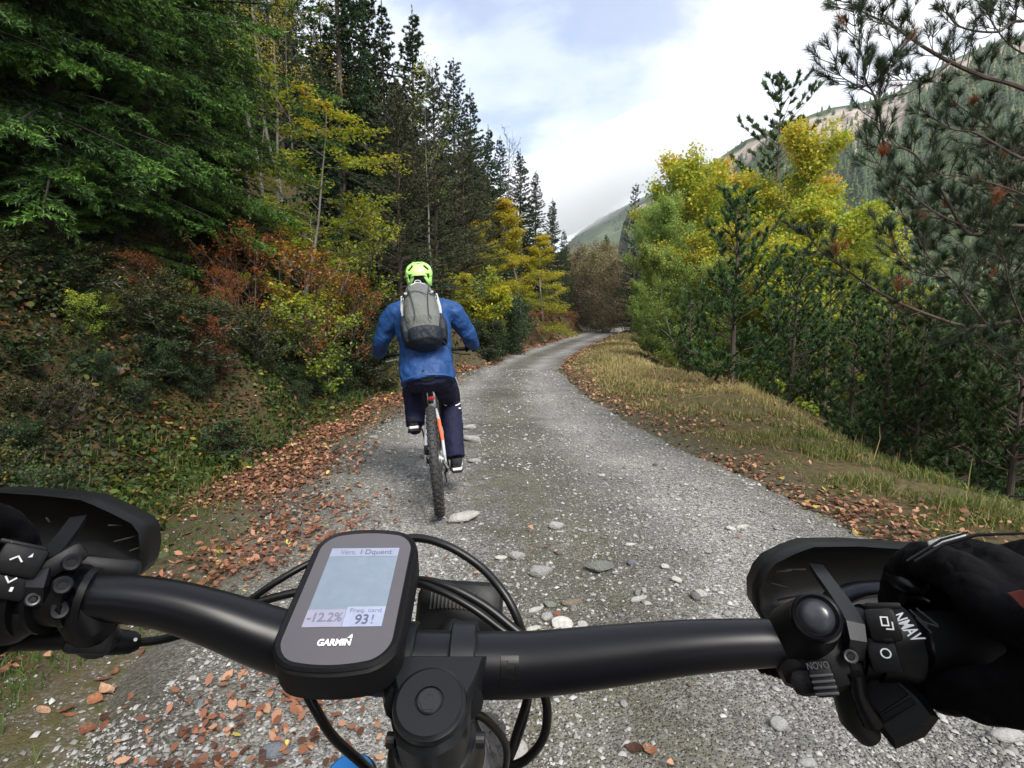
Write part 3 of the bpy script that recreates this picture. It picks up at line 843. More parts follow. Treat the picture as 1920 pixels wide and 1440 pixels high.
K_GREEN = [broad(33, 9, 3.1, nlimb=24, nsub=8, ntw=6, leaves=24, size=0.115, crown_lo=0.10, upw=0.8, stems=2, sprayr=0.17) + (9, M_BARKG, M_GREENL),
           broad(34, 8, 2.7, nlimb=22, nsub=8, ntw=6, leaves=24, size=0.105, crown_lo=0.08, upw=0.9, stems=2, sprayr=0.16) + (8, M_BARKG, M_GREENL)]
K_LIME = [broad(35, 10, 3.0, nlimb=24, nsub=8, ntw=6, leaves=22, size=0.12, crown_lo=0.10, upw=1.2, stems=2, tipcol=0.55, sprayr=0.17) + (10, M_BARKG, M_LIMEL),
          broad(36, 7.5, 2.8, nlimb=22, nsub=8, ntw=6, leaves=26, size=0.10, crown_lo=0.05, upw=0.9, stems=2, tipcol=0.40, sprayr=0.16) + (7.5, M_BARKG, M_LIMEL)]
K_THIN = [broad(37, 13, 2.2, nlimb=14, nsub=6, ntw=4, leaves=7, size=0.10, crown_lo=0.35, upw=1.2, bare=0.3, trunk_r=0.07) + (13, M_BARKG, M_YELL),
          broad(38, 12, 1.8, nlimb=10, nsub=5, ntw=4, leaves=5, size=0.10, crown_lo=0.45, upw=1.4, bare=0.5, trunk_r=0.06) + (12, M_BARKG, M_LIMEL)]
K_BARE = broad(39, 9, 2.0, nlimb=16, nsub=8, ntw=3, leaves=2, size=0.07, crown_lo=0.3, upw=1.3, bare=0.85, trunk_r=0.07) + (9, M_BARKG, M_BROWNL)
K_BROWN = broad(40, 6, 2.6, nlimb=20, nsub=8, ntw=5, leaves=9, size=0.11, crown_lo=0.08, upw=0.7, stems=4, bare=0.2) + (6, M_BARKG, M_BROWNL)
K_SAP = broad(41, 3.9, 1.35, flat=0.7, nlimb=17, nsub=7, ntw=4, leaves=15, size=0.058, crown_lo=0.28, top=0.5, trunk_r=0.035, sprayz=0.03, sprayr=0.12, lean=(0.12, 0)) + (3.9, M_BARKG, M_LIMEL)
K_OBUSH = broad(42, 1.9, 0.9, nlimb=11, nsub=5, ntw=3, leaves=10, size=0.046, crown_lo=0.1, stems=3, trunk_r=0.03, sprayr=0.10, bare=0.25) + (1.9, M_BARK, M_ORNG)
K_YBUSH = broad(43, 1.6, 0.75, nlimb=10, nsub=6, ntw=4, leaves=8, size=0.048, crown_lo=0.15, stems=3, trunk_r=0.02, sprayr=0.11, bare=0.15) + (1.6, M_BARK, M_LIMEL)
K_YOBUSH = broad(44, 1.5, 0.6, nlimb=12, nsub=6, ntw=4, leaves=16, size=0.06, crown_lo=0.2, stems=3, trunk_r=0.02, sprayr=0.11) + (1.5, M_BARK, M_YELL)
K_DBUSH = [broad(45, 1.2, 0.9, nlimb=14, nsub=6, ntw=4, leaves=18, size=0.045, crown_lo=0.03, stems=4, trunk_r=0.02, sprayr=0.14) + (1.2, M_BARK, M_DARKL),
           broad(46, 1.0, 0.8, nlimb=14, nsub=6, ntw=4, leaves=16, size=0.04, crown_lo=0.03, stems=4, trunk_r=0.02, sprayr=0.14) + (1.0, M_BARK, M_DARKL)]
K_TWIGS = broad(47, 1.5, 0.8, nlimb=14, nsub=7, ntw=2, leaves=2, size=0.03, crown_lo=0.05, stems=5, bare=0.7, trunk_r=0.015) + (1.5, M_BARK, M_BROWNL)
K_LITFIR = conifer(48, 1.6, 0.7, gap=0.10, per=5, tgap=0.07, tl=0.2, nn=20, ln=0.035, w=0.008, first=0.05, up=0.5, droop=0.2) + (1.6, M_BARK, M_SPRUCE)

# ---- left side: front rank of tall conifers, each with its top pixel
T = lambda *a, **k: up_to(*a, **k)
T(K_SP[1], 'spruce_tree', 618, -330, 14.5, 'tall dense dark spruce left of the rider, its top out of frame above', wide=0.9)
T(K_SP[0], 'spruce_tree', 678, -60, 16.5, 'dark spruce just right of the tallest one, bushy down to the ground')
T(K_SP[1], 'spruce_tree', 715, 0, 17, 'narrow pointed spruce touching the upper edge of the picture')
T(K_SP[0], 'spruce_tree', 772, 12, 20, 'spruce with a sharp tip standing clear against the sky at top left')
T(K_SP[2], 'spruce_tree', 850, 108, 24, 'ragged spruce with layered drooping branches on the skyline slope')
T(K_SP[1], 'spruce_tree', 882, 165, 27, 'slender spruce halfway down the falling line of treetops')
T(K_SP[0], 'spruce_tree', 915, 235, 31, 'dark spruce just below the halfway point of the treetop line')
T(K_SP[1], 'spruce_tree', 938, 255, 35, 'spruce next to the thin bare treetop against the sky')
T(K_BARE, 'bare_tree', 958, 245, 33, 'leafless thin tree poking above the left treetop line')
T(K_SP[0], 'spruce_tree', 975, 278, 38, 'pointed spruce rising behind the yellow beech')
T(K_SP[1], 'spruce_tree', 1005, 318, 42, 'second spruce behind the yellow beech, right of its tip')
T(K_SP[0], 'spruce_tree', 1036, 372, 50, 'spruce near the far end of the left treetop line')
T(K_SP[1], 'spruce_tree', 1058, 430, 58, 'smallest looking spruce at the far end of the left wood')
T(K_SP[2], 'spruce_tree', 1076, 486, 66, 'last dark conifer on the left before the bend')
T(K_OLIVE[0], 'pine_tree', 742, 150, 12.6, 'olive pine with grey twigs behind the rider helmet')
T(K_OLIVE[1], 'pine_tree', 812, 130, 16.5, 'tall olive green pine in the middle of the left wood')
T(K_OLIVE[0], 'pine_tree', 868, 250, 20, 'olive pine with dead lower twigs above the orange bush')
T(K_OLIVE[1], 'pine_tree', 905, 330, 25, 'olive pine left of the yellow beech')
T(K_BEECHY[0], 'beech_tree', 988, 318, 29, 'bright yellow beech with layered branches leaning over the track')
T(K_BEECHY[0], 'beech_tree', 1020, 400, 36, 'yellow green beech further up the track on the left')
T(K_BEECHY[1], 'beech_tree', 915, 405, 21, 'small golden beech among the olive pines')
# birch with a pale bare stem
p = AT(803, 70, 15.5)
birch = place(K_THIN[1], 'birch_tree', p.x, 15.5, p.z, 'thin birch with a pale bare stem in front of the pines')
# thin deciduous trees with sky behind them, upper left
for k, (u, v, Y, lb) in enumerate([(392, -120, 13, 'thin grey trunk left of the yellow sapling with sparse yellow leaves'), (436, -160, 11, 'slim tree with sparse yellow leaves right above the sapling'),
                                  (498, -140, 14, 'thin yellowing tree beside the tallest spruce'), (540, -60, 17, 'slender half bare tree left of the tallest spruce'),
                                  (330, -200, 15, 'thin trunk showing between the fir branches'), (470, -30, 19, 'far slim tree with yellow crown behind the sapling'), (575, -160, 15, 'yellowing tree brushing the tallest spruce')]):
    T(K_THIN[k % 2], 'deciduous_tree', u, v, Y, lb)
# the wood behind
rg_ = random.Random(5)
for k in range(120):
    Y = rg_.uniform(9, 60)
    dl = rg_.uniform(6, 30)
    x = float(xl(Y)) - dl
    if 960 + 1000 * x / Y < -300: continue
    uu = 960 + 1000 * x / Y
    if 330 < uu < 600 and Y < 24: kd, nm, hh = K_THIN[k % 2], 'deciduous_tree', rg_.uniform(9, 13)
    else: kd, nm, hh = rg_.choice(K_SP + [K_OLIVE[1]]), 'conifer_tree', rg_.uniform(9, 13) * (0.75 if uu > 600 else 1)
    e = place(kd, nm, x, Y, 0, {'deciduous_tree': ('leafless slim' if k % 2 else 'yellowing slim') + ' tree deep in the wood on the left slope', 'conifer_tree': ['bushy', 'narrow', 'broad', 'olive'][(K_SP + [K_OLIVE[1]]).index(kd) if kd in K_SP or kd is K_OLIVE[1] else 0] + (' conifer close' if dl < 12 else ' conifer some way' if dl < 20 else ' conifer far back') + (' uphill' if Y < 22 else ' further along') + ' in the wood ' + ('above the big near fir' if uu < 330 else 'behind the young beech' if uu < 600 else 'behind the tallest spruces' if uu < 760 else 'behind the olive pines' if uu < 880 else 'behind the yellow beeches')}[nm],
              group='trees deep in the wood on the left slope', sc=hh / kd[2])
# under-storey on the left
T(K_SAP, 'beech_sapling', 520, 155, 8.8, 'young beech with a forked pale stem and yellow green leaf layers', rot=0.3)
T(K_OBUSH, 'shrub', 448, 425, 7.3, 'orange red leaved shrub below the young beech')
T(K_OBUSH, 'shrub', 540, 470, 8.0, 'reddish brown leaved shrub at the foot of the young beech')
T(K_OBUSH, 'shrub', 618, 520, 9.4, 'low shrub with coppery leaves left of the rider')
T(K_YBUSH, 'shrub', 612, 385, 10.0, 'pale yellow green shrub right of the young beech stem')
T(K_YBUSH, 'shrub', 655, 450, 13.0, 'thin yellow green shrub in front of the dark spruces')
T(K_YBUSH, 'shrub', 330, 520, 6.6, 'sparse yellow leaved shrub in the gloom under the fir')
T(K_YOBUSH, 'shrub', 888, 532, 18.0, 'small rounded golden yellow bush right of the rider helmet')
T(K_YOBUSH, 'shrub', 845, 508, 18.5, 'orange and yellow bush partly hidden by the rider shoulder')
T(K_OBUSH, 'shrub', 992, 585, 27, 'rusty bracken clump on the left bank near the bend')
T(K_OBUSH, 'shrub', 1030, 575, 34, 'copper bracken clump on the left bank beyond the nearer one')
T(K_OBUSH, 'shrub', 1062, 583, 44, 'farthest rusty bush on the left bank before the bend')
T(K_YBUSH, 'shrub', 935, 600, 21, 'green yellow shrub on the bank above the leaf strip')
for k, (u, v, Y, kd, lb) in enumerate([
    (55, 640, 4.6, 0, 'dark leafy shrub on the bank above the left hand guard'), (170, 690, 4.4, 1, 'dark shrub on the steep bank right of the one above the hand guard'),
    (300, 650, 5.2, 0, 'dark green shrub topping the mossy bank'), (395, 640, 6.2, 1, 'low dark shrub below the orange shrub'), (470, 640, 6.9, 0, 'dark green bush in the middle of the left bank'),
    (560, 640, 8.0, 1, 'dark bush left of the rider above the leaf strip'), (640, 610, 9.6, 0, 'bushy green shrub beside the rider elbow'), (700, 600, 11.5, 1, 'green shrub just left of the rider arm'),
    (905, 610, 17, 0, 'green bush on the bank right of the rider arm'), (950, 612, 23, 1, 'low green bush under the yellow beech'), (1000, 610, 31, 0, 'green bush near the leaf strip far up the bank'), (-60, 700, 3.9, 1, 'shrub at the left edge above the hand guard')]):
    T(K_DBUSH[kd], 'shrub', u, v, Y, lb)
T(K_LITFIR, 'fir_sapling', 596, 615, 8.6, 'knee high young fir on the bank left of the rider')
T(K_LITFIR, 'fir_sapling', 655, 500, 10.2, 'young fir in front of the dark spruces left of the rider')
T(K_LITFIR, 'fir_sapling', 430, 560, 7.6, 'young fir beside the orange shrub')
T(K_TWIGS, 'dead_brush', 60, 600, 4.9, 'tangle of dead grey twigs under the fir at the left edge')
T(K_TWIGS, 'dead_brush', 190, 640, 5.2, 'dead twigs on the shaded bank right of the left edge tangle')
T(K_TWIGS, 'dead_brush', 705, 640, 10.4, 'dry brown twigs on the bank beside the rider')

K_FERN = broad(61, 0.55, 0.55, nlimb=11, nsub=7, ntw=4, leaves=9, size=0.035, flat=0.6, crown_lo=0.02, stems=3, trunk_r=0.01, sprayr=0.06, sprayz=0.03, upw=0.8) + (0.55, M_BARK, M_DARKL)
K_MIX = broad(62, 0.9, 0.6, nlimb=12, nsub=6, ntw=4, leaves=8, size=0.040, crown_lo=0.03, stems=5, trunk_r=0.012, sprayr=0.09, upw=1.1, bare=0.1) + (0.9, M_BARK, leafmat('mixed_shrub_leaves', [(0.0, (0.016, 0.026, 0.010)), (0.4, (0.034, 0.050, 0.016)), (0.7, (0.075, 0.080, 0.022)), (0.85, (0.15, 0.075, 0.025)), (1.0, (0.28, 0.20, 0.03))], 0.25, 0.5, 0.15))
more_ = [(120, 560, 5.6, K_DBUSH[0], 'dark shrub high on the bank behind the dead twigs'), (230, 580, 6.2, K_DBUSH[1], 'dark shrub in the shade below the near fir boughs'), (340, 585, 6.8, K_OBUSH, 'rust leaved shrub low under the fir boughs'),
         (470, 590, 6.4, K_MIX, 'green and rust shrub breaking up the red shrub group'), (400, 540, 6.6, K_OBUSH, 'reddish shrub low in the middle of the left bank'), (580, 540, 8.2, K_YBUSH, 'yellow green shrub between young firs on the bank'),
         (690, 545, 12.5, K_DBUSH[0], 'dark bush behind the rider left elbow'), (725, 560, 13.5, K_OBUSH, 'russet shrub just left of the rider shoulder'), (360, 690, 5.4, K_DBUSH[0], 'rounded dark bush low on the left bank'),
         (250, 740, 4.6, K_DBUSH[1], 'dark low bush above the mossy cutting'), (450, 700, 6.4, K_TWIGS, 'bare brown twigs on the lower left bank'), (540, 690, 7.6, K_DBUSH[0], 'dark glossy bush just above the roadside weeds'),
         (620, 680, 9.0, K_DBUSH[1], 'bush above the leaf strip left of the rear wheel'), (120, 760, 4.0, K_TWIGS, 'dry brown twigs on the cutting over the left guard'), (30, 800, 3.6, K_DBUSH[1], 'dark weeds over the left hand guard'),
         (500, 590, 8.0, K_LITFIR, 'small fir among the reddish shrubs'), (700, 480, 13.5, K_LITFIR, 'young fir tree at the rider left shoulder height'), (270, 480, 7.6, K_OBUSH, 'brownish red shrub in deep shade under the firs'),
         (760, 480, 15.5, K_DBUSH[0], 'dark bush directly behind the rider head'), (800, 470, 17, K_OBUSH, 'rusty foliage behind the rider helmet'), (870, 500, 18, K_YBUSH, 'yellow green shrub above the orange bush'),
         (930, 560, 20, K_DBUSH[0], 'dark shrub under the branches of the golden beech'), (965, 575, 25, K_DBUSH[1], 'dark shrub on the bank beyond the golden bush')]
sr_ = random.Random(12)
for k in range(90):
    Y = 2.6 + 13 * sr_.random() ** 1.5; dl = 0.95 + sr_.uniform(0, 3.2) * (0.5 + Y / 14); x = float(xl(Y)) - dl; uu = 960 + 1000 * x / Y
    if uu < -60 or uu > 830: continue
    kd = sr_.choice([K_FERN, K_FERN, K_MIX, K_MIX, K_DBUSH[1], K_OBUSH, K_YBUSH])
    nm = 'fern' if kd is K_FERN else 'shrub'; desc = {0.55: 'low spreading dark fern', 0.9: 'shrub of green and rusty leaves', 1.0: 'dark green shrub', 1.9: 'rust leaved shrub', 1.6: 'yellow green shrub'}[kd[2]]; sc_ = sr_.uniform(0.40, 0.85); tall = 'tiny ' if sc_ < 0.52 else '' if sc_ < 0.7 else 'fuller '
    wh = 'low on the bank' if dl < 1.7 else 'mid bank' if dl < 3 else 'high on the bank'
    ng = 'by the left guard' if uu < 260 else 'below the orange shrubs' if uu < 560 else 'beside the cyclist'
    place(kd, nm, x, Y, 0, f'{tall}{desc} {wh} {ng}', 'shrub' if nm == 'shrub' else 'fern', 'low plants growing on the left bank', sc=sc_ * {0.55: 1.2, 0.9: 0.7, 1.0: 0.55, 1.9: 0.42, 1.6: 0.45}[kd[2]], wide=1.1)
for u, v, Y, kd, lb in more_:
    T(kd, 'shrub' if kd is not K_LITFIR else 'fir_sapling', u, v, Y, lb, wide=1.15)
# ---- the near fir
M_FIRBARK = barkmat('fir_bark', (0.045, 0.036, 0.028), (0.055, 0.048, 0.040))
K_FIRN = conifer(51, 10, 2.7, first=0.10, gap=0.25, per=10, tgap=0.10, tl=0.62, nn=18, ln=0.045, w=0.014, up=0.30, droop=0.55, tip=0.2, spread=0.75, shape=0.5,
                 twig_hang=0.55, start=0.08, ragged=0.25, trunk_r=0.15, topcut=0.85, sub=6) + (10, M_FIRBARK, M_FIR)
K_FIRM = conifer(52, 6, 1.7, first=0.04, gap=0.22, per=9, tgap=0.09, tl=0.46, nn=18, ln=0.042, w=0.014, up=0.3, droop=0.5, tip=0.2, spread=0.75, shape=0.6,
                 twig_hang=0.5, start=0.06, ragged=0.25, trunk_r=0.07, sub=6) + (6, M_FIRBARK, M_FIR)
def fir_at(kd, u, Y, sc, lb, rot=0.0, zoff=0.0):
    return place(kd, 'fir_tree', (u - 960) / F * Y, Y, 0, lb, sc=sc, rot=rot, zoff=zoff)
fir_at(K_FIRN, 130, 6.3, 1.0, 'large near fir whose green bushy branches fill the upper left corner', 0.6)
fir_at(K_FIRN, -120, 5.4, 0.95, 'big fir at the left edge of the picture, only its boughs in view', 2.1)
fir_at(K_FIRN, 310, 8.4, 0.95, 'tall fir right of the large near one, lime green tips over the bank', 4.0)
fir_at(K_FIRM, 60, 7.8, 1.0, 'fir in the gloom behind the large near one', 1.0)
fir_at(K_FIRM, 235, 6.9, 0.62, 'small fir with drooping boughs low under the large near one', 3.0)
fir_at(K_FIRM, 395, 9.6, 0.75, 'half grown fir left of the young beech stem', 5.0)
fir_at(K_FIRM, 20, 5.7, 0.45, 'small dark fir low at the left edge above the dead twigs', 2.0)
T(K_SP[1], 'spruce_tree', 250, -300, 12.5, 'dark spruce closing the gap behind the two near firs')
T(K_SP[0], 'spruce_tree', 100, -400, 12.0, 'dark spruce filling the upper left behind the near fir')

# ---- right side
T(K_GREEN[0], 'broadleaf_tree', 1262, 385, 21, 'rounded light green broadleaf tree right of the bend', wide=0.75)
T(K_GREEN[1], 'broadleaf_tree', 1310, 470, 15.5, 'green bushy tree behind the nearest young pine')
T(K_LIME[0], 'broadleaf_tree', 1395, 262, 27, 'tall yellow green birch like tree with orange tips')
T(K_LIME[0], 'broadleaf_tree', 1345, 330, 30, 'yellowing tree between the green tree and the tall orange tipped one')
T(K_LIME[0], 'broadleaf_tree', 1450, 285, 29, 'yellow orange tree at the foot of the lone pine')
T(K_LIME[1], 'broadleaf_tree', 1495, 390, 17, 'bright lime green tree with golden tips in front of the mountain')
T(K_LIME[1], 'broadleaf_tree', 1550, 440, 15, 'lime green tree just left of the near pine branches')
T(K_LIME[1], 'broadleaf_tree', 1420, 420, 19, 'lime tree directly behind the nearest young pine')
T(K_BEECHY[1], 'broadleaf_tree', 1290, 330, 36, 'yellow crown beside the small conifer on the right skyline')
T(K_GREEN[1], 'broadleaf_tree', 1228, 530, 24, 'light green tree leaning towards the track', wide=0.8)
T(K_GREEN[1], 'broadleaf_tree', 1226, 570, 17, 'low green bush overhanging the grassy verge')
T(K_LIME[1], 'broadleaf_tree', 1640, 540, 17, 'green and yellow tree deep behind the young pines')
T(K_BEECHY[1], 'broadleaf_tree', 1632, 505, 16, 'orange tinged tree behind the young pines')
T(K_GREEN[0], 'broadleaf_tree', 1720, 590, 15, 'green tree low in the valley behind the young pines')
T(K_GREEN[1], 'broadleaf_tree', 1850, 600, 14, 'green tree low at the right edge behind the near pine')
T(K_SPARSE, 'spruce_tree', 1193, 343, 44, 'tall narrow spruce standing alone right of the bend')
T(K_SP[0], 'spruce_tree', 1238, 335, 52, 'small looking spruce between the lone one and the yellow crown')
T(K_SP[1], 'spruce_tree', 1277, 298, 46, 'spruce on the right skyline above the green tree')
T(K_SP[0], 'spruce_tree', 1138, 437, 75, 'short dark spruce below the far hill')
T(K_LONE, 'pine_tree', 1466, 158, 31, 'lone tall pine with clumpy top standing before the mountain')
T(K_BARE, 'bare_tree', 1322, 285, 34, 'leafless thin tree on the right skyline')
T(K_BROWN, 'broadleaf_tree', 1112, 470, 62, 'brown leaved tree at the end of the visible track')
T(K_BROWN, 'broadleaf_tree', 1146, 482, 56, 'brownish many stemmed tree in front of the bend')
T(K_BROWN, 'broadleaf_tree', 1180, 490, 50, 'grey brown tree right of the bend')
T(K_BEECHY[1], 'broadleaf_tree', 1132, 545, 60, 'low yellow green tree over the end of the track')
T(K_BROWN, 'broadleaf_tree', 1092, 500, 70, 'dull brown tree closing the gap at the bend')
T(K_SP[2], 'spruce_tree', 1150, 520, 92, 'dark spruce behind the brown trees at the bend')
T(K_SP[2], 'spruce_tree', 1110, 520, 88, 'dark spruce filling the shade at the end of the track')
T(K_SP[2], 'spruce_tree', 1190, 500, 85, 'dark spruce behind the bend on the right')
T(K_BARE, 'bare_tree', 1228, 560, 19, 'bare grey branched shrub leaning over the verge', sc=0.30)
# young pines in a row on the slope
yp = [(1388, 372, 8.8, 0, 'nearest young pine with upright candle shoots left of the others'), (1296, 560, 10.6, 2, 'short young pine behind the nearest one on its left'),
      (1500, 470, 8.6, 1, 'young pine second from the left, dark and slim'), (1560, 520, 9.8, 2, 'small young pine behind the slim dark one'),
      (1458, 560, 10.5, 2, 'little pine in the gap right of the candle shoots'),
      (1612, 560, 7.9, 0, 'dark young pine in the middle of the right slope'), (1678, 545, 7.0, 1, 'tall dark young pine with bare lower trunk'),
      (1742, 560, 6.6, 2, 'young pine under the near pine branches'), (1800, 590, 7.4, 0, 'young pine in the shade near the right edge'),
      (1868, 570, 6.2, 1, 'last young pine at the right edge'), (1935, 560, 5.6, 0, 'young pine cut by the right edge of the picture'), (1720, 620, 9.4, 1, 'shaded pine behind the row'),
      (1840, 600, 9.0, 1, 'dim pine deep in the row at the right'), (1640, 610, 10.5, 2, 'half hidden pine behind the dark middle one')]
for u, v, Y, k, lb in yp:
    T(K_YP[k], 'young_pine', u, v, Y, lb, wide=1.05)
for k in range(16):
    Y = rg_.uniform(10, 34); x = float(xr(Y)) + rg_.uniform(9, 20)
    ki_ = rg_.randrange(5); side_ = 'near the right edge' if 960 + 1000 * x / Y > 1700 else 'left of the near pine boughs' if 960 + 1000 * x / Y > 1500 else 'beyond the nearest young pine'
    place([K_YP[1], K_LIME[1], K_GREEN[1], K_OLIVE[0], K_SP[1]][ki_], 'valley_tree', x, Y, 0, ['young pine', 'lime green tree', 'light green tree', 'olive pine', 'narrow spruce'][ki_] + ' low in the valley ' + side_,
          group='trees low in the valley on the right', sc=rg_.uniform(0.5, 0.8) if k % 2 else rg_.uniform(0.7, 0.9))

# ---- the big near pine at the right edge: limbs traced as curves in space, side twigs and needle tufts grown on them
def near_pine():
    rg = np.random.default_rng(77)
    base = Vector((5.15, 4.7, Hs(5.15, 4.7)))
    e = empty('pine_tree', base, (0, 0, 0), 'near pine reaching in from the right edge with long needled dark branches', 'tree')
    k = MB(); k.tube([(0, 0, -0.5), (0.03, 0, 1.5), (-0.02, 0.05, 4), (0.05, 0, 7), (0, 0, 10)], [0.19, 0.16, 0.13, 0.08, 0.02], 12); k.build('trunk', M_BARKP, e)
    limbs = [
        ([(2080, 540, 4.7), (1980, 500, 4.6), (1900, 470, 4.5), (1830, 500, 4.4), (1740, 460, 4.3)], 0.012),
        ([(2060, 330, 5.2), (1960, 300, 5.2), (1880, 250, 5.2), (1800, 200, 5.1), (1760, 160, 5.0)], 0.012),
        ([(2060, 440, 5.3), (1960, 450, 5.3), (1880, 430, 5.3), (1780, 390, 5.2), (1720, 400, 5.2)], 0.012),
        ([(2120, 260, 4.6), (1920, 167, 4.4), (1845, 144, 4.3), (1783, 117, 4.2), (1740, 93, 4.15), (1705, 70, 4.1), (1670, 47, 4.1), (1623, 25, 4.0), (1590, 2, 4.0)], 0.022),
        ([(1783, 117, 4.2), (1740, 150, 4.1), (1700, 150, 4.05), (1640, 152, 4.0)], 0.008),
        ([(1720, 350, 4.2), (1664, 290, 4.1), (1650, 218, 4.0), (1639, 179, 3.95), (1623, 150, 3.95), (1616, 105, 3.9), (1604, 60, 3.9), (1600, 10, 3.9)], 0.010),
        ([(1639, 179, 3.95), (1605, 160, 3.9), (1575, 140, 3.9), (1566, 110, 3.9)], 0.006),
        ([(1632, 165, 3.95), (1660, 130, 3.9), (1680, 100, 3.9)], 0.006),
        ([(2150, 480, 4.6), (1920, 424, 4.4), (1830, 440, 4.2), (1802, 422, 4.15), (1760, 350, 4.1), (1713, 288, 4.1), (1662, 268, 4.05), (1640, 230, 4.0)], 0.020),
        ([(1802, 422, 4.15), (1750, 396, 4.1), (1690, 350, 4.0), (1650, 310, 4.0), (1622, 270, 3.95)], 0.009),
        ([(2150, 560, 4.4), (1920, 598, 4.2), (1820, 612, 4.05), (1740, 590, 3.95), (1660, 555, 3.9), (1600, 515, 3.85), (1540, 472, 3.8), (1506, 428, 3.8)], 0.020),
        ([(1850, 610, 4.1), (1790, 530, 4.0), (1740, 480, 3.95), (1705, 420, 3.9), (1660, 350, 3.9)], 0.010),
        ([(1780, 520, 4.0), (1720, 510, 3.95), (1680, 460, 3.9), (1655, 430, 3.9)], 0.007),
        ([(2150, 100, 4.6), (1930, 40, 4.4), (1870, 60, 4.3), (1800, 50, 4.3), (1770, 10, 4.2), (1760, -40, 4.2)], 0.014),
        ([(1990, 330, 4.4), (1900, 290, 4.3), (1830, 250, 4.2), (1780, 240, 4.1), (1720, 200, 4.1)], 0.014),
        ([(2050, 400, 4.2), (1960, 380, 4.1), (1880, 350, 4.0), (1800, 330, 4.0), (1740, 330, 3.95)], 0.013),
        ([(2050, 700, 4.2), (1950, 650, 4.1), (1900, 560, 4.0), (1880, 480, 4.0), (1840, 400, 4.0)], 0.013),
        ([(2060, 160, 4.8), (1980, 120, 4.7), (1900, 90, 4.7), (1850, 20, 4.6), (1840, -60, 4.6)], 0.012),
        ([(2060, 460, 4.8), (1980, 420, 4.9), (1900, 370, 4.9), (1860, 300, 4.9), (1840, 200, 4.8)], 0.012),
        ([(2080, 620, 4.9), (1980, 560, 4.9), (1900, 530, 4.9), (1820, 470, 4.9), (1760, 420, 4.8)], 0.012),
        ([(2080, 720, 4.6), (1990, 690, 4.5), (1900, 680, 4.4), (1830, 640, 4.3), (1760, 640, 4.2)], 0.011)]
    root = Vector((0, 0, 0)); P = []; D = []; L = []; SP = []; SR = []; rnv = []
    for pts, r0 in limbs:
        W_ = [AT(u, v, Y) - base for u, v, Y in pts]
        if pts[0][0] > 2040:
            z0 = W_[0].z; W_ = [Vector((0.0, 0.02, max(0.5, z0 - 0.25)))] + W_
        pp = smooth_path([tuple(w_) for w_ in W_], 5); n_ = len(pp)
        k = MB(); k.tube(pp, [max(0.0025, r0 * (1 - 0.85 * i_ / (n_ - 1))) for i_ in range(n_)], 7); k.build('limb', M_BARKP, e)
        seg = np.array(pp); acc = 0.0
        for i_ in range(2, n_ - 1):
            d = seg[i_ + 1] - seg[i_]; ln_ = np.linalg.norm(d); d = d / (ln_ + 1e-9); f = i_ / n_
            if f < 0.25 and len(pts) > 6: continue
            m_ = max(1, int(ln_ / 0.034 * rg.uniform(0.5, 1.5)))
            for _ in range(m_):
                p0 = seg[i_] + d * ln_ * rg.uniform(0, 1); side = norm(rg.normal(size=3)); side = norm(side - d * (side @ d)); dd = norm(d * 0.75 + side * 0.8 + np.array([0, 0, 0.25]))
                l_ = rg.uniform(0.10, 0.34) * (1.1 - 0.5 * f); ts_ = []
                q_ = p0.copy(); dv = dd.copy()
                for _k in range(5): ts_.append(q_.copy()); dv = norm(dv + np.array([0, 0, 0.16]) + rg.normal(0, 0.12, 3)); q_ = q_ + dv * l_ / 4
                ts_ = np.array(ts_); SP.append(ts_); SR.append(np.linspace(0.0035, 0.0022, 5))
                red = 0.96 if rg.uniform() < 0.028 else None
                for a_ in ((2, 3), (3, 4)):
                    P.append(ts_[a_[0]]); D.append(ts_[a_[1]] - ts_[a_[0]]); L.append(l_ / 4 * 1.05); rnv.append(red if red else rg.uniform(0.05, 0.8))
                if rg.uniform() < 0.6:
                    s2 = norm(np.cross(dd, rg.normal(size=3))); dv2 = norm(dv * 0.6 + s2 * 0.7); b0_ = ts_[2]; l2 = l_ * 0.45
                    t2 = np.array([b0_ + dv2 * l2 * q2 + np.array([0, 0, 0.04]) * q2 * q2 for q2 in np.linspace(0, 1, 5)]); SP.append(t2); SR.append(np.linspace(0.0028, 0.002, 5))
                    P.append(t2[2]); D.append(t2[4] - t2[2]); L.append(l2 * 0.55); rnv.append(red if red else rg.uniform(0.05, 0.8))
        P.append(seg[-3]); D.append(seg[-1] - seg[-3]); L.append(np.linalg.norm(seg[-1] - seg[-3])); rnv.append(0.4)
    P = np.array(P); D = np.array(D); L = np.array(L)
    V, Fc = brush(P, D, L, 54, 0.072, 0.0030, 0.72, rg, 0.05)
    rr = np.repeat(np.array(rnv), 54) + rg.normal(0, 0.04, len(Fc)); rr = np.where(np.repeat(np.array(rnv), 54) > 0.9, np.clip(rr, 0.93, 1), np.clip(rr, 0, 0.89))
    link('crown', npmesh('crown', V, Fc, {'rnd': rr}), M_PINEN, e)
    V, Fc = strips(np.array(SP), np.array(SR), 4); link('twigs', npmesh('twigs', V, Fc), M_BARKP, e)
near_pine()
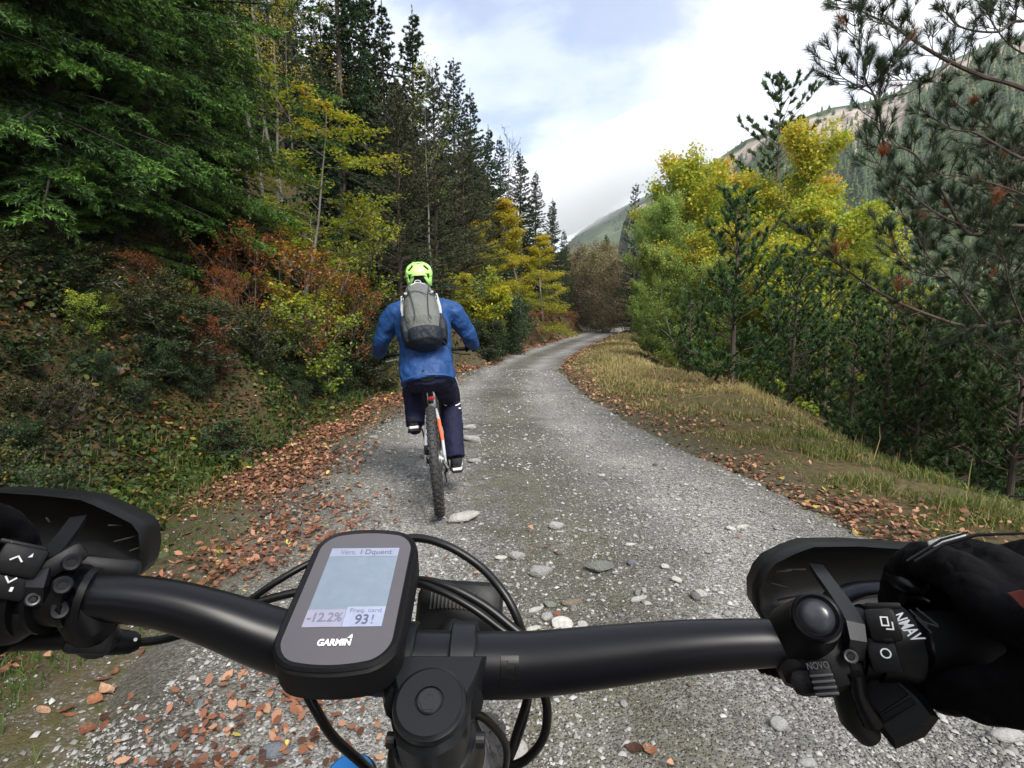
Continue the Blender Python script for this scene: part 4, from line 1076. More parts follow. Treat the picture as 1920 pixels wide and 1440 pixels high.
# ------------------------------------------------------------------ ground cover
cg = np.random.default_rng(99)
def Hv(x, y): return H(x, y)
def rz(x, y):
    u = (x - xl(y)) / (xr(y) - xl(y))
    r = -0.022 * np.exp(-((u - 0.27) / 0.11) ** 2) - 0.022 * np.exp(-((u - 0.74) / 0.11) ** 2)
    return lumps(x * 2.3, y * 2.3) * 0.035 + lumps(x * 9, y * 9) * 0.012 + r + 0.012 - np.maximum(np.abs(u - 0.5) - 0.44, 0) * 0.9
def surf(x, y):
    z = Hv(x, y); on = (x > xl(y) - 0.3) & (x < xr(y) + 0.3)
    return np.where(on, np.maximum(z, rz(x, y)), z)
def ydist(n, a, b, p=1.6):
    """ahead distance with density falling off"""
    u = cg.uniform(0, 1, n); q = 1 - p
    return (a ** q + u * (b ** q - a ** q)) ** (1 / q)
def quads(P, size, tilt, aspect=0.62, fold=0.18):
    N = len(P); nrm = norm(cg.normal(size=(N, 3)) * tilt + np.array([0, 0, 1.0]))
    ax = norm(np.cross(nrm, cg.normal(size=(N, 3)))); bx = np.cross(nrm, ax); s = size.reshape(N, 1)
    f = nrm * s * fold; w_ = aspect * 0.5 * cg.uniform(0.8, 1.25, (N, 1)); cu = nrm * s * cg.uniform(-0.10, 0.28, (N, 1))
    V = np.stack([P - ax * s * 0.5 + cu, P - bx * s * w_ * 0.85 - ax * s * 0.18 + f, P - bx * s * w_ * 0.8 + ax * s * 0.2 + f, P + ax * s * 0.55 + cu, P + bx * s * w_ * 0.8 + ax * s * 0.2 + f, P + bx * s * w_ * 0.85 - ax * s * 0.18 + f], 1)
    return V.reshape(-1, 3), np.arange(6 * N).reshape(-1, 6)
LEAFSTOPS = [(0.0, (0.075, 0.036, 0.022)), (0.3, (0.17, 0.075, 0.042)), (0.6, (0.30, 0.135, 0.072)), (0.85, (0.42, 0.25, 0.15)), (0.95, (0.50, 0.36, 0.10)), (1.0, (0.50, 0.42, 0.10))]
M_FALLEN = leafmat('fallen_leaves', LEAFSTOPS, 0.12, 0.6, 0.15)
M_UNDER = leafmat('undergrowth_leaves', [(0.0, (0.010, 0.017, 0.006)), (0.40, (0.022, 0.036, 0.011)), (0.62, (0.045, 0.062, 0.016)), (0.70, (0.10, 0.10, 0.022)), (0.76, (0.085, 0.042, 0.020)), (1.0, (0.16, 0.060, 0.022))], 0.25, 0.5, 0.0)
M_GRASS = leafmat('grass_blades', [(0.0, (0.040, 0.080, 0.016)), (0.4, (0.085, 0.125, 0.030)), (0.6, (0.19, 0.18, 0.065)), (0.8, (0.34, 0.27, 0.12)), (1.0, (0.46, 0.37, 0.19))], 0.3, 0.6, 0.0)

# undergrowth on the left bank
n = 170000
y = ydist(n, 1.2, 48, 1.35); dl = 0.55 + np.abs(cg.gamma(1.6, 1.7, n))
x = xl(y) - dl
vis = (960 + 1000 * x / y > -420)
x, y, dl = x[vis], y[vis], dl[vis]
cn = np.sin(x * 2.3 + y * 1.1) + np.sin(x * 1.3 - y * 2.9 + 1) + np.sin(x * 5.1 + y * 4.3) * 0.6
keep = (cn > -1.3 + 1.1 * (dl < 0.9)) | (cg.uniform(0, 1, len(x)) < 0.25)
x, y, dl, cn = x[keep], y[keep], dl[keep], cn[keep]
hgt = np.clip(0.10 + 0.12 * cn, 0.03, 0.42) * cg.uniform(0, 1, len(x)) ** 0.7 * np.clip(dl - 0.35, 0.25, 1.4)
z = Hv(x, y) + hgt
sz = (0.022 + 0.0036 * y) * np.minimum(0.5 + cg.gamma(1.8, 0.30, len(x)), 1.7)
V, Fc = quads(np.stack([x, y, z], 1), sz, 0.9)
clump = np.sin(x * 3.1 + y * 2.2) * 0.18 + np.sin(x * 0.9 - y * 0.7 + 2) * 0.14
rn = np.clip(cg.beta(1.6, 2.2, len(x)) + clump, 0, 1)
o_ = link('bank_undergrowth', npmesh('bank_undergrowth', V, Fc, {'rnd': rn}), M_UNDER)
tag(o_, 'low leafy undergrowth of brambles and seedlings covering the left bank', None, None, 'stuff')

# strip of brighter weeds at the foot of the bank
n = 9000
y = ydist(n, 2.2, 30, 1.5); dl = cg.normal(1.0, 0.22, n); x = xl(y) - dl
cn = np.sin(y * 1.9 + 0.5) + np.sin(y * 4.7 + x * 3) * 0.7
k = cn > -0.3; x, y, cn = x[k], y[k], cn[k]
z = Hv(x, y) + cg.uniform(0.01, 0.16, len(x)) * (0.6 + 0.4 * cn)
V, Fc = quads(np.stack([x, y, z], 1), (0.028 + 0.004 * y) * cg.uniform(0.6, 1.4, len(x)), 0.6)
M_WEED = leafmat('weed_leaves', [(0.0, (0.022, 0.038, 0.009)), (0.5, (0.050, 0.080, 0.017)), (0.75, (0.11, 0.14, 0.028)), (0.85, (0.20, 0.10, 0.03)), (1.0, (0.36, 0.30, 0.04))], 0.35, 0.5, 0.0)
o_ = link('roadside_weeds', npmesh('roadside_weeds', V, Fc, {'rnd': cg.beta(2, 2.2, len(x))}), M_WEED)
tag(o_, 'green weeds along the foot of the left bank beside the leaf strip', None, None, 'stuff')

# grass blades
def blades(x, y, h, wdt, lean, rnv, name, label):
    N = len(x); z = surf(x, y) - 0.01
    a = cg.uniform(0, 6.283, N); ln_ = cg.normal(0, lean, N); ld = cg.uniform(0, 6.283, N)
    b = np.stack([x, y, z], 1); s = np.stack([np.cos(a), np.sin(a), np.zeros(N)], 1) * (wdt / 2)[:, None]
    d = np.stack([np.cos(ld) * ln_, np.sin(ld) * ln_, np.ones(N)], 1)
    mid = b + d * (h * 0.55)[:, None]; tip = b + (d * h[:, None]) + np.stack([np.cos(ld), np.sin(ld), -0.3 * np.ones(N)], 1) * (np.abs(ln_) * h * 0.7)[:, None]
    V = np.stack([b - s, b + s, mid + s * 0.7, mid - s * 0.7, tip], 1).reshape(-1, 3)
    i0 = np.arange(N) * 5
    F3 = np.concatenate([np.stack([i0, i0 + 1, i0 + 2], 1), np.stack([i0, i0 + 2, i0 + 3], 1), np.stack([i0 + 3, i0 + 2, i0 + 4], 1)])
    o = link(name, npmesh(name, V, F3, {'rnd': np.tile(rnv, 3)}), M_GRASS)
    return tag(o, label, None, None, 'stuff')
n = 95000
y = ydist(n, 1.6, 45, 1.4); dr = 0.05 + cg.gamma(2.2, 0.75, n); x = xr(y) + dr
k = (dr < 5) & (960 + 1000 * x / y < 2300); x, y, dr = x[k], y[k], dr[k]
tuft = np.sin(x * 7.3 + y * 5.1) + np.sin(x * 3.1 - y * 8.3 + 1) + np.sin(y * 13 + x * 2) * 0.5
k = (tuft + 1.1 * np.sin(x * 1.9 + y * 1.3) * np.sin(y * 1.1 - x) + cg.normal(0, 0.6, len(x)) > -0.1 - 0.5 * sstep(6, 10, y)); x, y, dr, tuft = x[k], y[k], dr[k], tuft[k]
dry = 0.06 + sstep(3.5, 8, y) * 0.42 + 0.13 * np.sin(x * 1.7 + y * 0.9) + 0.10 * sstep(0.9, 2.2, dr)
h = (0.040 + 0.045 * sstep(0, 1.0, dr) + 0.025 * sstep(5, 11, y)) * cg.uniform(0.5, 1.6, len(x)) * (1 + 0.15 * tuft)
h = np.maximum(h * (0.75 + 0.45 * np.sin(x * 2.9 + y * 1.7) * np.sin(y * 2.3)), 0.015) * (0.45 + 0.55 * sstep(0.0, 0.5, dr))
blades(x, y, h, (0.0035 + 0.0011 * y) * cg.uniform(0.7, 1.3, len(x)), 0.55, np.clip(0.32 + dry + cg.normal(0, 0.16, len(x)), 0, 1), 'verge_grass', 'tufts of green and straw coloured grass on the right verge')
n = 26000
y = ydist(n, 1.2, 40, 1.45); dl = np.abs(cg.normal(0.85, 0.35, n)); x = xl(y) - dl
tuft = np.sin(x * 6.3 + y * 4.1) + np.sin(x * 3.1 - y * 6.3 + 1)
k = (tuft > -0.3); x, y, dl = x[k], y[k], dl[k]
blades(x, y, (0.05 + 0.06 * sstep(0.4, 1.0, dl)) * cg.uniform(0.4, 1.6, len(x)), (0.0035 + 0.0011 * y), 0.5, np.clip(0.28 + 0.1 * np.sin(y * 2) + cg.normal(0, 0.15, len(x)), 0, 1), 'bank_grass', 'short green grass along the left edge of the track')
n = 16000
y = ydist(n, 1.0, 22, 1.5); u = cg.choice([0, 1], n); x = xl(y) + (xr(y) - xl(y)) * (0.53 + cg.normal(0, 0.06, n)) ; 
x = np.where(cg.uniform(0, 1, n) < 0.45, xl(y) + np.abs(cg.normal(0, 0.28, n)), x)
tuft = np.sin(x * 5.3 + y * 2.1) + np.sin(x * 9.1 - y * 3.3 + 1) + cg.normal(0, 0.5, n)
k = (tuft > 0.5) ; x, y = x[k], y[k]
blades(x, y, cg.uniform(0.006, 0.028, len(x)), (0.003 + 0.0009 * y), 0.7, np.clip(0.45 + cg.normal(0, 0.15, len(x)), 0, 1), 'track_grass', 'sparse short grass growing in the middle of the track')
# tall dry stalks on the verge
n = 130
y = cg.uniform(3.0, 14, n); x = xr(y) + cg.uniform(1.1, 2.8, n)
blades(x, y, cg.uniform(0.10, 0.38, n), np.full(n, 0.006) + 0.0005 * y, 0.5, cg.uniform(0.65, 0.95, n), 'dry_stalks', 'dry weed stalks standing at the rim of the right verge')

# ---- fallen leaves: carpet
def leaf_positions(n, side):
    y = ydist(n, 1.0, 50, 1.5)
    if side == 'L':
        c_ = 0.30 + 0.12 * np.sin(y * 1.1) - 0.25 * sstep(9, 16, y); w_ = 0.22 + 0.45 * (1 - sstep(2.5, 6, y))
        d = np.where(cg.uniform(0, 1, n) < 0.72, cg.normal(c_, w_, n), cg.uniform(-0.5, 1.2, n) + cg.exponential(0.8, n))
        x = xl(y) - d
    else:
        d = np.where(cg.uniform(0, 1, n) < 0.62, np.abs(cg.normal(0.18, 0.22, n)), cg.uniform(-0.2, 1.6, n) + cg.exponential(0.4, n))
        x = xr(y) + d
    return x, y, d
SMALL = lambda y: (0.030 + 0.0034 * y)
xa, ya, da = leaf_positions(36000, 'L'); pa_ = np.sin(xa * 3.1 + ya * 1.7) + np.sin(ya * 2.9 - xa * 4) + cg.normal(0, 0.7, len(xa)); ka = pa_ > 0.55 - 1.5 * sstep(2.2, 5.5, ya); xa, ya, da = xa[ka], ya[ka], da[ka]; xb, yb, db = leaf_positions(9500, 'R')
pt = np.sin(xb * 3 + yb * 2.1) + np.sin(yb * 4.3) + cg.normal(0, 0.6, len(xb)); kb = (pt > 0.1) | (yb > 8); xb, yb, db = xb[kb], yb[kb], db[kb]
x = np.concatenate([xa, xb]); y = np.concatenate([ya, yb])
z = surf(x, y) + 0.004 + cg.uniform(0, 0.03, len(x)) + np.where(x > xr(y) + 0.35, cg.uniform(0, 0.035, len(x)), 0)
V, Fc = quads(np.stack([x, y, z], 1), SMALL(y) * cg.uniform(0.35, 1.25, len(x)), 0.36, 0.62, 0.16)
side = np.concatenate([np.zeros(len(xa)), np.ones(len(xb))])
rn = np.clip(cg.beta(1.3, 1.7, len(x)) + np.where(side > 0, 0.02, -0.05), 0, 1)
rn = np.where(rn > 0.85, rn * 0.9, rn); yl = cg.uniform(0, 1, len(x)) < 0.02; rn = np.where(yl, 1.0, rn)
o_ = link('fallen_leaves', npmesh('fallen_leaves', V, Fc, {'rnd': rn}), M_FALLEN)
tag(o_, 'carpet of brown and orange fallen leaves along both edges of the track', None, None, 'stuff')

# ---- single fallen leaves, curled, each its own thing
def leaf_shape(seed):
    rg = np.random.default_rng(seed); K = 7
    prof = np.array([0.0, 0.62, 0.95, 1.0, 0.82, 0.48, 0.0]) * rg.uniform(0.85, 1.1)
    Vs = []; Fs = []
    cu = rg.uniform(0.15, 0.7); tw = rg.uniform(-0.6, 0.6); cup = rg.uniform(-0.1, 0.55)
    for k in range(K):
        t_ = k / (K - 1); yy = t_ - 0.5; hw = 0.33 * prof[k] + (0.0 if 0 < k < K - 1 else 0.012)
        zc = cu * yy * yy * 1.4
        for j, q in enumerate((-1, 0, 1)):
            zz_ = zc + abs(q) * cup * hw + q * hw * tw * yy + (rg.normal(0, 0.015) if q else 0)
            Vs.append((q * hw, yy, zz_))
    for k in range(K - 1):
        for j in range(2):
            a = k * 3 + j; Fs.append((a, a + 1, a + 4, a + 3))
    n0 = len(Vs)
    Vs += [(-0.008, -0.5, cu * 0.35), (0.008, -0.5, cu * 0.35), (0.02, -0.72, cu * 0.35 + 0.04), (0.004, -0.72, cu * 0.35 + 0.04)]
    Fs.append((n0, n0 + 1, n0 + 2, n0 + 3))
    V = np.array(Vs); V[:, 2] -= V[:, 2].min()
    me = bpy.data.meshes.new('fallen_leaf'); me.from_pydata(V.tolist(), [], Fs); me.update()
    me.polygons.foreach_set('use_smooth', [True] * len(me.polygons))
    return me
LEAFCOL = {'dark brown': (0.095, 0.045, 0.028), 'rust brown': (0.20, 0.080, 0.042), 'orange brown': (0.33, 0.14, 0.068), 'pale tan': (0.42, 0.25, 0.155), 'yellow': (0.55, 0.43, 0.10)}
def leaf_material(nm, c):
    m, t, o = new_mat('leaf_' + nm.replace(' ', '_'))
    g = t.node('ShaderNodeTexCoord').outputs['Object']
    oi = t.node('ShaderNodeObjectInfo').outputs['Random']
    nz = t.noise(g, 7, 4, 0.7)
    cc = t.mix(t.ramp(nz, [(0.4, 0.0), (0.7, 1.0)]), c, tuple(q * 0.5 for q in c))
    cc = t.mix(1.0, cc, t.ramp(oi, [(0.0, 0.75), (1.0, 1.2)]), 'MULTIPLY')
    b = principled(t, o, cc, 0.6, 0, 0.3, bump_of(t, nz, 0.4, 0.05))
    tr = t.node('ShaderNodeBsdfTranslucent'); t.link(cc, tr.inputs['Color'])
    mx = t.node('ShaderNodeMixShader'); mx.inputs[0].default_value = 0.15
    t.link(b.outputs[0], mx.inputs[1]); t.link(tr.outputs[0], mx.inputs[2]); t.link(mx.outputs[0], o.inputs['Surface'])
    return m
LM = {k: leaf_material(k, c) for k, c in LEAFCOL.items()}
LSH = []
for k, nm in enumerate(LEAFCOL):
    for q in range(3):
        me = leaf_shape(100 + k * 10 + q); me.materials.append(LM[nm]); LSH.append((nm, ('flat', 'curled', 'folded')[q], me))
def put_leaf(x, y, size, nm, form, label, group=None, rot=None, tilt=0.25):
    me = [q[2] for q in LSH if q[0] == nm and q[1] == form][0]
    o = bpy.data.objects.new('fallen_leaf', me); COL.objects.link(o)
    o.location = (x, y, surf_z(x, y) + 0.003)
    o.rotation_euler = (cg.normal(0, tilt), cg.normal(0, tilt), cg.uniform(0, 6.28) if rot is None else rot)
    o.scale = (size, size, size)
    return tag(o, label, 'leaf', group)
q = G(1190, 1404); put_leaf(q.x, q.y, 0.060, 'dark brown', 'curled', 'dark brown curled leaf lying on the track below the right handlebar', tilt=0.1, rot=1.2)
q = G(1218, 1406); put_leaf(q.x, q.y, 0.060, 'orange brown', 'flat', 'orange leaf with a long stalk touching the dark brown one on the track', tilt=0.1, rot=0.1)
q = G(1469, 927); put_leaf(q.x, q.y, 0.10, 'yellow', 'flat', 'bright yellow leaf alone on the right edge of the track', tilt=0.1, rot=1.5)
q = G(1607, 995); put_leaf(q.x, q.y, 0.07, 'yellow', 'curled', 'yellow leaf in the grass above the right hand guard')
cnt = 0; tries = 0
px_seen = []
while cnt < 286 and tries < 9000:
    tries += 1
    if cg.uniform() < 0.5:
        y0 = float(ydist(1, 1.6, 7.5, 1.25)[0]); d_ = abs(cg.normal(0.35, 0.5)); x0 = float(xl(y0)) - d_ + 0.12; sd_ = 'left'
    else:
        y0 = float(ydist(1, 2.6, 8.5, 1.25)[0]); d_ = abs(cg.normal(0.40, 0.45)); x0 = float(xr(y0)) + d_ - 0.04; sd_ = 'right'
    u_ = 960 + 1000 * x0 / y0
    if u_ < -10 or u_ > 1930: continue
    nm = str(cg.choice(list(LEAFCOL), p=[0.16, 0.3, 0.32, 0.17, 0.05])); fm = str(cg.choice(['flat', 'curled', 'folded']))
    onr = d_ < 0.12
    if sd_ == 'left': where = 'on the gravel edge left of the track' if onr else 'in the leaf strip left of the track' if d_ < 0.5 else 'at the foot of the left bank'
    else: where = 'on the gravel at the right edge of the track' if onr else 'in the grass of the right verge' if d_ > 0.45 else 'at the grass edge right of the track'
    where += ', near' if y0 < 3.3 else ', midway' if y0 < 5 else ', further off'
    put_leaf(x0, y0, float(cg.uniform(0.040, 0.070)) * (1.25 if nm == 'pale tan' else 1), nm, fm, f'{fm} {nm} leaf {where}', 'fallen leaves beside the track')
    cnt += 1

# ---- stones
def rock_mesh(seed, flat=0.55, n=1):
    rg = np.random.default_rng(seed); bm = bmesh.new(); bmesh.ops.create_icosphere(bm, subdivisions=n, radius=0.5)
    ax = np.array([1.0, rg.uniform(0.6, 0.95), flat * rg.uniform(0.7, 1.2)])
    cuts = [(norm(rg.normal(size=3)), rg.uniform(0.30, 0.42)) for _ in range(7)]
    for v in bm.verts:
        p_ = np.array(v.co) * (1 + rg.normal(0, 0.05))
        for nn_, dd in cuts:
            e_ = p_ @ nn_ - dd
            if e_ > 0: p_ = p_ - nn_ * e_ * 0.85
        v.co = Vector(p_ * ax)
    me = bpy.data.meshes.new('stone'); bm.to_mesh(me); bm.free()
    if n > 1: me.polygons.foreach_set('use_smooth', [True] * len(me.polygons))
    return me
def stone_mat(nm, c, c2):
    m, t, o = new_mat('stone_' + nm.replace(' ', '_'))
    g = t.node('ShaderNodeTexCoord').outputs['Object']
    nz = t.noise(g, 5, 5, 0.7); n2 = t.noise(g, 22, 4, 0.7)
    oi = t.node('ShaderNodeObjectInfo').outputs['Random']
    cc = t.mix(t.ramp(nz, [(0.38, 0.0), (0.62, 1.0)]), c, c2)
    cc = t.mix(1.0, cc, t.ramp(oi, [(0.0, 0.8), (1.0, 1.25)]), 'MULTIPLY')
    principled(t, o, cc, 0.8, 0, 0.35, bump_of(t, n2, 0.7, 0.06))
    return m
STC = {'pale grey': ((0.48, 0.475, 0.45), (0.36, 0.355, 0.34)), 'grey': ((0.25, 0.25, 0.245), (0.18, 0.178, 0.17)), 'off white': ((0.68, 0.66, 0.61), (0.50, 0.48, 0.43)),
       'greenish grey': ((0.24, 0.26, 0.225), (0.17, 0.185, 0.16)), 'brownish': ((0.26, 0.21, 0.16), (0.19, 0.15, 0.115)), 'reddish': ((0.36, 0.14, 0.08), (0.26, 0.11, 0.07)), 'bluish grey': ((0.24, 0.26, 0.29), (0.19, 0.20, 0.22))}
SM = {k: stone_mat(k, *c) for k, c in STC.items()}
STM = {}
for k, nm in enumerate(STC):
    for q, (fm, fl) in enumerate((('flat', 0.32), ('rounded', 0.62), ('angular', 0.5))):
        me = rock_mesh(200 + k * 7 + q, fl, 2); me.materials.append(SM[nm]); STM[nm, fm] = me
        if fm == 'angular': me.polygons.foreach_set('use_smooth', [False] * len(me.polygons))
def put_stone(x, y, size, nm, fm, label, group=None, rot=None, sink=0.13, sy=1.0):
    o = bpy.data.objects.new('stone', STM[nm, fm]); COL.objects.link(o)
    hgt = {'flat': 0.13, 'rounded': 0.26, 'angular': 0.2}[fm] * size
    o.location = (x, y, surf_z(x, y) + hgt * (1 - 2 * sink)); o.rotation_euler = (cg.normal(0, 0.08), cg.normal(0, 0.08), cg.uniform(0, 6.28) if rot is None else rot)
    o.scale = (size, size * sy, size)
    return tag(o, label, 'stone', group)
for (u, v, w_px, nm, fm, lb, sy) in [
    (865, 976, 66, 'off white', 'flat', 'large pale flat stone just behind the cyclist rear wheel', 0.75), (1042, 996, 34, 'pale grey', 'angular', 'pale block shaped stone right of the large flat one', 0.6),
    (1370, 999, 22, 'off white', 'flat', 'small white chip beside the long white sliver on the right', 0.6), (1390, 998, 30, 'off white', 'flat', 'long white sliver of stone on the right half of the track', 0.35),
    (968, 1052, 34, 'pale grey', 'angular', 'pale stone in the pair right of the bike computer cable', 0.7), (938, 1050, 24, 'off white', 'flat', 'small white stone left of its pale neighbour beside the cable', 0.7),
    (1012, 1085, 48, 'pale grey', 'angular', 'chunky pale grey stone above the middle of the handlebar', 0.6), (1122, 1076, 50, 'greenish grey', 'angular', 'greenish grey slab of stone in the middle of the track', 0.6),
    (1045, 1157, 14, 'reddish', 'angular', 'single brick red stone just above the handlebar', 1.0), (1053, 1180, 38, 'off white', 'angular', 'off white stone touching the handlebar in the view', 0.7),
    (1024, 1166, 22, 'pale grey', 'rounded', 'rounded pale stone left of the brick red one', 0.8), (1092, 1178, 18, 'off white', 'angular', 'small white square stone right of the off white one above the bar', 0.9),
    (1002, 1151, 30, 'off white', 'flat', 'flat creamy stone left of the brick red one', 0.5), (1030, 1142, 22, 'greenish grey', 'angular', 'greenish stone above the brick red one', 0.8),
    (942, 1136, 20, 'pale grey', 'rounded', 'round pale stone between the headlight and the cable loop', 1.0), (998, 1187, 28, 'off white', 'flat', 'whitish stone half hidden by the handlebar', 0.6),
    (1180, 1031, 20, 'off white', 'flat', 'flat whitish stone in the patch of pebbles ahead', 0.5), (1183, 1067, 16, 'bluish grey', 'rounded', 'bluish rounded pebble right of the greenish slab', 1.0),
    (1246, 1072, 16, 'off white', 'rounded', 'white rounded pebble right of the pebble patch', 0.9), (1048, 1046, 14, 'brownish', 'rounded', 'brownish pebble in the middle of the track', 1.0),
    (1072, 1137, 40, 'brownish', 'flat', 'long brownish flat stone set into the track', 0.4), (1195, 1137, 36, 'off white', 'flat', 'long pale shard right of the middle of the track', 0.4),
    (1313, 1121, 20, 'off white', 'angular', 'pale cube like stone left of the right hand guard', 0.9), (1363, 1155, 16, 'pale grey', 'rounded', 'grey pebble close to the right hand guard', 0.7),
    (1270, 942, 14, 'off white', 'flat', 'single white pebble on the smooth right wheel track', 0.7), (1276, 1271, 20, 'bluish grey', 'rounded', 'bluish pebble just below the right handlebar', 0.7),
    (1458, 1356, 28, 'pale grey', 'rounded', 'oval grey pebble below the ribbed thumb switch', 0.7), (1040, 1308, 18, 'bluish grey', 'angular', 'blue grey stone beneath the handlebar beside the cable', 1.2),
    (968, 1415, 34, 'off white', 'rounded', 'large whitish stone between the cables at the lower edge', 1.3), (520, 1415, 50, 'bluish grey', 'flat', 'large dark grey flat stone near the lower edge left of the head tube', 0.7),
    (1890, 1388, 50, 'pale grey', 'flat', 'flat pale stone at the lower right corner', 0.45), (1515, 1428, 30, 'pale grey', 'flat', 'pale flat stone cut by the lower edge', 0.6),
    (885, 830, 42, 'pale grey', 'flat', 'pale flat rock beside the rider lower leg', 0.5), (880, 806, 30, 'pale grey', 'flat', 'flat light rock above the one beside the rider leg', 0.5),
    (890, 868, 30, 'pale grey', 'flat', 'pale rock near the rider right shoe', 0.5), (700, 825, 22, 'pale grey', 'flat', 'pale rock left of the rider near the leaf strip', 0.5),
    (237, 868, 22, 'pale grey', 'angular', 'grey rock half buried at the foot of the left bank', 0.8), (1235, 660, 12, 'pale grey', 'angular', 'pale rock sticking out of the brown verge under the leaning shrub', 0.8),
    (1180, 960, 12, 'pale grey', 'rounded', 'small pale pebble left of the single white one', 1.0), (1208, 1140, 18, 'greenish grey', 'flat', 'greenish flat pebble beside the long pale shard', 0.6)]:
    q = G(u, v); d3 = (q - Vector((0, 0, CAM_H))).length
    put_stone(q.x, q.y, w_px / 1000 * d3 * 1.05, nm, fm, lb, rot=cg.normal(0, 0.15), sy=sy * 1.25)
cnt = 0
names = list(STC)
while cnt < 258:
    y0 = float(ydist(1, 1.05, 5.0, 1.5)[0]); x0 = cg.normal(0.25, 0.55) * (0.5 + y0 * 0.3) if cg.uniform() < 0.55 else cg.uniform(float(xl(y0)), float(xr(y0)))
    if not (float(xl(y0)) + 0.05 < x0 < float(xr(y0)) - 0.05): continue
    if y0 > 2.6 and cg.uniform() < 0.5: continue
    nm = str(cg.choice(names, p=[0.26, 0.26, 0.12, 0.13, 0.13, 0.01, 0.09])); fm = str(cg.choice(['flat', 'rounded', 'angular']))
    s_ = float(min(0.055, 0.014 + cg.exponential(0.010)) * (0.75 + 0.16 * y0))
    third = (x0 - float(xl(y0))) / (float(xr(y0)) - float(xl(y0)))
    where = 'on the left of the track' if third < 0.36 else 'mid track' if third < 0.66 else 'on the right of the track'
    where += ', near the handlebar' if y0 < 1.8 else ', this side of the cyclist' if y0 < 3.0 else ', beside the cyclist'
    sz_ = 'small' if s_ < 0.025 else 'medium' if s_ < 0.045 else 'larger'
    put_stone(x0, y0, s_, nm, fm, f'{sz_} {fm} {nm} stone {where}', 'loose stones on the track', sy=float(cg.uniform(0.75, 1.1)))
    cnt += 1
# the rest of the loose gravel as one mass
def gravel_mass(n, y0, y1, p_, smin, smean, name, label):
    y = ydist(n, y0, y1, p_); x = xl(y) + (xr(y) - xl(y)) * np.where(cg.uniform(0, 1, n) < 0.85, cg.uniform(0.0, 1.0, n), cg.uniform(-0.13, 1.06, n))
    cn = np.sin(x * 4.1 + y * 1.3) + np.sin(x * 1.9 - y * 2.3 + 1) + cg.normal(0, 0.8, n)
    k = cn > -0.9; x, y = x[k], y[k]; n = len(x)
    s = (smin + cg.exponential(smean, n)).clip(0, 0.034) * (0.8 + 0.12 * y)
    base = [rock_mesh(300 + q, 0.6, 1) for q in range(6)]
    BV = [np.array([v.co[:] for v in b.vertices]) for b in base]; BF = np.array([p.vertices[:] for p in base[0].polygons])
    for b in base: bpy.data.meshes.remove(b)
    # octahedral pebbles are enough at this size
    oc = np.array([[0.5, 0, 0], [0.1, 0.42, 0], [-0.5, 0.05, 0.02], [-0.1, -0.42, 0], [0.05, 0.03, 0.30], [0.0, 0.0, -0.25], [0.30, 0.28, 0.12], [-0.3, -0.3, 0.14]])
    oF = np.array([[0, 6, 4], [6, 1, 4], [1, 2, 4], [2, 7, 4], [7, 3, 4], [3, 0, 4], [0, 1, 6], [2, 3, 7]])
    a = cg.uniform(0, 6.283, n); ca, sa = np.cos(a), np.sin(a)
    j = oc[None] * (1 + cg.normal(0, 0.16, (n, 8, 3))) * s[:, None, None]
    asp = cg.uniform(0.6, 1.1, (n, 1)); j[..., 1] *= asp; j[..., 2] *= cg.uniform(0.6, 1.3, (n, 1))
    X_ = j[..., 0] * ca[:, None] - j[..., 1] * sa[:, None]; Y_ = j[..., 0] * sa[:, None] + j[..., 1] * ca[:, None]
    Z_ = j[..., 2]
    V = np.stack([X_ + x[:, None], Y_ + y[:, None], Z_ + (surf(x, y) + s * 0.08)[:, None]], -1).reshape(-1, 3)
    Fc = (np.arange(n)[:, None, None] * 8 + oF[None]).reshape(-1, 3)
    o = link(name, npmesh(name, V, Fc, {'rnd': np.repeat(cg.uniform(0, 1, n), 8)}), M_GRAV)
    return tag(o, label, None, None, 'stuff')
m, t, o = new_mat('loose_gravel')
at = t.node('ShaderNodeAttribute'); at.attribute_name = 'rnd'
c = t.ramp(at.outputs['Fac'], [(0.0, (0.10, 0.095, 0.085)), (0.3, (0.17, 0.16, 0.14)), (0.6, (0.24, 0.235, 0.225)), (0.88, (0.30, 0.30, 0.285)), (1.0, (0.42, 0.41, 0.39))])
principled(t, o, c, 0.8, 0, 0.3)
M_GRAV = m
gravel_mass(60000, 1.0, 14, 1.7, 0.004, 0.0062, 'gravel', 'loose grey gravel and grit lying over the whole track')
# ------------------------------------------------------------------ materials for bikes and people
M_RUBBER = pmat('tyre_rubber', (0.028, 0.027, 0.026), 0.75, nscale=60, var=0.5, bstr=0.3)
M_BLACK = pmat('black_metal', (0.006, 0.006, 0.007), 0.42, nscale=40, var=0.2, bstr=0.05, spec=0.5)
M_PLAST = pmat('black_plastic', (0.0035, 0.0035, 0.004), 0.5, nscale=90, var=0.2, bstr=0.15, bdist=0.0006, spec=0.3)
M_MATT = pmat('matt_rubber', (0.0035, 0.0035, 0.0045), 0.6, nscale=120, var=0.2, bstr=0.2, bdist=0.0006, spec=0.25)
M_CABLE = pmat('cable_sheath', (0.003, 0.003, 0.003), 0.38, nscale=40, var=0.1, bstr=0.0, spec=0.4)
M_BOLT = pmat('dark_steel', (0.10, 0.10, 0.105), 0.4, 0.6, nscale=60, var=0.1, bstr=0.0)
M_STEEL = pmat('steel', (0.42, 0.42, 0.42), 0.35, 0.9, nscale=60, var=0.1, bstr=0.05)
M_FRAME = pmat('grey_paint', (0.40, 0.41, 0.42), 0.35, nscale=8, var=0.06, bstr=0.0, coat=0.4)
M_FRAMED = pmat('dark_grey_paint', (0.05, 0.05, 0.055), 0.4, nscale=8, var=0.06, bstr=0.0, coat=0.3)
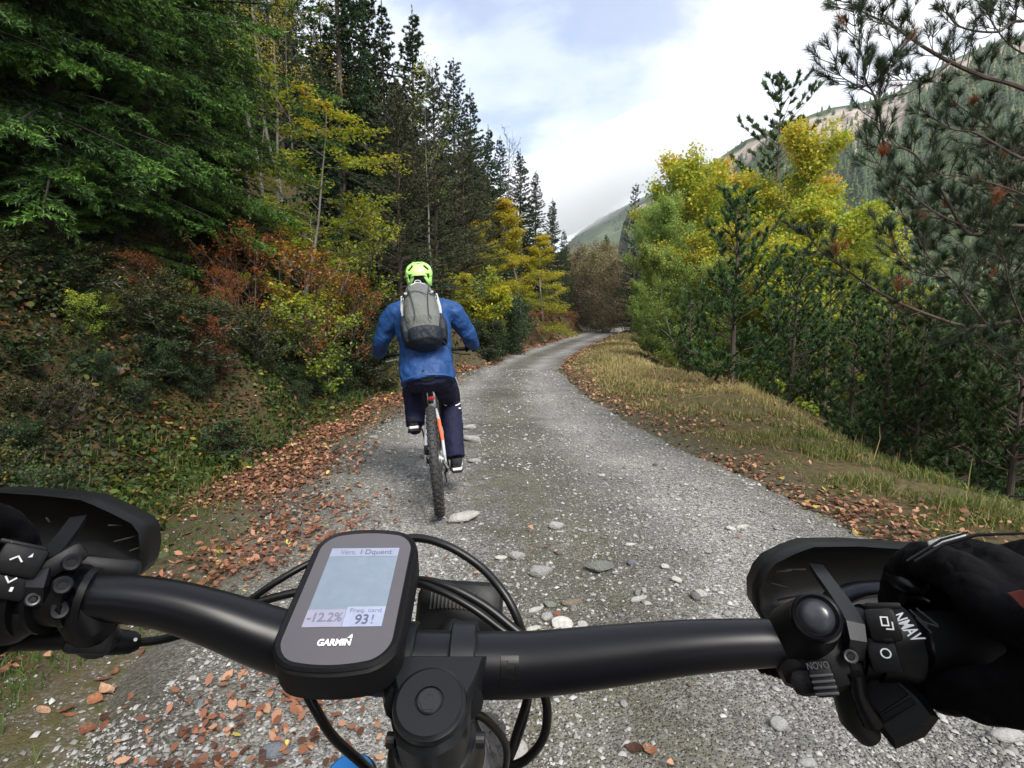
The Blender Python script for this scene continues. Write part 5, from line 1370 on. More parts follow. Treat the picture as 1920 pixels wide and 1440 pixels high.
M_ORANGE = pmat('orange_paint', (0.80, 0.13, 0.045), 0.35, nscale=8, var=0.05, bstr=0.0, coat=0.4)
M_WHITE = pmat('white_marking', (0.78, 0.78, 0.78), 0.5, nscale=20, var=0.05, bstr=0.0)
M_REDL = pmat('red_lens', (0.33, 0.012, 0.02), 0.25, nscale=20, var=0.1, bstr=0.0, coat=0.5)
M_SKIN = pmat('skin', (0.50, 0.31, 0.23), 0.55, nscale=30, var=0.08, bstr=0.1)
M_HAIR = pmat('dark_hair', (0.020, 0.015, 0.012), 0.6, nscale=80, var=0.4, bstr=0.5)
def cloth(name, c, rough=0.75, wr=26, st=0.35, sheen=0.0, stretch=(1, 1, 0.45), fine=900, spec=0.3):
    m, t, o = new_mat(name)
    g = t.node('ShaderNodeTexCoord').outputs['Object']
    f1 = t.noise(t.mapping(g, stretch), wr, 3, 0.5, 0.6); f2 = t.noise(g, fine, 2, 0.5); f3 = t.noise(g, 9, 3, 0.6)
    cc = t.mix(f3, tuple(q * 0.85 for q in c), tuple(min(1, q * 1.12) for q in c))
    rid = t.math('ABSOLUTE', t.math('SUBTRACT', f1, 0.5))
    b1 = bump_of(t, t.math('POWER', t.math('ADD', rid, 0.02), 0.6), st, 0.035); b2 = bump_of(t, f2, 0.25, 0.001, b1)
    b = principled(t, o, cc, rough, 0, spec, b2)
    return m
M_JACKET = cloth('blue_shell_fabric', (0.011, 0.050, 0.165), 0.58, 9, 0.14)
M_NAVY = cloth('navy_jersey', (0.007, 0.008, 0.030), 0.8, 12, 0.3)
M_PACKG = cloth('grey_pack_fabric', (0.120, 0.125, 0.115), 0.65, 18, 0.35)
M_PACKD = cloth('dark_pack_fabric', (0.010, 0.015, 0.022), 0.6, 18, 0.35)
M_PACKL = cloth('light_grey_piping', (0.42, 0.43, 0.42), 0.6, 18, 0.1)
M_GLOVE = cloth('black_glove_knit', (0.0028, 0.0026, 0.0034), 0.85, 30, 0.3, spec=0.12)
M_LIME = pmat('lime_helmet_shell', (0.46, 0.88, 0.22), 0.32, nscale=20, var=0.04, bstr=0.0, coat=0.3)
M_SOLE = pmat('white_midsole', (0.72, 0.72, 0.70), 0.6, nscale=30, var=0.06, bstr=0.1)
M_SHOE = cloth('dark_shoe_mesh', (0.022, 0.022, 0.026), 0.8, 60, 0.2)

def remesh(name, mb, mat, parent, voxel=0.008, smooth=4, disp=0.0, dscale=0.06, decim=None):
    o = mb.build(name, mat, parent, True, 180)
    r = o.modifiers.new('union', 'REMESH'); r.mode = 'VOXEL'; r.voxel_size = voxel; r.use_smooth_shade = True
    s_ = o.modifiers.new('soften', 'SMOOTH'); s_.factor = 0.6; s_.iterations = smooth
    if disp:
        tx = bpy.data.textures.new('folds', 'CLOUDS'); tx.noise_scale = dscale; tx.noise_depth = 2
        d = o.modifiers.new('folds', 'DISPLACE'); d.texture = tx; d.strength = disp; d.mid_level = 0.5; d.texture_coords = 'LOCAL'
    return o
def adopt(o, parent):
    """parent an object whose mesh is in world coordinates"""
    o.parent = parent; o.matrix_parent_inverse = Matrix.Translation(-parent.location)
    return o

# ------------------------------------------------------------------ wheels and frame
RW, RT = 0.368, 0.031
def make_wheel(parent, centre, steer=0.0, name='wheel', knobs=46):
    """wheel in the y-z plane"""
    M0 = Matrix.Translation(Vector(centre)) @ Matrix.Rotation(steer, 4, 'Z')
    rc = RW - RT - 0.004
    tyre = MB(); n = 72; pr = 12; vs = []; fs = []
    for i in range(n):
        a = 2 * math.pi * i / n
        for k in range(pr):
            b = 2 * math.pi * k / pr; r = rc + math.cos(b) * RT
            vs.append(M0 @ Vector((math.sin(b) * RT * 0.95, math.sin(a) * r, math.cos(a) * r)))
    for i in range(n):
        for k in range(pr):
            a, b = i * pr + k, i * pr + (k + 1) % pr; c_, d_ = ((i + 1) % n) * pr + k, ((i + 1) % n) * pr + (k + 1) % pr
            fs.append((a, b, d_, c_))
    tyre.add(vs, fs); w_ = tyre.build(name, M_RUBBER, parent)
    tr = MB()
    for i in range(knobs):
        for (off, ang, sx, sy) in ((0, 0.0, 0.020, 0.010), (0.5, 0.52, 0.010, 0.013), (0.5, -0.52, 0.010, 0.013), (0.0, 1.0, 0.010, 0.014), (0.0, -1.0, 0.010, 0.014)):
            a = 2 * math.pi * (i + off) / knobs
            Mk = M0 @ Matrix.Rotation(-a, 4, 'X') @ Matrix.Translation((0, 0, rc)) @ Matrix.Rotation(ang, 4, 'Y') @ Matrix.Translation((0, 0, RT + 0.001))
            tr.box((0, 0, 0), (sx, sy, 0.008), Mk)
    tr.build('tread', M_RUBBER, w_, False)
    rim = MB(); pf = [(0.306, -0.013), (0.318, -0.014), (0.318, 0.014), (0.306, 0.013), (0.298, 0.0)]; vs = []; fs = []
    for i in range(n):
        a = 2 * math.pi * i / n
        for r, x in pf: vs.append(M0 @ Vector((x, math.sin(a) * r, math.cos(a) * r)))
    for i in range(n):
        for k in range(5):
            a, b = i * 5 + k, i * 5 + (k + 1) % 5; c_, d_ = ((i + 1) % n) * 5 + k, ((i + 1) % n) * 5 + (k + 1) % 5
            fs.append((a, b, d_, c_))
    rim.add(vs, fs); rim.build('rim', M_BLACK, w_)
    sp = MB()
    for i in range(28):
        a = 2 * math.pi * i / 28; s_ = 0.022 if i % 2 else -0.022; a2 = a + (0.5 if i % 4 < 2 else -0.5)
        sp.tube([M0 @ Vector((s_, math.sin(a2) * 0.022, math.cos(a2) * 0.022)), M0 @ Vector((0, math.sin(a) * 0.302, math.cos(a) * 0.302))], 0.0011, 4)
    sp.build('spokes', M_BLACK, w_)
    hb = MB(); hb.lathe([(0.010, -0.06), (0.026, -0.03), (0.018, -0.02), (0.018, 0.02), (0.026, 0.03), (0.010, 0.06)], 16, M0 @ Matrix.Rotation(R_(90), 4, 'Y'))
    hb.build('hub', M_BLACK, w_)
    dc = MB(); dc.lathe([(0.06, -0.001), (0.10, -0.001), (0.10, 0.001), (0.06, 0.001)], 32, M0 @ Matrix.Translation((-0.036, 0, 0)) @ Matrix.Rotation(R_(90), 4, 'Y'))
    dc.build('brake_disc', M_STEEL, w_)
    return w_
def bar_between(mb, a, b, ra, rb, n=12, ell=None): return mb.tube([a, Vector(a).lerp(Vector(b), 0.5), b], [ra, (ra + rb) / 2, rb], n, True, [ell] * 3 if ell else None)

def drive(parent, bb, rear, crank_deg, paint):
    """cranks, pedals, chain, cassette, derailleur"""
    c = MB(); b = Vector(bb)
    c.lathe([(0.006, 0.050), (0.075, 0.050), (0.078, 0.053), (0.075, 0.056), (0.006, 0.056)], 32, Matrix.Translation(b) @ Matrix.Rotation(R_(90), 4, 'Y'))
    c.build('chainring', M_BLACK, parent)
    for sg in (1, -1):
        a = R_(crank_deg) + (0 if sg > 0 else math.pi)
        d = Vector((0, math.cos(a), math.sin(a))); e_ = b + d * 0.168 + Vector((sg * 0.085, 0, 0))
        k = MB(); k.tube([b + Vector((sg * 0.068, 0, 0)), e_], [0.013, 0.009], 8, True, [(0.6, 1.2)] * 2); k.build('crank', M_BLACK, parent)
        p_ = MB(); pc = e_ + Vector((sg * 0.055, 0, 0))
        p_.box(pc, (0.10, 0.016, 0.014), None, 0.003); p_.box(pc + Vector((0, 0.042, 0)), (0.095, 0.012, 0.016), None, 0.003); p_.box(pc - Vector((0, 0.042, 0)), (0.095, 0.012, 0.016), None, 0.003)
        p_.box(pc + Vector((0.044, 0, 0)), (0.010, 0.09, 0.016), None, 0.003); p_.box(pc - Vector((0.044, 0, 0)), (0.010, 0.09, 0.016), None, 0.003)
        p_.build('pedal', M_BLACK, parent)
    r = Vector(rear); cs = MB()
    for k in range(9): cs.lathe([(0.012, 0), (0.085 - k * 0.0068, 0), (0.085 - k * 0.0068, 0.0018), (0.012, 0.0018)], 28, Matrix.Translation(r + Vector((0.024 + k * 0.0036, 0, 0))) @ Matrix.Rotation(R_(90), 4, 'Y'))
    cs.build('cassette', M_STEEL, parent)
    ch = MB(); xc = 0.05
    jw = [r + Vector((xc, 0.012, -0.085)), r + Vector((xc, 0.05, -0.165))]
    loop = [b + Vector((xc + 0.003, 0, 0.077)), r + Vector((xc - 0.01, 0.0, 0.060)), r + Vector((xc - 0.01, -0.058, 0.0)), r + Vector((xc - 0.01, -0.02, -0.058)), jw[0] + Vector((0, 0.012, 0)), jw[1] + Vector((0, -0.014, -0.008)), b + Vector((xc + 0.003, -0.02, -0.076))]
    ch.tube(loop, 0.004, 6); ch.build('chain', M_STEEL, parent)
    dr_ = MB(); dr_.tube([r + Vector((0.055, 0, -0.02)), r + Vector((0.075, -0.02, -0.05)), jw[0] + Vector((0.014, 0, 0))], [0.012, 0.014, 0.009], 8)
    dr_.tube([jw[0] + Vector((0.008, 0, 0)), jw[1] + Vector((0.008, 0, 0))], [0.011, 0.011], 8, True, [(0.35, 1)] * 2)
    for j in jw: dr_.lathe([(0.003, -0.004), (0.017, -0.003), (0.017, 0.003), (0.003, 0.004)], 14, Matrix.Translation(j) @ Matrix.Rotation(R_(90), 4, 'Y'))
    dr_.build('derailleur', M_BLACK, parent)

# ------------------------------------------------------------------ the cyclist ahead
HEAD_, LEAN_ = R_(8.0), R_(4.6)
q = G(826, 966)
ROOT = (q.x, q.y + 0.02, 0.004 + road_z(q.x, q.y))
RROT = (0.0, -LEAN_, HEAD_)
bike = empty('mountain_bike', ROOT, RROT, 'grey and orange mountain bike ridden up the track by the cyclist in blue', 'bicycle')
rear = (0, 0, 0.366); BB = (0, 0.445, 0.335); front = (0, 1.20, 0.366)
make_wheel(bike, rear, 0)
fw = make_wheel(bike, front, R_(3))
f = MB()
hd0, hd1 = Vector((0, 0.86, 0.93)), Vector((0, 0.915, 0.80)); st0 = Vector((0, 0.30, 0.72))
bar_between(f, BB, hd1, 0.036, 0.032, 12, (0.8, 1.25)); bar_between(f, st0 - Vector((0, -0.01, 0.03)), hd0, 0.020, 0.022); bar_between(f, BB, st0, 0.024, 0.020); bar_between(f, hd0, hd1, 0.026, 0.027)
f.build('frame', M_FRAME, bike)
for sg in (1, -1):
    s_ = MB(); a = Vector((sg * 0.030, 0.30, 0.66)); b = Vector((sg * 0.062, 0.02, 0.372)); m1 = a.lerp(b, 0.22) + Vector((sg * 0.006, 0, 0)); m2 = a.lerp(b, 0.66) + Vector((sg * 0.008, 0, 0))
    s_.tube([Vector((0, 0.32, 0.66)), a, m1], [0.012, 0.012, 0.0115], 10); s_.tube([m2, b], [0.0105, 0.011], 10)
    if sg < 0: s_.tube([m1, m2], [0.0115, 0.0105], 10)
    ss = s_.build('seat_stay', M_FRAME, bike)
    if sg > 0:
        o2 = MB(); o2.tube([m1, m2], [0.0128, 0.0118], 10); o2.build('orange_panel', M_ORANGE, ss)
    c_ = MB(); c_.tube([b + Vector((0, 0, -0.012)), Vector((sg * 0.055, 0.22, 0.33)), Vector((sg * 0.035, 0.36, 0.33))], [0.012, 0.012, 0.016], 10)
    c_.box(b + Vector((sg * 0.002, 0, -0.008)), (0.012, 0.05, 0.06), None, 0.004); c_.build('chain_stay', M_FRAME, bike)
k = MB(); k.box((-0.055, 0.06, 0.43), (0.03, 0.05, 0.06), None, 0.006); k.build('brake_caliper', M_BLACK, bike)
k = MB(); k.tube([st0 + Vector((0, 0.01, -0.02)), Vector((0, 0.235, 0.885))], 0.0155, 12); k.lathe([(0.018, -0.012), (0.021, 0), (0.018, 0.012)], 14, Matrix.Translation(st0)); k.build('seat_post', M_BLACK, bike)
k = MB(); k.tube([(0, 0.10, 0.905), (0, 0.16, 0.915), (0, 0.24, 0.912), (0, 0.32, 0.908), (0, 0.37, 0.90)], [0.05, 0.072, 0.055, 0.028, 0.02], 14, True, [(1, 0.30), (1, 0.34), (1, 0.36), (1, 0.6), (1, 0.7)], (0, 0, 1)); k.build('saddle', M_BLACK, bike)
k = MB(); k.box((0.008, 0.222, 0.755), (0.046, 0.022, 0.030), None, 0.008); k.build('rear_light', M_REDL, bike)
# fork, stem, bar
k = MB()
for sg in (1, -1):
    k.tube([Vector((sg * 0.062, 0.945, 0.76)), Vector((sg * 0.062, 1.06, 0.55)), Vector((sg * 0.058, 1.17, 0.37))], [0.017, 0.020, 0.020], 10)
k.box((0, 0.94, 0.77), (0.16, 0.05, 0.04), Matrix.Rotation(R_(-25), 4, 'X'), 0.012); k.build('fork', M_BLACK, bike)
BARC = Vector((0, 0.86, 1.035))
k = MB(); k.tube([hd0, hd0 + Vector((0, -0.02, 0.06))], 0.020, 12); k.tube([hd0 + Vector((0, -0.02, 0.045)), BARC], [0.018, 0.016], 10); k.build('stem', M_BLACK, bike)
k = MB(); k.tube(smooth_path([(-0.375, 0.80, 1.045), (-0.22, 0.83, 1.045), (-0.10, 0.86, 1.037), (0.10, 0.86, 1.037), (0.22, 0.83, 1.045), (0.375, 0.80, 1.045)], 5), 0.012, 10); hb_ = k.build('handlebar', M_BLACK, bike)
for sg in (1, -1):
    g_ = MB(); g_.tube([(sg * 0.25, 0.825, 1.045), (sg * 0.38, 0.799, 1.045)], 0.017, 10); g_.build('grip', M_MATT, hb_)
    l_ = MB(); l_.tube([(sg * 0.19, 0.85, 1.04), (sg * 0.20, 0.88, 1.02), (sg * 0.26, 0.895, 1.0), (sg * 0.34, 0.875, 0.99)], [0.010, 0.008, 0.006, 0.006], 8); l_.box((sg * 0.205, 0.84, 1.05), (0.03, 0.03, 0.035), None, 0.006); l_.build('brake_lever', M_STEEL if sg < 0 else M_BLACK, hb_)
k = MB(); k.tube(smooth_path([(0.20, 0.88, 1.02), (0.14, 0.98, 1.06), (0.03, 0.99, 0.98), (0.02, 0.92, 0.88)], 6), 0.0025, 6); k.tube(smooth_path([(-0.20, 0.88, 1.02), (-0.12, 1.0, 1.05), (-0.02, 0.99, 0.96), (-0.03, 0.96, 0.80)], 6), 0.0025, 6); k.build('brake_cable', M_CABLE, bike)
drive(bike, BB, rear, -82, M_FRAME)

person = empty('person', ROOT, RROT, 'cyclist in a blue jacket and navy track trousers riding away up the track', 'person')
# body: head, neck, torso and limbs under the clothes, one surface
k = MB()
k.ball((0, 0.60, 1.585), (0.078, 0.098, 0.115), 20); k.ball((0, 0.62, 1.52), (0.058, 0.075, 0.06), 14)
k.tube([(0, 0.49, 1.38), (0, 0.54, 1.46), (0, 0.585, 1.53)], [0.062, 0.056, 0.056], 14)
k.ball((0, 0.705, 1.575), (0.014, 0.02, 0.022), 8)
for sg in (1, -1): k.ball((sg * 0.079, 0.60, 1.575), (0.010, 0.02, 0.032), 8)
k.tube([(0, 0.24, 0.97), (0, 0.32, 1.12), (0, 0.42, 1.28), (0, 0.49, 1.40)], [0.13, 0.12, 0.14, 0.12], 16, True, [(1.15, 0.75), (1.1, 0.75), (1.15, 0.72), (1.2, 0.6)])
remesh('body', k, M_SKIN, person, 0.008, 3)
k = MB()
for sg in (1, -1): k.ball((sg * 0.032, 0.685, 1.60), (0.011, 0.011, 0.009), 8)
k.build('eyes', M_BLACK, person)
k = MB(); k.ball((0, 0.585, 1.60), (0.085, 0.100, 0.118), 18); k.ball((0, 0.545, 1.54), (0.066, 0.055, 0.06), 14); remesh('hair', k, M_HAIR, person, 0.008, 2, 0.01, 0.02)
# jacket
k = MB()
spine = [((0, 0.205, 0.870), 0.188, 0.135), ((0, 0.23, 0.93), 0.190, 0.135), ((0, 0.285, 1.03), 0.182, 0.125), ((0, 0.345, 1.13), 0.184, 0.13), ((0, 0.41, 1.235), 0.198, 0.138), ((0, 0.465, 1.335), 0.205, 0.13), ((0, 0.505, 1.415), 0.165, 0.105), ((0, 0.54, 1.475), 0.085, 0.085), ((0, 0.555, 1.505), 0.072, 0.072)]
k.tube([s_[0] for s_ in spine], [1] * len(spine), 28, True, [(s_[1], s_[2]) for s_ in spine], (0, -1, 0.5))
for sg in (1, -1):
    el = (sg * 0.325, 0.575, 1.155); wr = (sg * 0.368, 0.715, 1.070)
    k.tube(smooth_path([(sg * 0.13, 0.485, 1.375), (sg * 0.21, 0.50, 1.345), (sg * 0.255, 0.52, 1.280), (sg * 0.297, 0.55, 1.215), el, (sg * 0.350, 0.645, 1.110), wr], 3),
           np.interp(np.linspace(0, 1, 19), [0, 0.2, 0.45, 0.62, 0.72, 0.88, 1], [0.082, 0.080, 0.070, 0.064, 0.060, 0.053, 0.046]).tolist(), 18)
k.tube([(0, 0.545, 1.47), (0, 0.565, 1.52)], [0.078, 0.074], 16)
remesh('jacket', k, M_JACKET, person, 0.0065, 3, 0.030, 0.085)
k = MB(); k.tube([(0, 0.200, 0.867), (0, 0.207, 0.880)], [1, 1], 28, True, [(0.189, 0.138)] * 2, (0, -1, 0.5)); k.build('jacket_hem', M_JACKET, person)
# trousers
k = MB()
k.tube([(0, 0.22, 0.98), (0, 0.23, 0.90), (0, 0.26, 0.84)], [1, 1, 1], 24, True, [(0.165, 0.12), (0.178, 0.125), (0.140, 0.085)], (0, 1, 0))
RL = [(0.085, 0.25, 0.90), (0.105, 0.37, 0.83), (0.130, 0.52, 0.735), (0.140, 0.595, 0.665), (0.140, 0.56, 0.58), (0.139, 0.48, 0.46), (0.137, 0.405, 0.345), (0.137, 0.365, 0.275)]
LLg = [(-0.085, 0.25, 0.90), (-0.105, 0.40, 0.875), (-0.125, 0.56, 0.865), (-0.132, 0.635, 0.835), (-0.130, 0.60, 0.765), (-0.128, 0.51, 0.68), (-0.126, 0.435, 0.595), (-0.126, 0.40, 0.545)]
rr_ = [0.096, 0.096, 0.086, 0.080, 0.080, 0.077, 0.073, 0.071]
k.tube(smooth_path(RL, 3), np.interp(np.linspace(0, 7, 22), range(8), rr_).tolist(), 18)
k.tube(smooth_path(LLg, 3), np.interp(np.linspace(0, 7, 22), range(8), rr_).tolist(), 18)
tro = remesh('trousers', k, M_NAVY, person, 0.008, 3, 0.016, 0.05)
def stripe(path, off, rad):
    k = MB()
    for j in (-0.0085, 0.0, 0.0085):
        pts = [Vector(p_) + Vector((off * r_ * 1.03, -j * 0.2, j)) if False else Vector((p_[0] + off * (r_ + 0.001), p_[1] + j * 1.6, p_[2] + j * 0.4)) for p_, r_ in zip(path, rad)]
        k.tube(smooth_path([tuple(p_) for p_ in pts], 3), 0.0028, 6)
    return k
k = stripe(RL[:4], 1, rr_[:4]); k.build('side_stripes', M_WHITE, tro)
k = stripe(LLg[:4], -1, rr_[:4]); k.build('side_stripes', M_WHITE, tro)
k = MB(); k.tube(smooth_path([(0.075, 0.522, 0.672), (0.10, 0.508, 0.652), (0.145, 0.508, 0.640), (0.185, 0.520, 0.640), (0.212, 0.56, 0.645)], 4), 0.0048, 6); k.tube(smooth_path([(0.145, 0.512, 0.622), (0.18, 0.516, 0.614), (0.212, 0.545, 0.610)], 4), [0.002, 0.004, 0.006, 0.007, 0.008, 0.008, 0.007, 0.007, 0.006], 6); k.build('knee_piping', M_WHITE, tro)
# shoes
def shoe(ax, ay, az, pitch):
    Mx = Matrix.Translation((ax, ay, az)) @ Matrix.Rotation(pitch, 4, 'X')
    e = MB()
    prof = [(-0.055, 0.030, 0.034, 0.042), (-0.02, 0.036, 0.045, 0.050), (0.04, 0.038, 0.040, 0.046), (0.11, 0.044, 0.030, 0.036), (0.17, 0.044, 0.024, 0.028), (0.215, 0.028, 0.016, 0.02)]
    e.tube([Mx @ Vector((0, y_, 0.010 + h_)) for y_, w_, h_, q_ in prof], [1] * 6, 16, True, [(w_, q_) for y_, w_, h_, q_ in prof], Mx.to_3x3() @ Vector((0, 0, 1)))
    e.tube([Mx @ Vector((0, -0.018, 0.055)), Mx @ Vector((0, -0.022, 0.105))], [0.042, 0.044], 14)
    u = remesh('shoe', e, M_SHOE, person, 0.006, 3)
    so = MB(); out_ = [(-0.030, -0.058), (-0.041, -0.02), (-0.040, 0.05), (-0.049, 0.12), (-0.046, 0.18), (-0.022, 0.225), (0.022, 0.225), (0.046, 0.18), (0.049, 0.12), (0.040, 0.05), (0.041, -0.02), (0.030, -0.058)]
    so.prism(out_, -0.004, 0.013, Mx, 0.003); so.build('sole', M_BLACK, u)
    mi = MB(); mi.prism([(x_ * 0.99, y_) for x_, y_ in out_], 0.0135, 0.034, Mx, 0.005); mi.build('midsole', M_SOLE, u)
    return u
shoe(0.140, 0.375, 0.172, R_(-4)); shoe(-0.140, 0.405, 0.505, R_(-8))
k = MB()
for p_ in ((0.137, 0.355, 0.255), (-0.135, 0.392, 0.55)): k.tube([p_, (p_[0], p_[1] + 0.02, p_[2] - 0.06)], [0.042, 0.040], 12)
k.build('socks', M_NAVY, person)
# gloves: palm and five fingers round the grip
def glove(parent, c, ax, fwd, up, sg, mat, vox=0.003, sc=1.0, reach=None, name='glove', wrist=None, disp=0.0):
    """c: grip centre under the middle finger; ax: unit vector outwards along the bar"""
    c, ax, fwd, up = (Vector(q_) for q_ in (c, ax, fwd, up)); k = MB()
    P3 = lambda a, f_, u_: c + (ax * a + fwd * f_ + up * u_) * sc
    for j, (a, L_, r_) in enumerate(((-0.034, 0.96, 0.0105), (-0.011, 1.06, 0.0110), (0.012, 1.0, 0.0105), (0.034, 0.86, 0.0092))):
        if reach and j < reach:
            ch = [(a, -0.035, 0.032), (a, 0.005, 0.048), (a - 0.002, 0.045, 0.044), (a - 0.004, 0.075, 0.030), (a - 0.006, 0.088, 0.008), (a - 0.006, 0.080, -0.008)]
        else:
            ch = [(a, -0.035, 0.030), (a, -0.008, 0.040), (a, 0.020 * L_, 0.036), (a, 0.034 * L_, 0.014), (a, 0.030 * L_, -0.014), (a, 0.010 * L_, -0.0245), (a, -0.006, -0.0245)]
        pts = smooth_path([tuple(P3(*q_)) for q_ in ch], 3)
        k.tube(pts, [r_ * sc * (1.08 - 0.22 * i_ / (len(pts) - 1)) for i_ in range(len(pts))], 12)
        k.ball(P3(a, -0.030, 0.034), (0.0125 * sc,) * 3, 10); k.ball(pts[-1], (r_ * 0.85 * sc,) * 3, 8)
    W = Vector(wrist) if wrist is not None else P3(0.02, -0.115, 0.02)
    F_ = (W - P3(0, -0.03, 0.02)).normalized()
    pts = [P3(0, -0.022, 0.028), P3(0.002, -0.048, 0.038), P3(0.004, -0.074, 0.050)]
    k.tube([*pts, W], [1, 1, 1, 1], 16, True, [(0.046 * sc, 0.0165 * sc), (0.047 * sc, 0.021 * sc), (0.038 * sc, 0.023 * sc), (0.031 * sc, 0.026 * sc)], up)
    for j in range(4): k.ball(P3(-0.034 + j * 0.0227, -0.038, 0.036), (0.014 * sc, 0.02 * sc, 0.010 * sc), 8)
    th = [(-0.016, -0.046, 0.024), (-0.028, -0.037, 0.000), (-0.037, -0.023, -0.012), (-0.043, -0.003, -0.019), (-0.042, 0.012, -0.018)]
    pts = smooth_path([tuple(P3(*q_)) for q_ in th], 3)
    k.tube(pts, [sc * r_ for r_ in np.linspace(0.0150, 0.0098, len(pts))], 12); k.ball(pts[-1], (0.0105 * sc,) * 3, 8)
    return remesh(name, k, mat, parent, vox, 3, disp, 0.02)
for sg in (1, -1):
    axv = Vector((sg, -0.2 * 1, 0)).normalized()
    glove(person, (sg * 0.350, 0.805, 1.045), axv, (0, 1, 0), (0, 0, 1), sg, M_GLOVE, 0.0045, 0.95, 2 if sg > 0 else 1, wrist=(sg * 0.366, 0.71, 1.075))
# helmet: shell with vents, grown as a grid whose vent faces are left out
hel_c = Vector((0, 0.588, 1.615)); hr = (0.108, 0.140, 0.118)
def cap_d(px_, pz_, a, b):
    ax_, az_, bx_, bz_ = a[0], a[1], b[0], b[1]; dx, dz = bx_ - ax_, bz_ - az_
    t_ = max(0, min(1, ((px_ - ax_) * dx + (pz_ - az_) * dz) / (dx * dx + dz * dz))); return math.hypot(px_ - ax_ - dx * t_, pz_ - az_ - dz * t_)
def solid(n_):
    x_, y_, z_ = n_
    if y_ < 0.15:                                             # rear half, seen from behind
        if z_ > 0.12:
            if math.hypot(x_ / 0.34, (z_ - 0.88) / 0.13) < 1: return False
            for s_ in (1, -1):
                if cap_d(x_, z_, (s_ * 0.46, 0.64), (s_ * 0.66, 0.42)) < 0.085: return False
            return True
        if z_ > -0.62:
            for s_ in (1, -1):
                if cap_d(x_, z_, (s_ * 0.84, 0.12), (s_ * 0.72, -0.52)) < 0.10: return True
                if cap_d(x_, z_, (s_ * 0.36, 0.14), (s_ * 0.66, -0.52)) < 0.10: return True
            if abs(x_) < 0.42 and z_ > 0.02: return True
        return False
    if z_ < (0.10 if y_ < 0.5 else 0.22): return False
    for yy_ in (0.35, 0.62, 0.85):
        for s_ in (-0.5, 0, 0.5):
            if math.hypot((x_ - s_ * (1.1 - yy_ * 0.3)) / 0.13, (y_ - yy_) / 0.11) < 1: return False
    return True
n1_, n2__ = 110, 64; vs = []; fs = []
for i in range(n2__ + 1):
    th_ = math.pi * 0.82 * i / n2__
    for j in range(n1_):
        a = 2 * math.pi * j / n1_; vs.append(Vector((math.sin(th_) * math.cos(a), math.sin(th_) * math.sin(a), math.cos(th_))))
k = MB()
for i in range(n2__):
    for j in range(n1_):
        q_ = (i * n1_ + j, (i + 1) * n1_ + j, (i + 1) * n1_ + (j + 1) % n1_, i * n1_ + (j + 1) % n1_)
        cc_ = (vs[q_[0]] + vs[q_[2]]) / 2
        if solid(cc_.normalized()): fs.append(q_)
k.add([Vector((v_.x * hr[0] * (1 + 0.05 * math.cos(v_.x * 9)), v_.y * hr[1] + (0.012 if v_.z < 0 else 0), v_.z * hr[2])) + hel_c for v_ in vs], fs)
me = k.mesh('helmet'); bm = bmesh.new(); bm.from_mesh(me); bmesh.ops.delete(bm, geom=[v_ for v_ in bm.verts if not v_.link_faces], context='VERTS'); bm.to_mesh(me); bm.free()
helmet = link('helmet', me, M_LIME, person, True)
md = helmet.modifiers.new('thick', 'SOLIDIFY'); md.thickness = 0.016; md.offset = 0.0 if False else -1
md = helmet.modifiers.new('soft', 'SMOOTH'); md.iterations = 2
k = MB(); k.ball(hel_c + Vector((0, -0.002, -0.008)), (0.095, 0.122, 0.106), 20); lin = k.build('helmet_liner', M_MATT, helmet)
k = MB()
for sg in (1, -1): k.tube([(sg * 0.09, 0.56, 1.58), (sg * 0.083, 0.61, 1.53), (sg * 0.04, 0.655, 1.478), (0, 0.66, 1.472)], 0.004, 6, True, [(1.6, 0.5)] * 4)
k.build('helmet_strap', M_MATT, helmet)
# backpack
pack = empty('backpack', ROOT, RROT, 'grey backpack with dark lower half and side pockets on the cyclist back', 'backpack')
up_v = Vector((0, 0.50, 0.866)); out_v = Vector((0, -0.866, 0.50))
def PK(x, u_, o_): return Vector((x + 0.012 - u_ * 0.05, 0, 0)) + Vector((0, 0.22, 1.085)) + up_v * u_ + out_v * o_
def pack_loft(name, secs, mat, n=28, disp=0.010, vox=0.006, pw=2.6):
    k = MB(); vs = []; fs = []
    for (u_, hw, o0, o1, xs) in secs:
        for j in range(n):
            a = 2 * math.pi * j / n; ca, sa = math.cos(a), math.sin(a)
            ca = math.copysign(abs(ca) ** (2 / pw), ca); sa = math.copysign(abs(sa) ** (2 / pw), sa)
            vs.append(PK(xs + hw * ca, u_, (o0 + o1) / 2 + (o1 - o0) / 2 * sa))
    m_ = len(secs)
    for i in range(m_ - 1):
        for j in range(n):
            a, b = i * n + j, i * n + (j + 1) % n; fs.append((a, b, b + n, a + n))
    fs.append(tuple(range(n - 1, -1, -1))); fs.append(tuple((m_ - 1) * n + j for j in range(n)))
    k.add(vs, fs); return remesh(name, k, mat, pack, vox, 4, disp, 0.05)
pack_loft('pack_body', [(0.06, 0.112, 0.04, 0.22, 0), (0.14, 0.122, 0.04, 0.25, 0), (0.24, 0.118, 0.05, 0.245, 0), (0.34, 0.106, 0.05, 0.22, 0), (0.42, 0.088, 0.06, 0.18, 0.0), (0.465, 0.062, 0.07, 0.145, 0.0)], M_PACKG)
pack_loft('pack_base', [(-0.035, 0.07, 0.05, 0.17, 0), (-0.01, 0.105, 0.04, 0.215, 0), (0.05, 0.122, 0.035, 0.236, 0), (0.075, 0.120, 0.04, 0.236, 0)], M_PACKD)
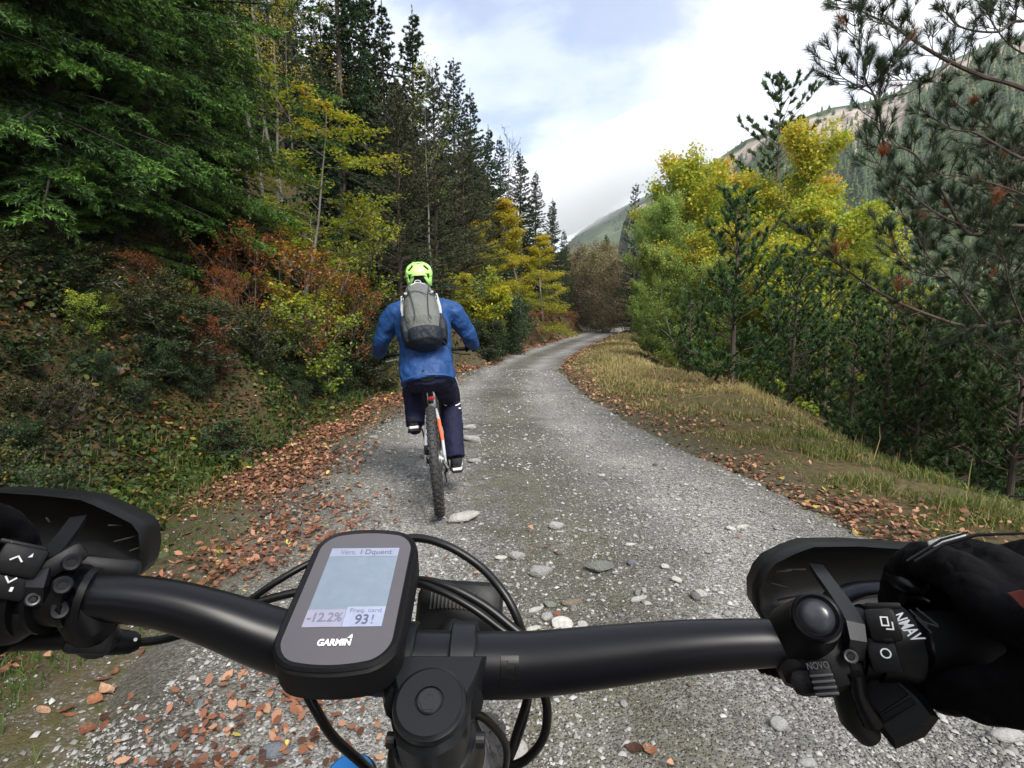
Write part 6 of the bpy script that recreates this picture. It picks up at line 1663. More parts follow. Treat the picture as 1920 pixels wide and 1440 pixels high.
for sg in (1, -1):
    pack_loft('side_pocket', [(0.0, 0.025, 0.05, 0.16, sg * 0.118), (0.06, 0.034, 0.05, 0.20, sg * 0.122), (0.13, 0.034, 0.05, 0.20, sg * 0.124), (0.20, 0.024, 0.06, 0.165, sg * 0.118)], M_PACKD, disp=0.006)
    k = MB(); k.tube([PK(sg * 0.124, 0.17, 0.12), PK(sg * 0.128, 0.26, 0.14), PK(sg * 0.115, 0.36, 0.15)], 0.006, 6, True, [(1.6, 0.5)] * 3); k.build('reflective_strip', M_PACKL, pack)
    k = MB(); k.tube([PK(sg * 0.120, 0.32, 0.08), PK(sg * 0.116, 0.325, 0.18), PK(sg * 0.085, 0.33, 0.226), PK(sg * 0.062, 0.335, 0.234)], 0.005, 6, True, [(0.5, 1.6)] * 4); st_ = k.build('compression_strap', M_PACKD, pack)
    k = MB(); k.box(PK(sg * 0.088, 0.325, 0.232), (0.020, 0.008, 0.014), None, 0.002); k.build('buckle', M_PACKL, st_)
    k = MB(); k.tube(smooth_path([tuple(PK(sg * 0.07, 0.40, 0.06)), tuple(PK(sg * 0.075, 0.43, -0.02)), tuple(PK(sg * 0.085, 0.40, -0.12)), tuple(PK(sg * 0.10, 0.28, -0.185)), tuple(PK(sg * 0.12, 0.12, -0.14)), tuple(PK(sg * 0.13, 0.04, 0.02))], 5), 0.012, 8, True, [(2.0, 0.5)] * 26); k.build('shoulder_strap', M_PACKD, pack)
    k = MB(); k.tube(smooth_path([tuple(PK(sg * 0.075, 0.41, 0.182)), tuple(PK(sg * 0.055, 0.28, 0.248)), tuple(PK(sg * 0.045, 0.14, 0.262)), tuple(PK(sg * 0.06, 0.10, 0.256))], 5), 0.0028, 6); k.build('seam_piping', M_PACKD, pack)
k = MB(); k.tube(smooth_path([tuple(PK(-0.095, 0.335, 0.215)), tuple(PK(-0.03, 0.345, 0.226)), tuple(PK(0.02, 0.325, 0.232)), tuple(PK(0.05, 0.30, 0.240))], 5), 0.0026, 6); k.build('zip', M_PACKD, pack)
k = MB(); k.tube(smooth_path([tuple(PK(-0.02, 0.455, 0.10)), tuple(PK(-0.015, 0.50, 0.11)), tuple(PK(0.02, 0.50, 0.11)), tuple(PK(0.025, 0.455, 0.10))], 5), 0.004, 6); k.tube(smooth_path([tuple(PK(-0.05, 0.43, 0.165)), tuple(PK(0.0, 0.46, 0.15)), tuple(PK(0.05, 0.43, 0.165))], 5), 0.006, 6); k.build('grab_handle', M_PACKL, pack)
k = MB(); k.tube(smooth_path([tuple(PK(0.10, 0.0, 0.16)), tuple(PK(0.145, -0.06, 0.14)), tuple(PK(0.16, -0.14, 0.10))], 5), 0.004, 6, True, [(1.6, 0.5)] * 11); k.build('waist_strap', M_PACKD, pack)
# ------------------------------------------------------------------ the handlebar and front of the bike the photographer rides
BC = C(815, 1245, 0.295)
own = empty('mountain_bike', (BC.x, -0.54, 0.0), (0, 0, 0), 'black handlebar and front end of the mountain bike the photograph is taken from', 'bicycle')
def part(mb, name, mat, parent=own, angle=40):
    o = mb.build(name, mat, None, True, angle)
    if parent is own: adopt(o, own)
    else: o.parent = parent
    return o
VX = Vector((1, 0, 0)); VR = Vector((0, cP, -sP)); VD = Vector((0, -sP, -cP)); VU = -VD; VB = -VR     # view right / ahead / down
def facing(p, roll=0.0, toward=True):
    """frame at p whose z axis points back at the eye"""
    z = (Vector((0, 0, CAM_H)) - p).normalized(); x = VX.copy(); x = (x - z * x.dot(z)).normalized(); y = z.cross(x)
    xr_ = x * math.cos(roll) + y * math.sin(roll); return frameM(p, xr_, z.cross(xr_))
# handlebar
bl = [(-420, 1185, .250, .0112), (-250, 1160, .256, .0111), (0, 1128, .264, .0111), (170, 1119, .272, .0115), (300, 1131, .279, .0123), (400, 1158, .284, .0138), (500, 1194, .290, .0158), (600, 1224, .294, .0168), (720, 1240, .295, .0172),
      (815, 1245, .295, .0172), (900, 1246, .295, .0170), (1000, 1244, .294, .0166), (1150, 1228, .290, .0153), (1300, 1212, .284, .0133), (1450, 1205, .278, .0117), (1700, 1206, .270, .0111), (2000, 1216, .262, .0111), (2350, 1238, .250, .0112)]
pp = smooth_path([(*C(u, v, d), r) for u, v, d, r in bl], 6)
k = MB(); k.tube([p_[:3] for p_ in pp], [p_[3] for p_ in pp], 32)
M_BAR = pmat('satin_black_bar', (0.0035, 0.0035, 0.005), 0.33, nscale=30, var=0.1, bstr=0.03, bdist=0.0003, spec=0.32)
hbar = part(k, 'handlebar', M_BAR)
# ghosted print on the bar, right of the stem
M_PRINT = pmat('dark_print', (0.004, 0.004, 0.004), 0.25, nscale=30, var=0.1, bstr=0.0)
Mt = facing(C(953, 1222, 0.2760), R_(-1.5))
k = MB()
def bar_patch(k, u0, u1, v0, v1):
    """thin patch wrapped on the bar"""
    vs = []; n_ = 6
    for u in (u0, u1):
        cc = C(u, 1245 - (u - 900) * 0.01, .2945); r_ = .0172 - (u - 880) * 0.0000035
        for i_ in range(n_ + 1):
            v = v0 + (v1 - v0) * i_ / n_; a = math.acos(max(-1, min(1, (v - 1245) / 60.0)))
            vs.append(cc + VD * (math.cos(a) * (r_ + 0.0002)) + VB * (math.sin(a) * (r_ + 0.0002)))
    fs = [(i_, i_ + 1, n_ + 2 + i_, n_ + 1 + i_) for i_ in range(n_)]
    k.add(vs, fs)
for q_ in ((940, 972, 1206, 1213), (940, 950, 1213, 1240), (953, 972, 1213, 1217), (944, 951, 1224, 1230), (966, 972, 1217, 1236), (955, 963, 1226, 1232), (937, 973, 1244, 1258)): bar_patch(k, *q_)
part(k, 'bar_print', M_PRINT, hbar)

# stem
A_ = Vector((0, -math.sin(R_(25)), math.cos(R_(25)))); Fd = Vector((0, math.cos(R_(25)), math.sin(R_(25))))
CAP = C(806, 1322, 0.252)
Mst = frameM(CAP, VX, Fd)
Mst = Matrix(((1, Fd.x, A_.x, CAP.x), (0, Fd.y, A_.y, CAP.y), (0, Fd.z, A_.z, CAP.z), (0, 0, 0, 1)))
k = MB()
out_ = [(-0.0175, -0.006), (-0.0135, -0.0145), (-0.005, -0.019), (0.005, -0.019), (0.0135, -0.0145), (0.0175, -0.006), (0.0185, 0.006), (0.023, 0.018), (0.0255, 0.028), (-0.0255, 0.028), (-0.022, 0.018), (-0.0185, 0.006)]
k.prism(out_, -0.034, -0.0035, Mst, 0.003)
bcl = Mst.inverted() @ BC
stem_m = pmat('anodised_black', (0.006, 0.007, 0.008), 0.36, nscale=50, var=0.1, bstr=0.08, bdist=0.0003, spec=0.3)
for sx in (-1, 1):
    # clamp bands wrapped round the bar
    x0, x1 = (sx * 0.0095, sx * 0.0235); vs = []; fs = []; n_ = 40; ro = 0.0218; ri = 0.0174
    for i_ in range(n_):
        a = 2 * math.pi * i_ / n_
        for (xx, rr2) in ((x0, ri), (x0, ro - 0.001), (x0 + sx * 0.001, ro), (x1 - sx * 0.001, ro), (x1, ro - 0.001), (x1, ri)):
            vs.append(BC + VX * xx + VR * (math.sin(a) * rr2) + VD * (math.cos(a) * rr2))
    for i_ in range(n_):
        for j in range(6):
            a, b = i_ * 6 + j, i_ * 6 + (j + 1) % 6; c_, d_ = ((i_ + 1) % n_) * 6 + j, ((i_ + 1) % n_) * 6 + (j + 1) % 6
            fs.append((a, b, d_, c_))
    k.add(vs, fs)
    k.tube([Mst @ Vector((sx * 0.0165, 0.008, -0.014)), BC + VX * (sx * 0.0165) + VB * 0.016 + VD * 0.004], [0.0085, 0.0085], 12, True, [(1, 1.1)] * 2)
k.box(BC + VB * 0.014 + VD * 0.020, (0.040, 0.016, 0.020), Matrix.Rotation(R_(25), 4, 'X'), 0.004)
stem = part(k, 'stem', stem_m)
k = MB(); k.lathe([(0.0005, -0.002), (0.0170, -0.002), (0.0176, 0.0), (0.0170, 0.0022), (0.0155, 0.0032), (0.0152, 0.0036), (0.0068, 0.0040), (0.0066, 0.0030), (0.0060, 0.0030), (0.0005, 0.0030)], 48, Mst)
tc_ = part(k, 'top_cap', stem_m, stem)
k = MB(); k.lathe([(0.0058, 0.001), (0.0058, 0.0042), (0.0050, 0.0048), (0.0026, 0.0048), (0.0024, 0.0012), (0.0003, 0.0012)], 6, Mst); k.lathe([(0.0060, 0.001), (0.0060, 0.0040), (0.0054, 0.0046), (0.0030, 0.0046)], 32, Mst); part(k, 'cap_bolt', M_BLACK, stem, 20)
for sx in (-1, 1):
    k = MB(); k.lathe([(0.0036, 0), (0.0036, 0.004), (0.0028, 0.0045), (0.0016, 0.0045), (0.0015, 0.001)], 16, frameM(Mst @ Vector((sx * 0.0215, -0.006, -0.020)), Fd, A_)); part(k, 'pinch_bolt', M_BLACK, stem, 20)
# steerer, head tube, fork, wheel, frame below (mostly out of the picture)
HT0 = CAP - A_ * 0.036; HT1 = CAP - A_ * 0.175
k = MB(); k.tube([CAP - A_ * 0.030, HT0 - A_ * 0.006, HT0 - A_ * 0.010], [0.0205, 0.0215, 0.025], 28); part(k, 'headset_spacer', M_BLACK)
k = MB(); k.tube([HT0 - A_ * 0.010, HT0 - A_ * 0.02, HT0 - A_ * 0.06, HT1], [0.0255, 0.0275, 0.0265, 0.029], 28)
bb2 = Vector((BC.x, -0.12, 0.335)); st2 = Vector((BC.x, -0.27, 0.72)); rr2_ = Vector((BC.x, -0.56, 0.368))
bar_between(k, HT1 + A_ * 0.02, bb2, 0.034, 0.038, 16, (0.8, 1.2)); bar_between(k, HT0 - A_ * 0.05, st2, 0.022, 0.018); bar_between(k, bb2, st2, 0.022, 0.018)
for sg in (1, -1):
    bar_between(k, st2 + Vector((sg * 0.02, 0, -0.04)), rr2_ + Vector((sg * 0.06, 0, 0)), 0.011, 0.010); bar_between(k, bb2 + Vector((sg * 0.03, 0, 0)), rr2_ + Vector((sg * 0.06, 0, 0)), 0.014, 0.011)
part(k, 'frame', M_FRAMED)
k = MB(); CR = CAP - A_ * 0.20
hubc = CR - A_ * 0.53 + Fd * 0.046; hubc = Vector((BC.x, hubc.y, 0.368))
for sg in (1, -1):
    lx = VX * (sg * 0.066)
    k.tube([CR + lx + A_ * (0.055 if sg < 0 else 0.04), CR + lx - A_ * 0.02, CR + lx - A_ * 0.26], 0.0178, 20); k.tube([CR + lx - A_ * 0.24, CR + lx - A_ * 0.45, hubc + lx], [0.022, 0.022, 0.018], 16)
k.box(CR, (0.15, 0.05, 0.045), Matrix.Rotation(R_(25), 4, 'X'), 0.014)
fork = part(k, 'fork', M_BLACK)
k = MB(); CT = C(655, 1466, 0.352); k.lathe([(0.0165, -0.004), (0.0165, 0.002), (0.0150, 0.0035), (0.001, 0.0045)], 32, frameM(CT, VX, Fd)); part(k, 'fork_top_cap', pmat('blue_anodised', (0.02, 0.22, 0.62), 0.3, 0.3, nscale=40, var=0.05, bstr=0.0), fork)
k = MB(); k.tube([CT - A_ * 0.003, CT - A_ * 0.09], [0.0185, 0.0185], 24); part(k, 'stanchion_collar', M_BLACK, fork)
w2 = make_wheel(own, (0, hubc.y - own.location.y, 0.368), 0, 'front_wheel'); w3 = make_wheel(own, (0, rr2_.y - own.location.y, 0.368), 0, 'rear_wheel')
drive(own, bb2 - own.location, rr2_ - own.location, 10, M_FRAMED)
k = MB(); bar_between(k, st2, Vector((BC.x, -0.33, 0.93)), 0.0155, 0.0155); part(k, 'seat_post', M_BLACK)
k = MB(); k.tube([(BC.x, -0.45, 0.945), (BC.x, -0.38, 0.955), (BC.x, -0.30, 0.950), (BC.x, -0.20, 0.945)], [0.05, 0.07, 0.045, 0.022], 14, True, [(1, 0.3), (1, 0.34), (1, 0.36), (1, 0.6)], (0, 0, 1)); part(k, 'saddle', M_BLACK)

# headlight in front of the stem
k = MB(); LP = C(862, 1146, 0.375); Ml = facing(LP, R_(-3))
k.box((0, 0, 0), (0.060, 0.040, 0.050), Ml @ Matrix.Translation((0, 0, -0.012)), 0.010)
hl = part(k, 'headlight', M_PLAST)
k = MB()
for i_ in range(13): k.box((0, 0, 0), (0.0011, 0.0115, 0.004), Ml @ Matrix.Translation((-0.020 + i_ * 0.0026, 0.006 + 0.0015 * math.sin(i_ * 0.25), 0.0135)), 0)
part(k, 'cooling_fins', pmat('fin_grey', (0.030, 0.030, 0.033), 0.5, nscale=50, var=0.2, bstr=0), hl)
k = MB(); k.tube([C(850, 1190, 0.345), C(835, 1215, 0.315)], [0.010, 0.008], 12); part(k, 'light_bracket', M_PLAST, hl)
k = MB(); k.box((0, 0, 0), (0.0022, 0.010, 0.002), Ml @ Matrix.Translation((-0.006, -0.012, 0.0135)), 0); k.box((0, 0, 0), (0.0018, 0.008, 0.002), Ml @ Matrix.Translation((0.004, -0.010, 0.0135)), 0); part(k, 'light_bracket', pmat('fin_grey_light', (0.05, 0.05, 0.055), 0.5, nscale=50, var=0.2, bstr=0), hl)

# cables
def cable(pts, r=0.0026, name='cable'):
    k = MB(); k.tube(smooth_path([tuple(C(*q_)) for q_ in pts], 8), r, 10); return part(k, name, M_CABLE)
cable([(690, 1030, .36), (770, 1009, .36), (835, 1022, .355), (900, 1062, .35), (945, 1113, .34), (972, 1165, .335), (985, 1215, .335), (992, 1270, .335), (986, 1330, .335), (968, 1390, .34), (945, 1450, .35), (920, 1540, .38)], .0028)
cable([(680, 1095, .36), (760, 1087, .35), (830, 1096, .34), (900, 1130, .335), (955, 1172, .33), (1000, 1215, .325), (1018, 1290, .32), (1026, 1335, .32), (1018, 1385, .325), (985, 1425, .335), (930, 1455, .345), (880, 1530, .38)], .0028)
cable([(640, 1120, .36), (760, 1096, .345), (820, 1106, .336), (885, 1140, .33), (945, 1184, .327), (985, 1210, .325), (1000, 1250, .325), (985, 1320, .33), (960, 1400, .335), (940, 1500, .36)], .0024)
cable([(380, 1180, .335), (455, 1134, .335), (520, 1090, .34), (590, 1052, .35), (680, 1025, .36)], .0022)
cable([(400, 1150, .335), (470, 1133, .335), (560, 1110, .34), (680, 1095, .35)], .0026)
cable([(570, 1290, .30), (592, 1330, .30), (625, 1382, .305), (672, 1425, .315), (720, 1470, .34)], .0028)
cable([(884, 1333, .285), (915, 1352, .29), (943, 1385, .30), (950, 1420, .31), (940, 1470, .33)], .0022)
cable([(250, 1206, .300), (300, 1200, .305), (345, 1188, .31), (400, 1165, .32), (470, 1134, .335)], .0024)

# right hand controls
def disc(c, prof, ax=None, n=32): return MB().lathe(prof, n, frameM(c, *(ax or (VX, VU)))) if False else None
k = MB(); k.box(C(1520, 1222, 0.276), (0.036, 0.036, 0.034), facing(C(1520, 1222, 0.27)).to_3x3().to_4x4(), 0.010); k.tube([C(1462, 1204, .278), C(1478, 1204, .278), C(1590, 1204, .275)], [0.0135, 0.0165, 0.0165], 24)
k.tube([C(1500, 1190, .275), C(1530, 1160, .262)], [0.016, 0.0118], 24)
pod = part(k, 'bell_mount', M_PLAST)
Mb = facing(C(1530, 1156, 0.257), R_(8))
k = MB(); k.lathe([(0.0104, -0.004), (0.0112, 0.0), (0.0109, 0.0016), (0.0098, 0.0022), (0.0088, 0.0012), (0.0084, 0.0004), (0.0070, 0.0004)], 48, Mb); part(k, 'bell_ring', M_BAR, pod, 60)
k = MB(); k.lathe([(0.0080, 0.0002), (0.0072, 0.0012), (0.0062, 0.0026), (0.0045, 0.0034), (0.0022, 0.0038), (0.0004, 0.0039)], 40, Mb); part(k, 'bell_dome', pmat('gloss_grey_dome', (0.032, 0.034, 0.042), 0.3, nscale=30, var=0.1, bstr=0.0, spec=0.5), pod, 60)
k = MB()
for i_ in range(6): k.ball(C(1426 + i_ * 11, 1248 + i_ * 3.2, 0.285 - i_ * 0.001), (0.0026, 0.005, 0.0034), 8)
k.tube([C(1425, 1244, .287), C(1500, 1262, .283)], 0.0042, 8); part(k, 'ribbed_cable_guide', M_MATT, pod)
Mp = facing(C(1541, 1272, 0.250), R_(4))
k = MB(); k.box((0, 0, 0), (0.0105, 0.0155, 0.012), Mp @ Matrix.Translation((0.0002, 0, -0.0065)), 0.002); k.box((0, 0, 0), (0.016, 0.012, 0.014), Mp @ Matrix.Translation((-0.006, -0.001, -0.0115)), 0.004)
lev = part(k, 'thumb_switch', M_MATT, pod)
k = MB()
for i_ in range(4): k.box((0, 0, 0), (0.0100, 0.0013, 0.0016), Mp @ Matrix.Translation((0.0002, 0.0012 - i_ * 0.0025, 0.0)), 0.0004)
part(k, 'rib', pmat('rib_grey', (0.035, 0.035, 0.04), 0.5, nscale=50, var=0.2, bstr=0), lev)
tm_ = text_mesh('lettering', 'NOVO', 0.0042, Mp @ Matrix.Translation((0.0, 0.0052, 0.0003)), pmat('faint_print', (0.05, 0.05, 0.055), 0.5, nscale=50, var=0.1, bstr=0), None, width=0.0095)
tm_.parent = lev;
# hand guards
M_SLOT = pmat('slot_grey', (0.016, 0.016, 0.018), 0.6, nscale=50, var=0.1, bstr=0, spec=0.2)
def guard(outl, d, brk, name_side, w_, bolt):
    cx = sum(p_[0] for p_ in outl) / len(outl); cy = sum(p_[1] for p_ in outl) / len(outl)
    def ring(f_, dz): return [C(cx + (u - cx) * f_, cy + (v - cy) * f_, d) + VR * dz + VU * (0.0) for u, v in outl]
    rings = [ring(1.0, 0.002), ring(1.0, -0.004), ring(0.985, -0.006), ring(0.955, -0.004), ring(0.93, 0.010), ring(0.70, 0.018), ring(0.35, 0.022)]
    n_ = len(outl); k = MB(); vs = [p_ for r_ in rings for p_ in r_]; fs = []
    for i_ in range(len(rings) - 1):
        for j in range(n_):
            a, b = i_ * n_ + j, i_ * n_ + (j + 1) % n_; fs.append((a, b, b + n_, a + n_))
    fs.append(tuple((len(rings) - 1) * n_ + j for j in range(n_)))
    m0 = len(vs); back = [ring(1.0, 0.002), ring(0.97, 0.016), ring(0.70, 0.025), ring(0.35, 0.029)]
    vs += [p_ for r_ in back for p_ in r_]
    for i_ in range(3):
        for j in range(n_):
            a, b = m0 + i_ * n_ + j, m0 + i_ * n_ + (j + 1) % n_; fs.append((a, b, b + n_, a + n_))
    fs.append(tuple(m0 + 3 * n_ + j for j in range(n_)))
    k.add(vs, fs); g_ = part(k, 'hand_guard', M_PLAST, own, 50)
    # flat bent bracket
    k = MB(); P_ = [C(*b_) for b_ in brk]; vs = []; n2 = len(P_)
    for i_, p_ in enumerate(P_):
        t_ = (P_[min(i_ + 1, n2 - 1)] - P_[max(i_ - 1, 0)]).normalized(); side_ = VX * 1.0; side_ = (side_ - t_ * side_.dot(t_)).normalized(); nn_ = t_.cross(side_)
        for a, b in ((-1, -1), (1, -1), (1, 1), (-1, 1)): vs.append(p_ + side_ * (a * w_ / 2) + nn_ * (b * 0.0016))
    fs = []
    for i_ in range(n2 - 1):
        for j in range(4):
            a, b = i_ * 4 + j, i_ * 4 + (j + 1) % 4; fs.append((a, b, b + 4, a + 4))
    fs += [(3, 2, 1, 0), tuple((n2 - 1) * 4 + j for j in range(4))]
    k.add(vs, fs); k.tube([P_[-1] + VR * 0.004 - VX * w_ * 0.5, P_[-1] + VR * 0.004 + VX * w_ * 0.5], 0.006, 12)
    b_ = part(k, 'guard_bracket', pmat('bracket_grey', (0.009, 0.009, 0.011), 0.42, nscale=60, var=0.1, bstr=0.1, bdist=0.0004, spec=0.5), g_, 25)
    k = MB(); Mb2 = facing(C(*bolt)); k.lathe([(0.0030, -0.004), (0.0031, 0.0003), (0.0026, 0.0008), (0.0018, 0.0006), (0.0016, -0.002), (0.0002, -0.002)], 24, Mb2); part(k, 'bolt', M_BOLT, b_, 25)
    k = MB(); k.lathe([(0.0014, 0.0), (0.0014, 0.0002), (0.0001, 0.00021)], 6, Mb2 @ Matrix.Translation((0, 0, -0.0002))); part(k, 'bolt_socket', M_PRINT, b_, 25)
    return g_
gr = guard([(1413, 1135), (1412, 1100), (1425, 1070), (1442, 1050), (1478, 1032), (1514, 1019), (1600, 1018), (1740, 1027), (1900, 1040), (2060, 1075), (2120, 1120), (2100, 1185), (1900, 1205), (1700, 1190), (1560, 1178), (1470, 1166), (1428, 1161)], 0.345,
           [(1530, 1062, .338), (1546, 1085, .318), (1566, 1112, .298), (1592, 1150, .272), (1603, 1172, .259), (1606, 1200, .254), (1603, 1225, .256), (1600, 1242, .262)], 'right', 0.0078, (1595, 1231, .2525))
gl = guard([(-300, 1010), (-180, 945), (-60, 921), (0, 918), (90, 924), (165, 932), (190, 942), (225, 958), (262, 977), (275, 995), (278, 1030), (272, 1060), (262, 1078), (245, 1085), (150, 1080), (0, 1082), (-150, 1100), (-290, 1110)], 0.345,
           [(148, 972, .338), (128, 1000, .315), (108, 1025, .292), (84, 1052, .268), (74, 1075, .258), (70, 1100, .254), (66, 1125, .256), (64, 1140, .262)], 'left', 0.0088, (62, 1124, .2525))
k = MB()
for (u, v, l_, a) in ((1470, 1071, .009, .1), (1492, 1068, .012, 0), (1462, 1098, .010, -.3), (1478, 1121, .014, .2)):
    k = MB(); k.box((0, 0, 0), (l_, 0.0012, 0.002), facing(C(u, v, .3495), a), 0.0003); part(k, 'guard_slot', M_SLOT, gr)
k = MB()
for (u, v, l_, a) in ((220, 985, .010, 0), (236, 1010, .013, .3), (252, 1030, .006, .4), (90, 975, .004, -.9)):
    k = MB(); k.box((0, 0, 0), (l_, 0.0012, 0.002), facing(C(u, v, .3495), a), 0.0003); part(k, 'guard_slot', M_SLOT, gl)
# right switch pod
def box_at(u, v, d, size, roll=0.0, dz=0.0, bev=0.002, k=None):
    k = k or MB(); k.box((0, 0, 0), size, facing(C(u, v, d), roll) @ Matrix.Translation((0, 0, dz)), bev); return k
k = MB(); k.tube([C(1625, 1205, .273), C(1695, 1206, .271)], 0.0185, 28); box_at(1655, 1172, .252, (0.0130, 0.0145, 0.010), R_(2), -0.006, 0.002, k); box_at(1656, 1228, .250, (0.0125, 0.0150, 0.010), R_(2), -0.006, 0.0015, k)
box_at(1655, 1136, .262, (0.0150, 0.0030, 0.014), 0, -0.004, 0.001, k); box_at(1664, 1199, .251, (0.0046, 0.0024, 0.004), 0, -0.001, 0.0008, k)
sw = part(k, 'switch_pod', M_PLAST)
k = MB(); Ms = facing(C(1659, 1167, .2508), R_(-3))
def frame2d(k, M, w_, h_, t_, z=0.0006, cx=0.0, cy=0.0, sides='LRTB'):
    if 'L' in sides: k.box((0, 0, 0), (t_, h_, 0.0003), M @ Matrix.Translation((cx - w_ / 2, cy, z)), 0)
    if 'R' in sides: k.box((0, 0, 0), (t_, h_, 0.0003), M @ Matrix.Translation((cx + w_ / 2, cy, z)), 0)
    if 'T' in sides: k.box((0, 0, 0), (w_ + t_, t_, 0.00031), M @ Matrix.Translation((cx, cy + h_ / 2, z)), 0)
    if 'B' in sides: k.box((0, 0, 0), (w_ + t_, t_, 0.00031), M @ Matrix.Translation((cx, cy - h_ / 2, z)), 0)
frame2d(k, Ms, 0.0026, 0.0036, 0.00060, cx=0.0, cy=0.0005); frame2d(k, Ms, 0.0026, 0.0032, 0.00060, cx=0.0016, cy=-0.0012, sides='RB')
part(k, 'mode_symbol', M_WHITE, sw)
k = MB(); Mo = facing(C(1661, 1225, .2492)); k.lathe([(0.0016, 0.0003), (0.0016, 0.0008), (0.0022, 0.0008), (0.0022, 0.0003)], 32, Mo, False); part(k, 'ring_symbol', M_WHITE, sw)
# collar, grip
k = MB(); k.tube([C(1682, 1206, .271), C(1686, 1206, .271), C(1706, 1206.5, .2705), C(1710, 1207, .2705)], [0.0150, 0.0162, 0.0162, 0.0150], 32)
col_ = part(k, 'grip_collar', M_BAR)
Mn = facing(C(1699, 1174, .2505), R_(-62)); Mn = Mn @ Matrix.Rotation(R_(-18), 4, 'Y')
tm_ = text_mesh('lettering', 'NMAV', 0.0075, Mn, M_WHITE, None, shear=0.3, width=0.0145, bold=0.00015); tm_.parent = col_;
def grip(us, v0, v1):
    k = MB(); P_ = [C(us[0] + (us[1] - us[0]) * t_, v0 + (v1 - v0) * t_, .2705 - t_ * 0.010) for t_ in np.linspace(0, 1, 8)]
    k.tube(P_, [0.0150] + [0.0160] * 6 + [0.0150], 28); return part(k, 'grip', M_MATT)
gp_ = grip((1712, 2080), 1207, 1222)
k = MB()
for (u, v, a, l_) in ((1722, 1158, -.95, .009), (1738, 1156, -.85, .010), (1732, 1172, -1.0, .008), (1745, 1170, -.4, .006)): k.box((0, 0, 0), (l_, 0.0007, 0.0008), facing(C(u, v, .2545), a), 0)
part(k, 'grip_groove', M_PRINT, gp_)
# right brake: clamp, master cylinder block and lever
k = MB(); k.tube([C(1592, 1205, .274), C(1622, 1205, .2735)], 0.0170, 28)
k.tube([C(1592, 1232, .262), C(1588, 1262, .262), C(1594, 1300, .265), C(1606, 1345, .268), C(1628, 1378, .27)], [0.0060, 0.0075, 0.0080, 0.0082, 0.0060], 16)
br = part(k, 'brake_body', M_PLAST)
k = MB(); k.tube([C(1602, 1262, .2545), C(1608, 1300, .2555), C(1622, 1330, .2575), C(1636, 1352, .259)], [0.0032, 0.0030, 0.0040, 0.0052], 12); part(k, 'brake_arm', M_BAR, br)
Mk = facing(C(1671, 1317, .262), R_(27))
k = MB(); k.prism([(-0.0125, -0.0150), (0.0020, -0.0165), (0.0125, -0.0135), (0.0140, -0.0040), (0.0105, 0.0115), (0.0045, 0.0155), (-0.0060, 0.0145), (-0.0135, 0.0060)], -0.014, 0.006, Mk, 0.0035)
rs = part(k, 'reservoir', M_PLAST, br, 30)
k = MB(); k.box((0, 0, 0), (0.0185, 0.0030, 0.0022), Mk @ Matrix.Translation((-0.0005, -0.0035, 0.0063)), 0.0007); k.prism([(-0.009, -0.0015), (0.009, -0.0010), (0.0075, 0.0085), (0.002, 0.0118), (-0.0055, 0.0112), (-0.010, 0.004)], 0.0050, 0.0066, Mk, 0.0007)
part(k, 'reservoir_lid', M_MATT, rs, 30)
k = MB()
for i_ in range(4):
    for s_ in (-1, 1): k.box((0, 0, 0), (0.0026, 0.0004, 0.0004), Mk @ Matrix.Translation((0.004 + s_ * 0.0010, -0.0125 + i_ * 0.0012, 0.0062)) @ Matrix.Rotation(s_ * -0.6, 4, 'Z'), 0)
part(k, 'chevron_relief', M_BAR, rs)
k = MB(); k.tube(smooth_path([tuple(C(*q_)) for q_ in ((1560, 1125, .315), (1620, 1105, .322), (1720, 1104, .325), (1850, 1118, .318), (1990, 1130, .305))], 5), 0.0052, 10, True, [(1.3, 0.8)] * 21); part(k, 'brake_lever', M_BAR, br)
k = MB(); k.tube(smooth_path([tuple(C(*q_)) for q_ in ((1560, 1125, .315), (1500, 1120, .318), (1400, 1140, .325), (1250, 1180, .33), (1100, 1200, .335), (1000, 1215, .335))], 5), 0.0025, 8)
k = MB(); k.ball(C(1700, 1088, .29), (0.009, 0.012, 0.006), 14); k.tube([C(1690, 1120, .288), C(1720, 1122, .288), C(1735, 1128, .288)], [0.0035, 0.004, 0.003], 10); part(k, 'lever_pivot', M_BAR, br)
# left hand controls
k = MB(); k.tube([C(158, 1118, .271), C(172, 1119, .272)], [0.0140, 0.0140], 28); k.tube([C(138, 1118, .270), C(150, 1118, .2705)], [0.0155, 0.0155], 28); k.tube([C(100, 1119, .269), C(140, 1118, .270)], 0.0140, 28); k.tube([C(94, 1120, .269), C(103, 1120, .269)], 0.0172, 28)
lc = part(k, 'lever_clamp', M_PLAST)
for (u, v, d, r_) in ((134, 1055, .2600, .0042), (117, 1098, .2520, .0042), (112, 1145, .2560, .0042), (165, 1165, .2640, .0036)):
    k = MB(); k.tube([C(u, v, d + .012), C(u, v, d)], [r_, r_], 20); k.lathe([(r_, -0.001), (r_, 0.0004), (r_ * 0.8, 0.0010), (r_ * 0.5, 0.0009), (r_ * 0.45, -0.002), (0.0002, -0.002)], 24, facing(C(u, v, d))); part(k, 'clamp_bolt', M_BAR, lc, 30)
k = MB(); box_at(118, 1052, .268, (0.020, 0.010, 0.012), R_(40), 0, 0.003, k); box_at(205, 1065, .300, (0.030, 0.012, 0.012), R_(-6), 0, 0.004, k)
k.tube([C(150, 1130, .270), C(165, 1165, .27), C(185, 1200, .285)], [0.012, 0.011, 0.010], 14); box_at(178, 1175, .277, (0.020, 0.026, 0.012), R_(-5), 0, 0.003, k)
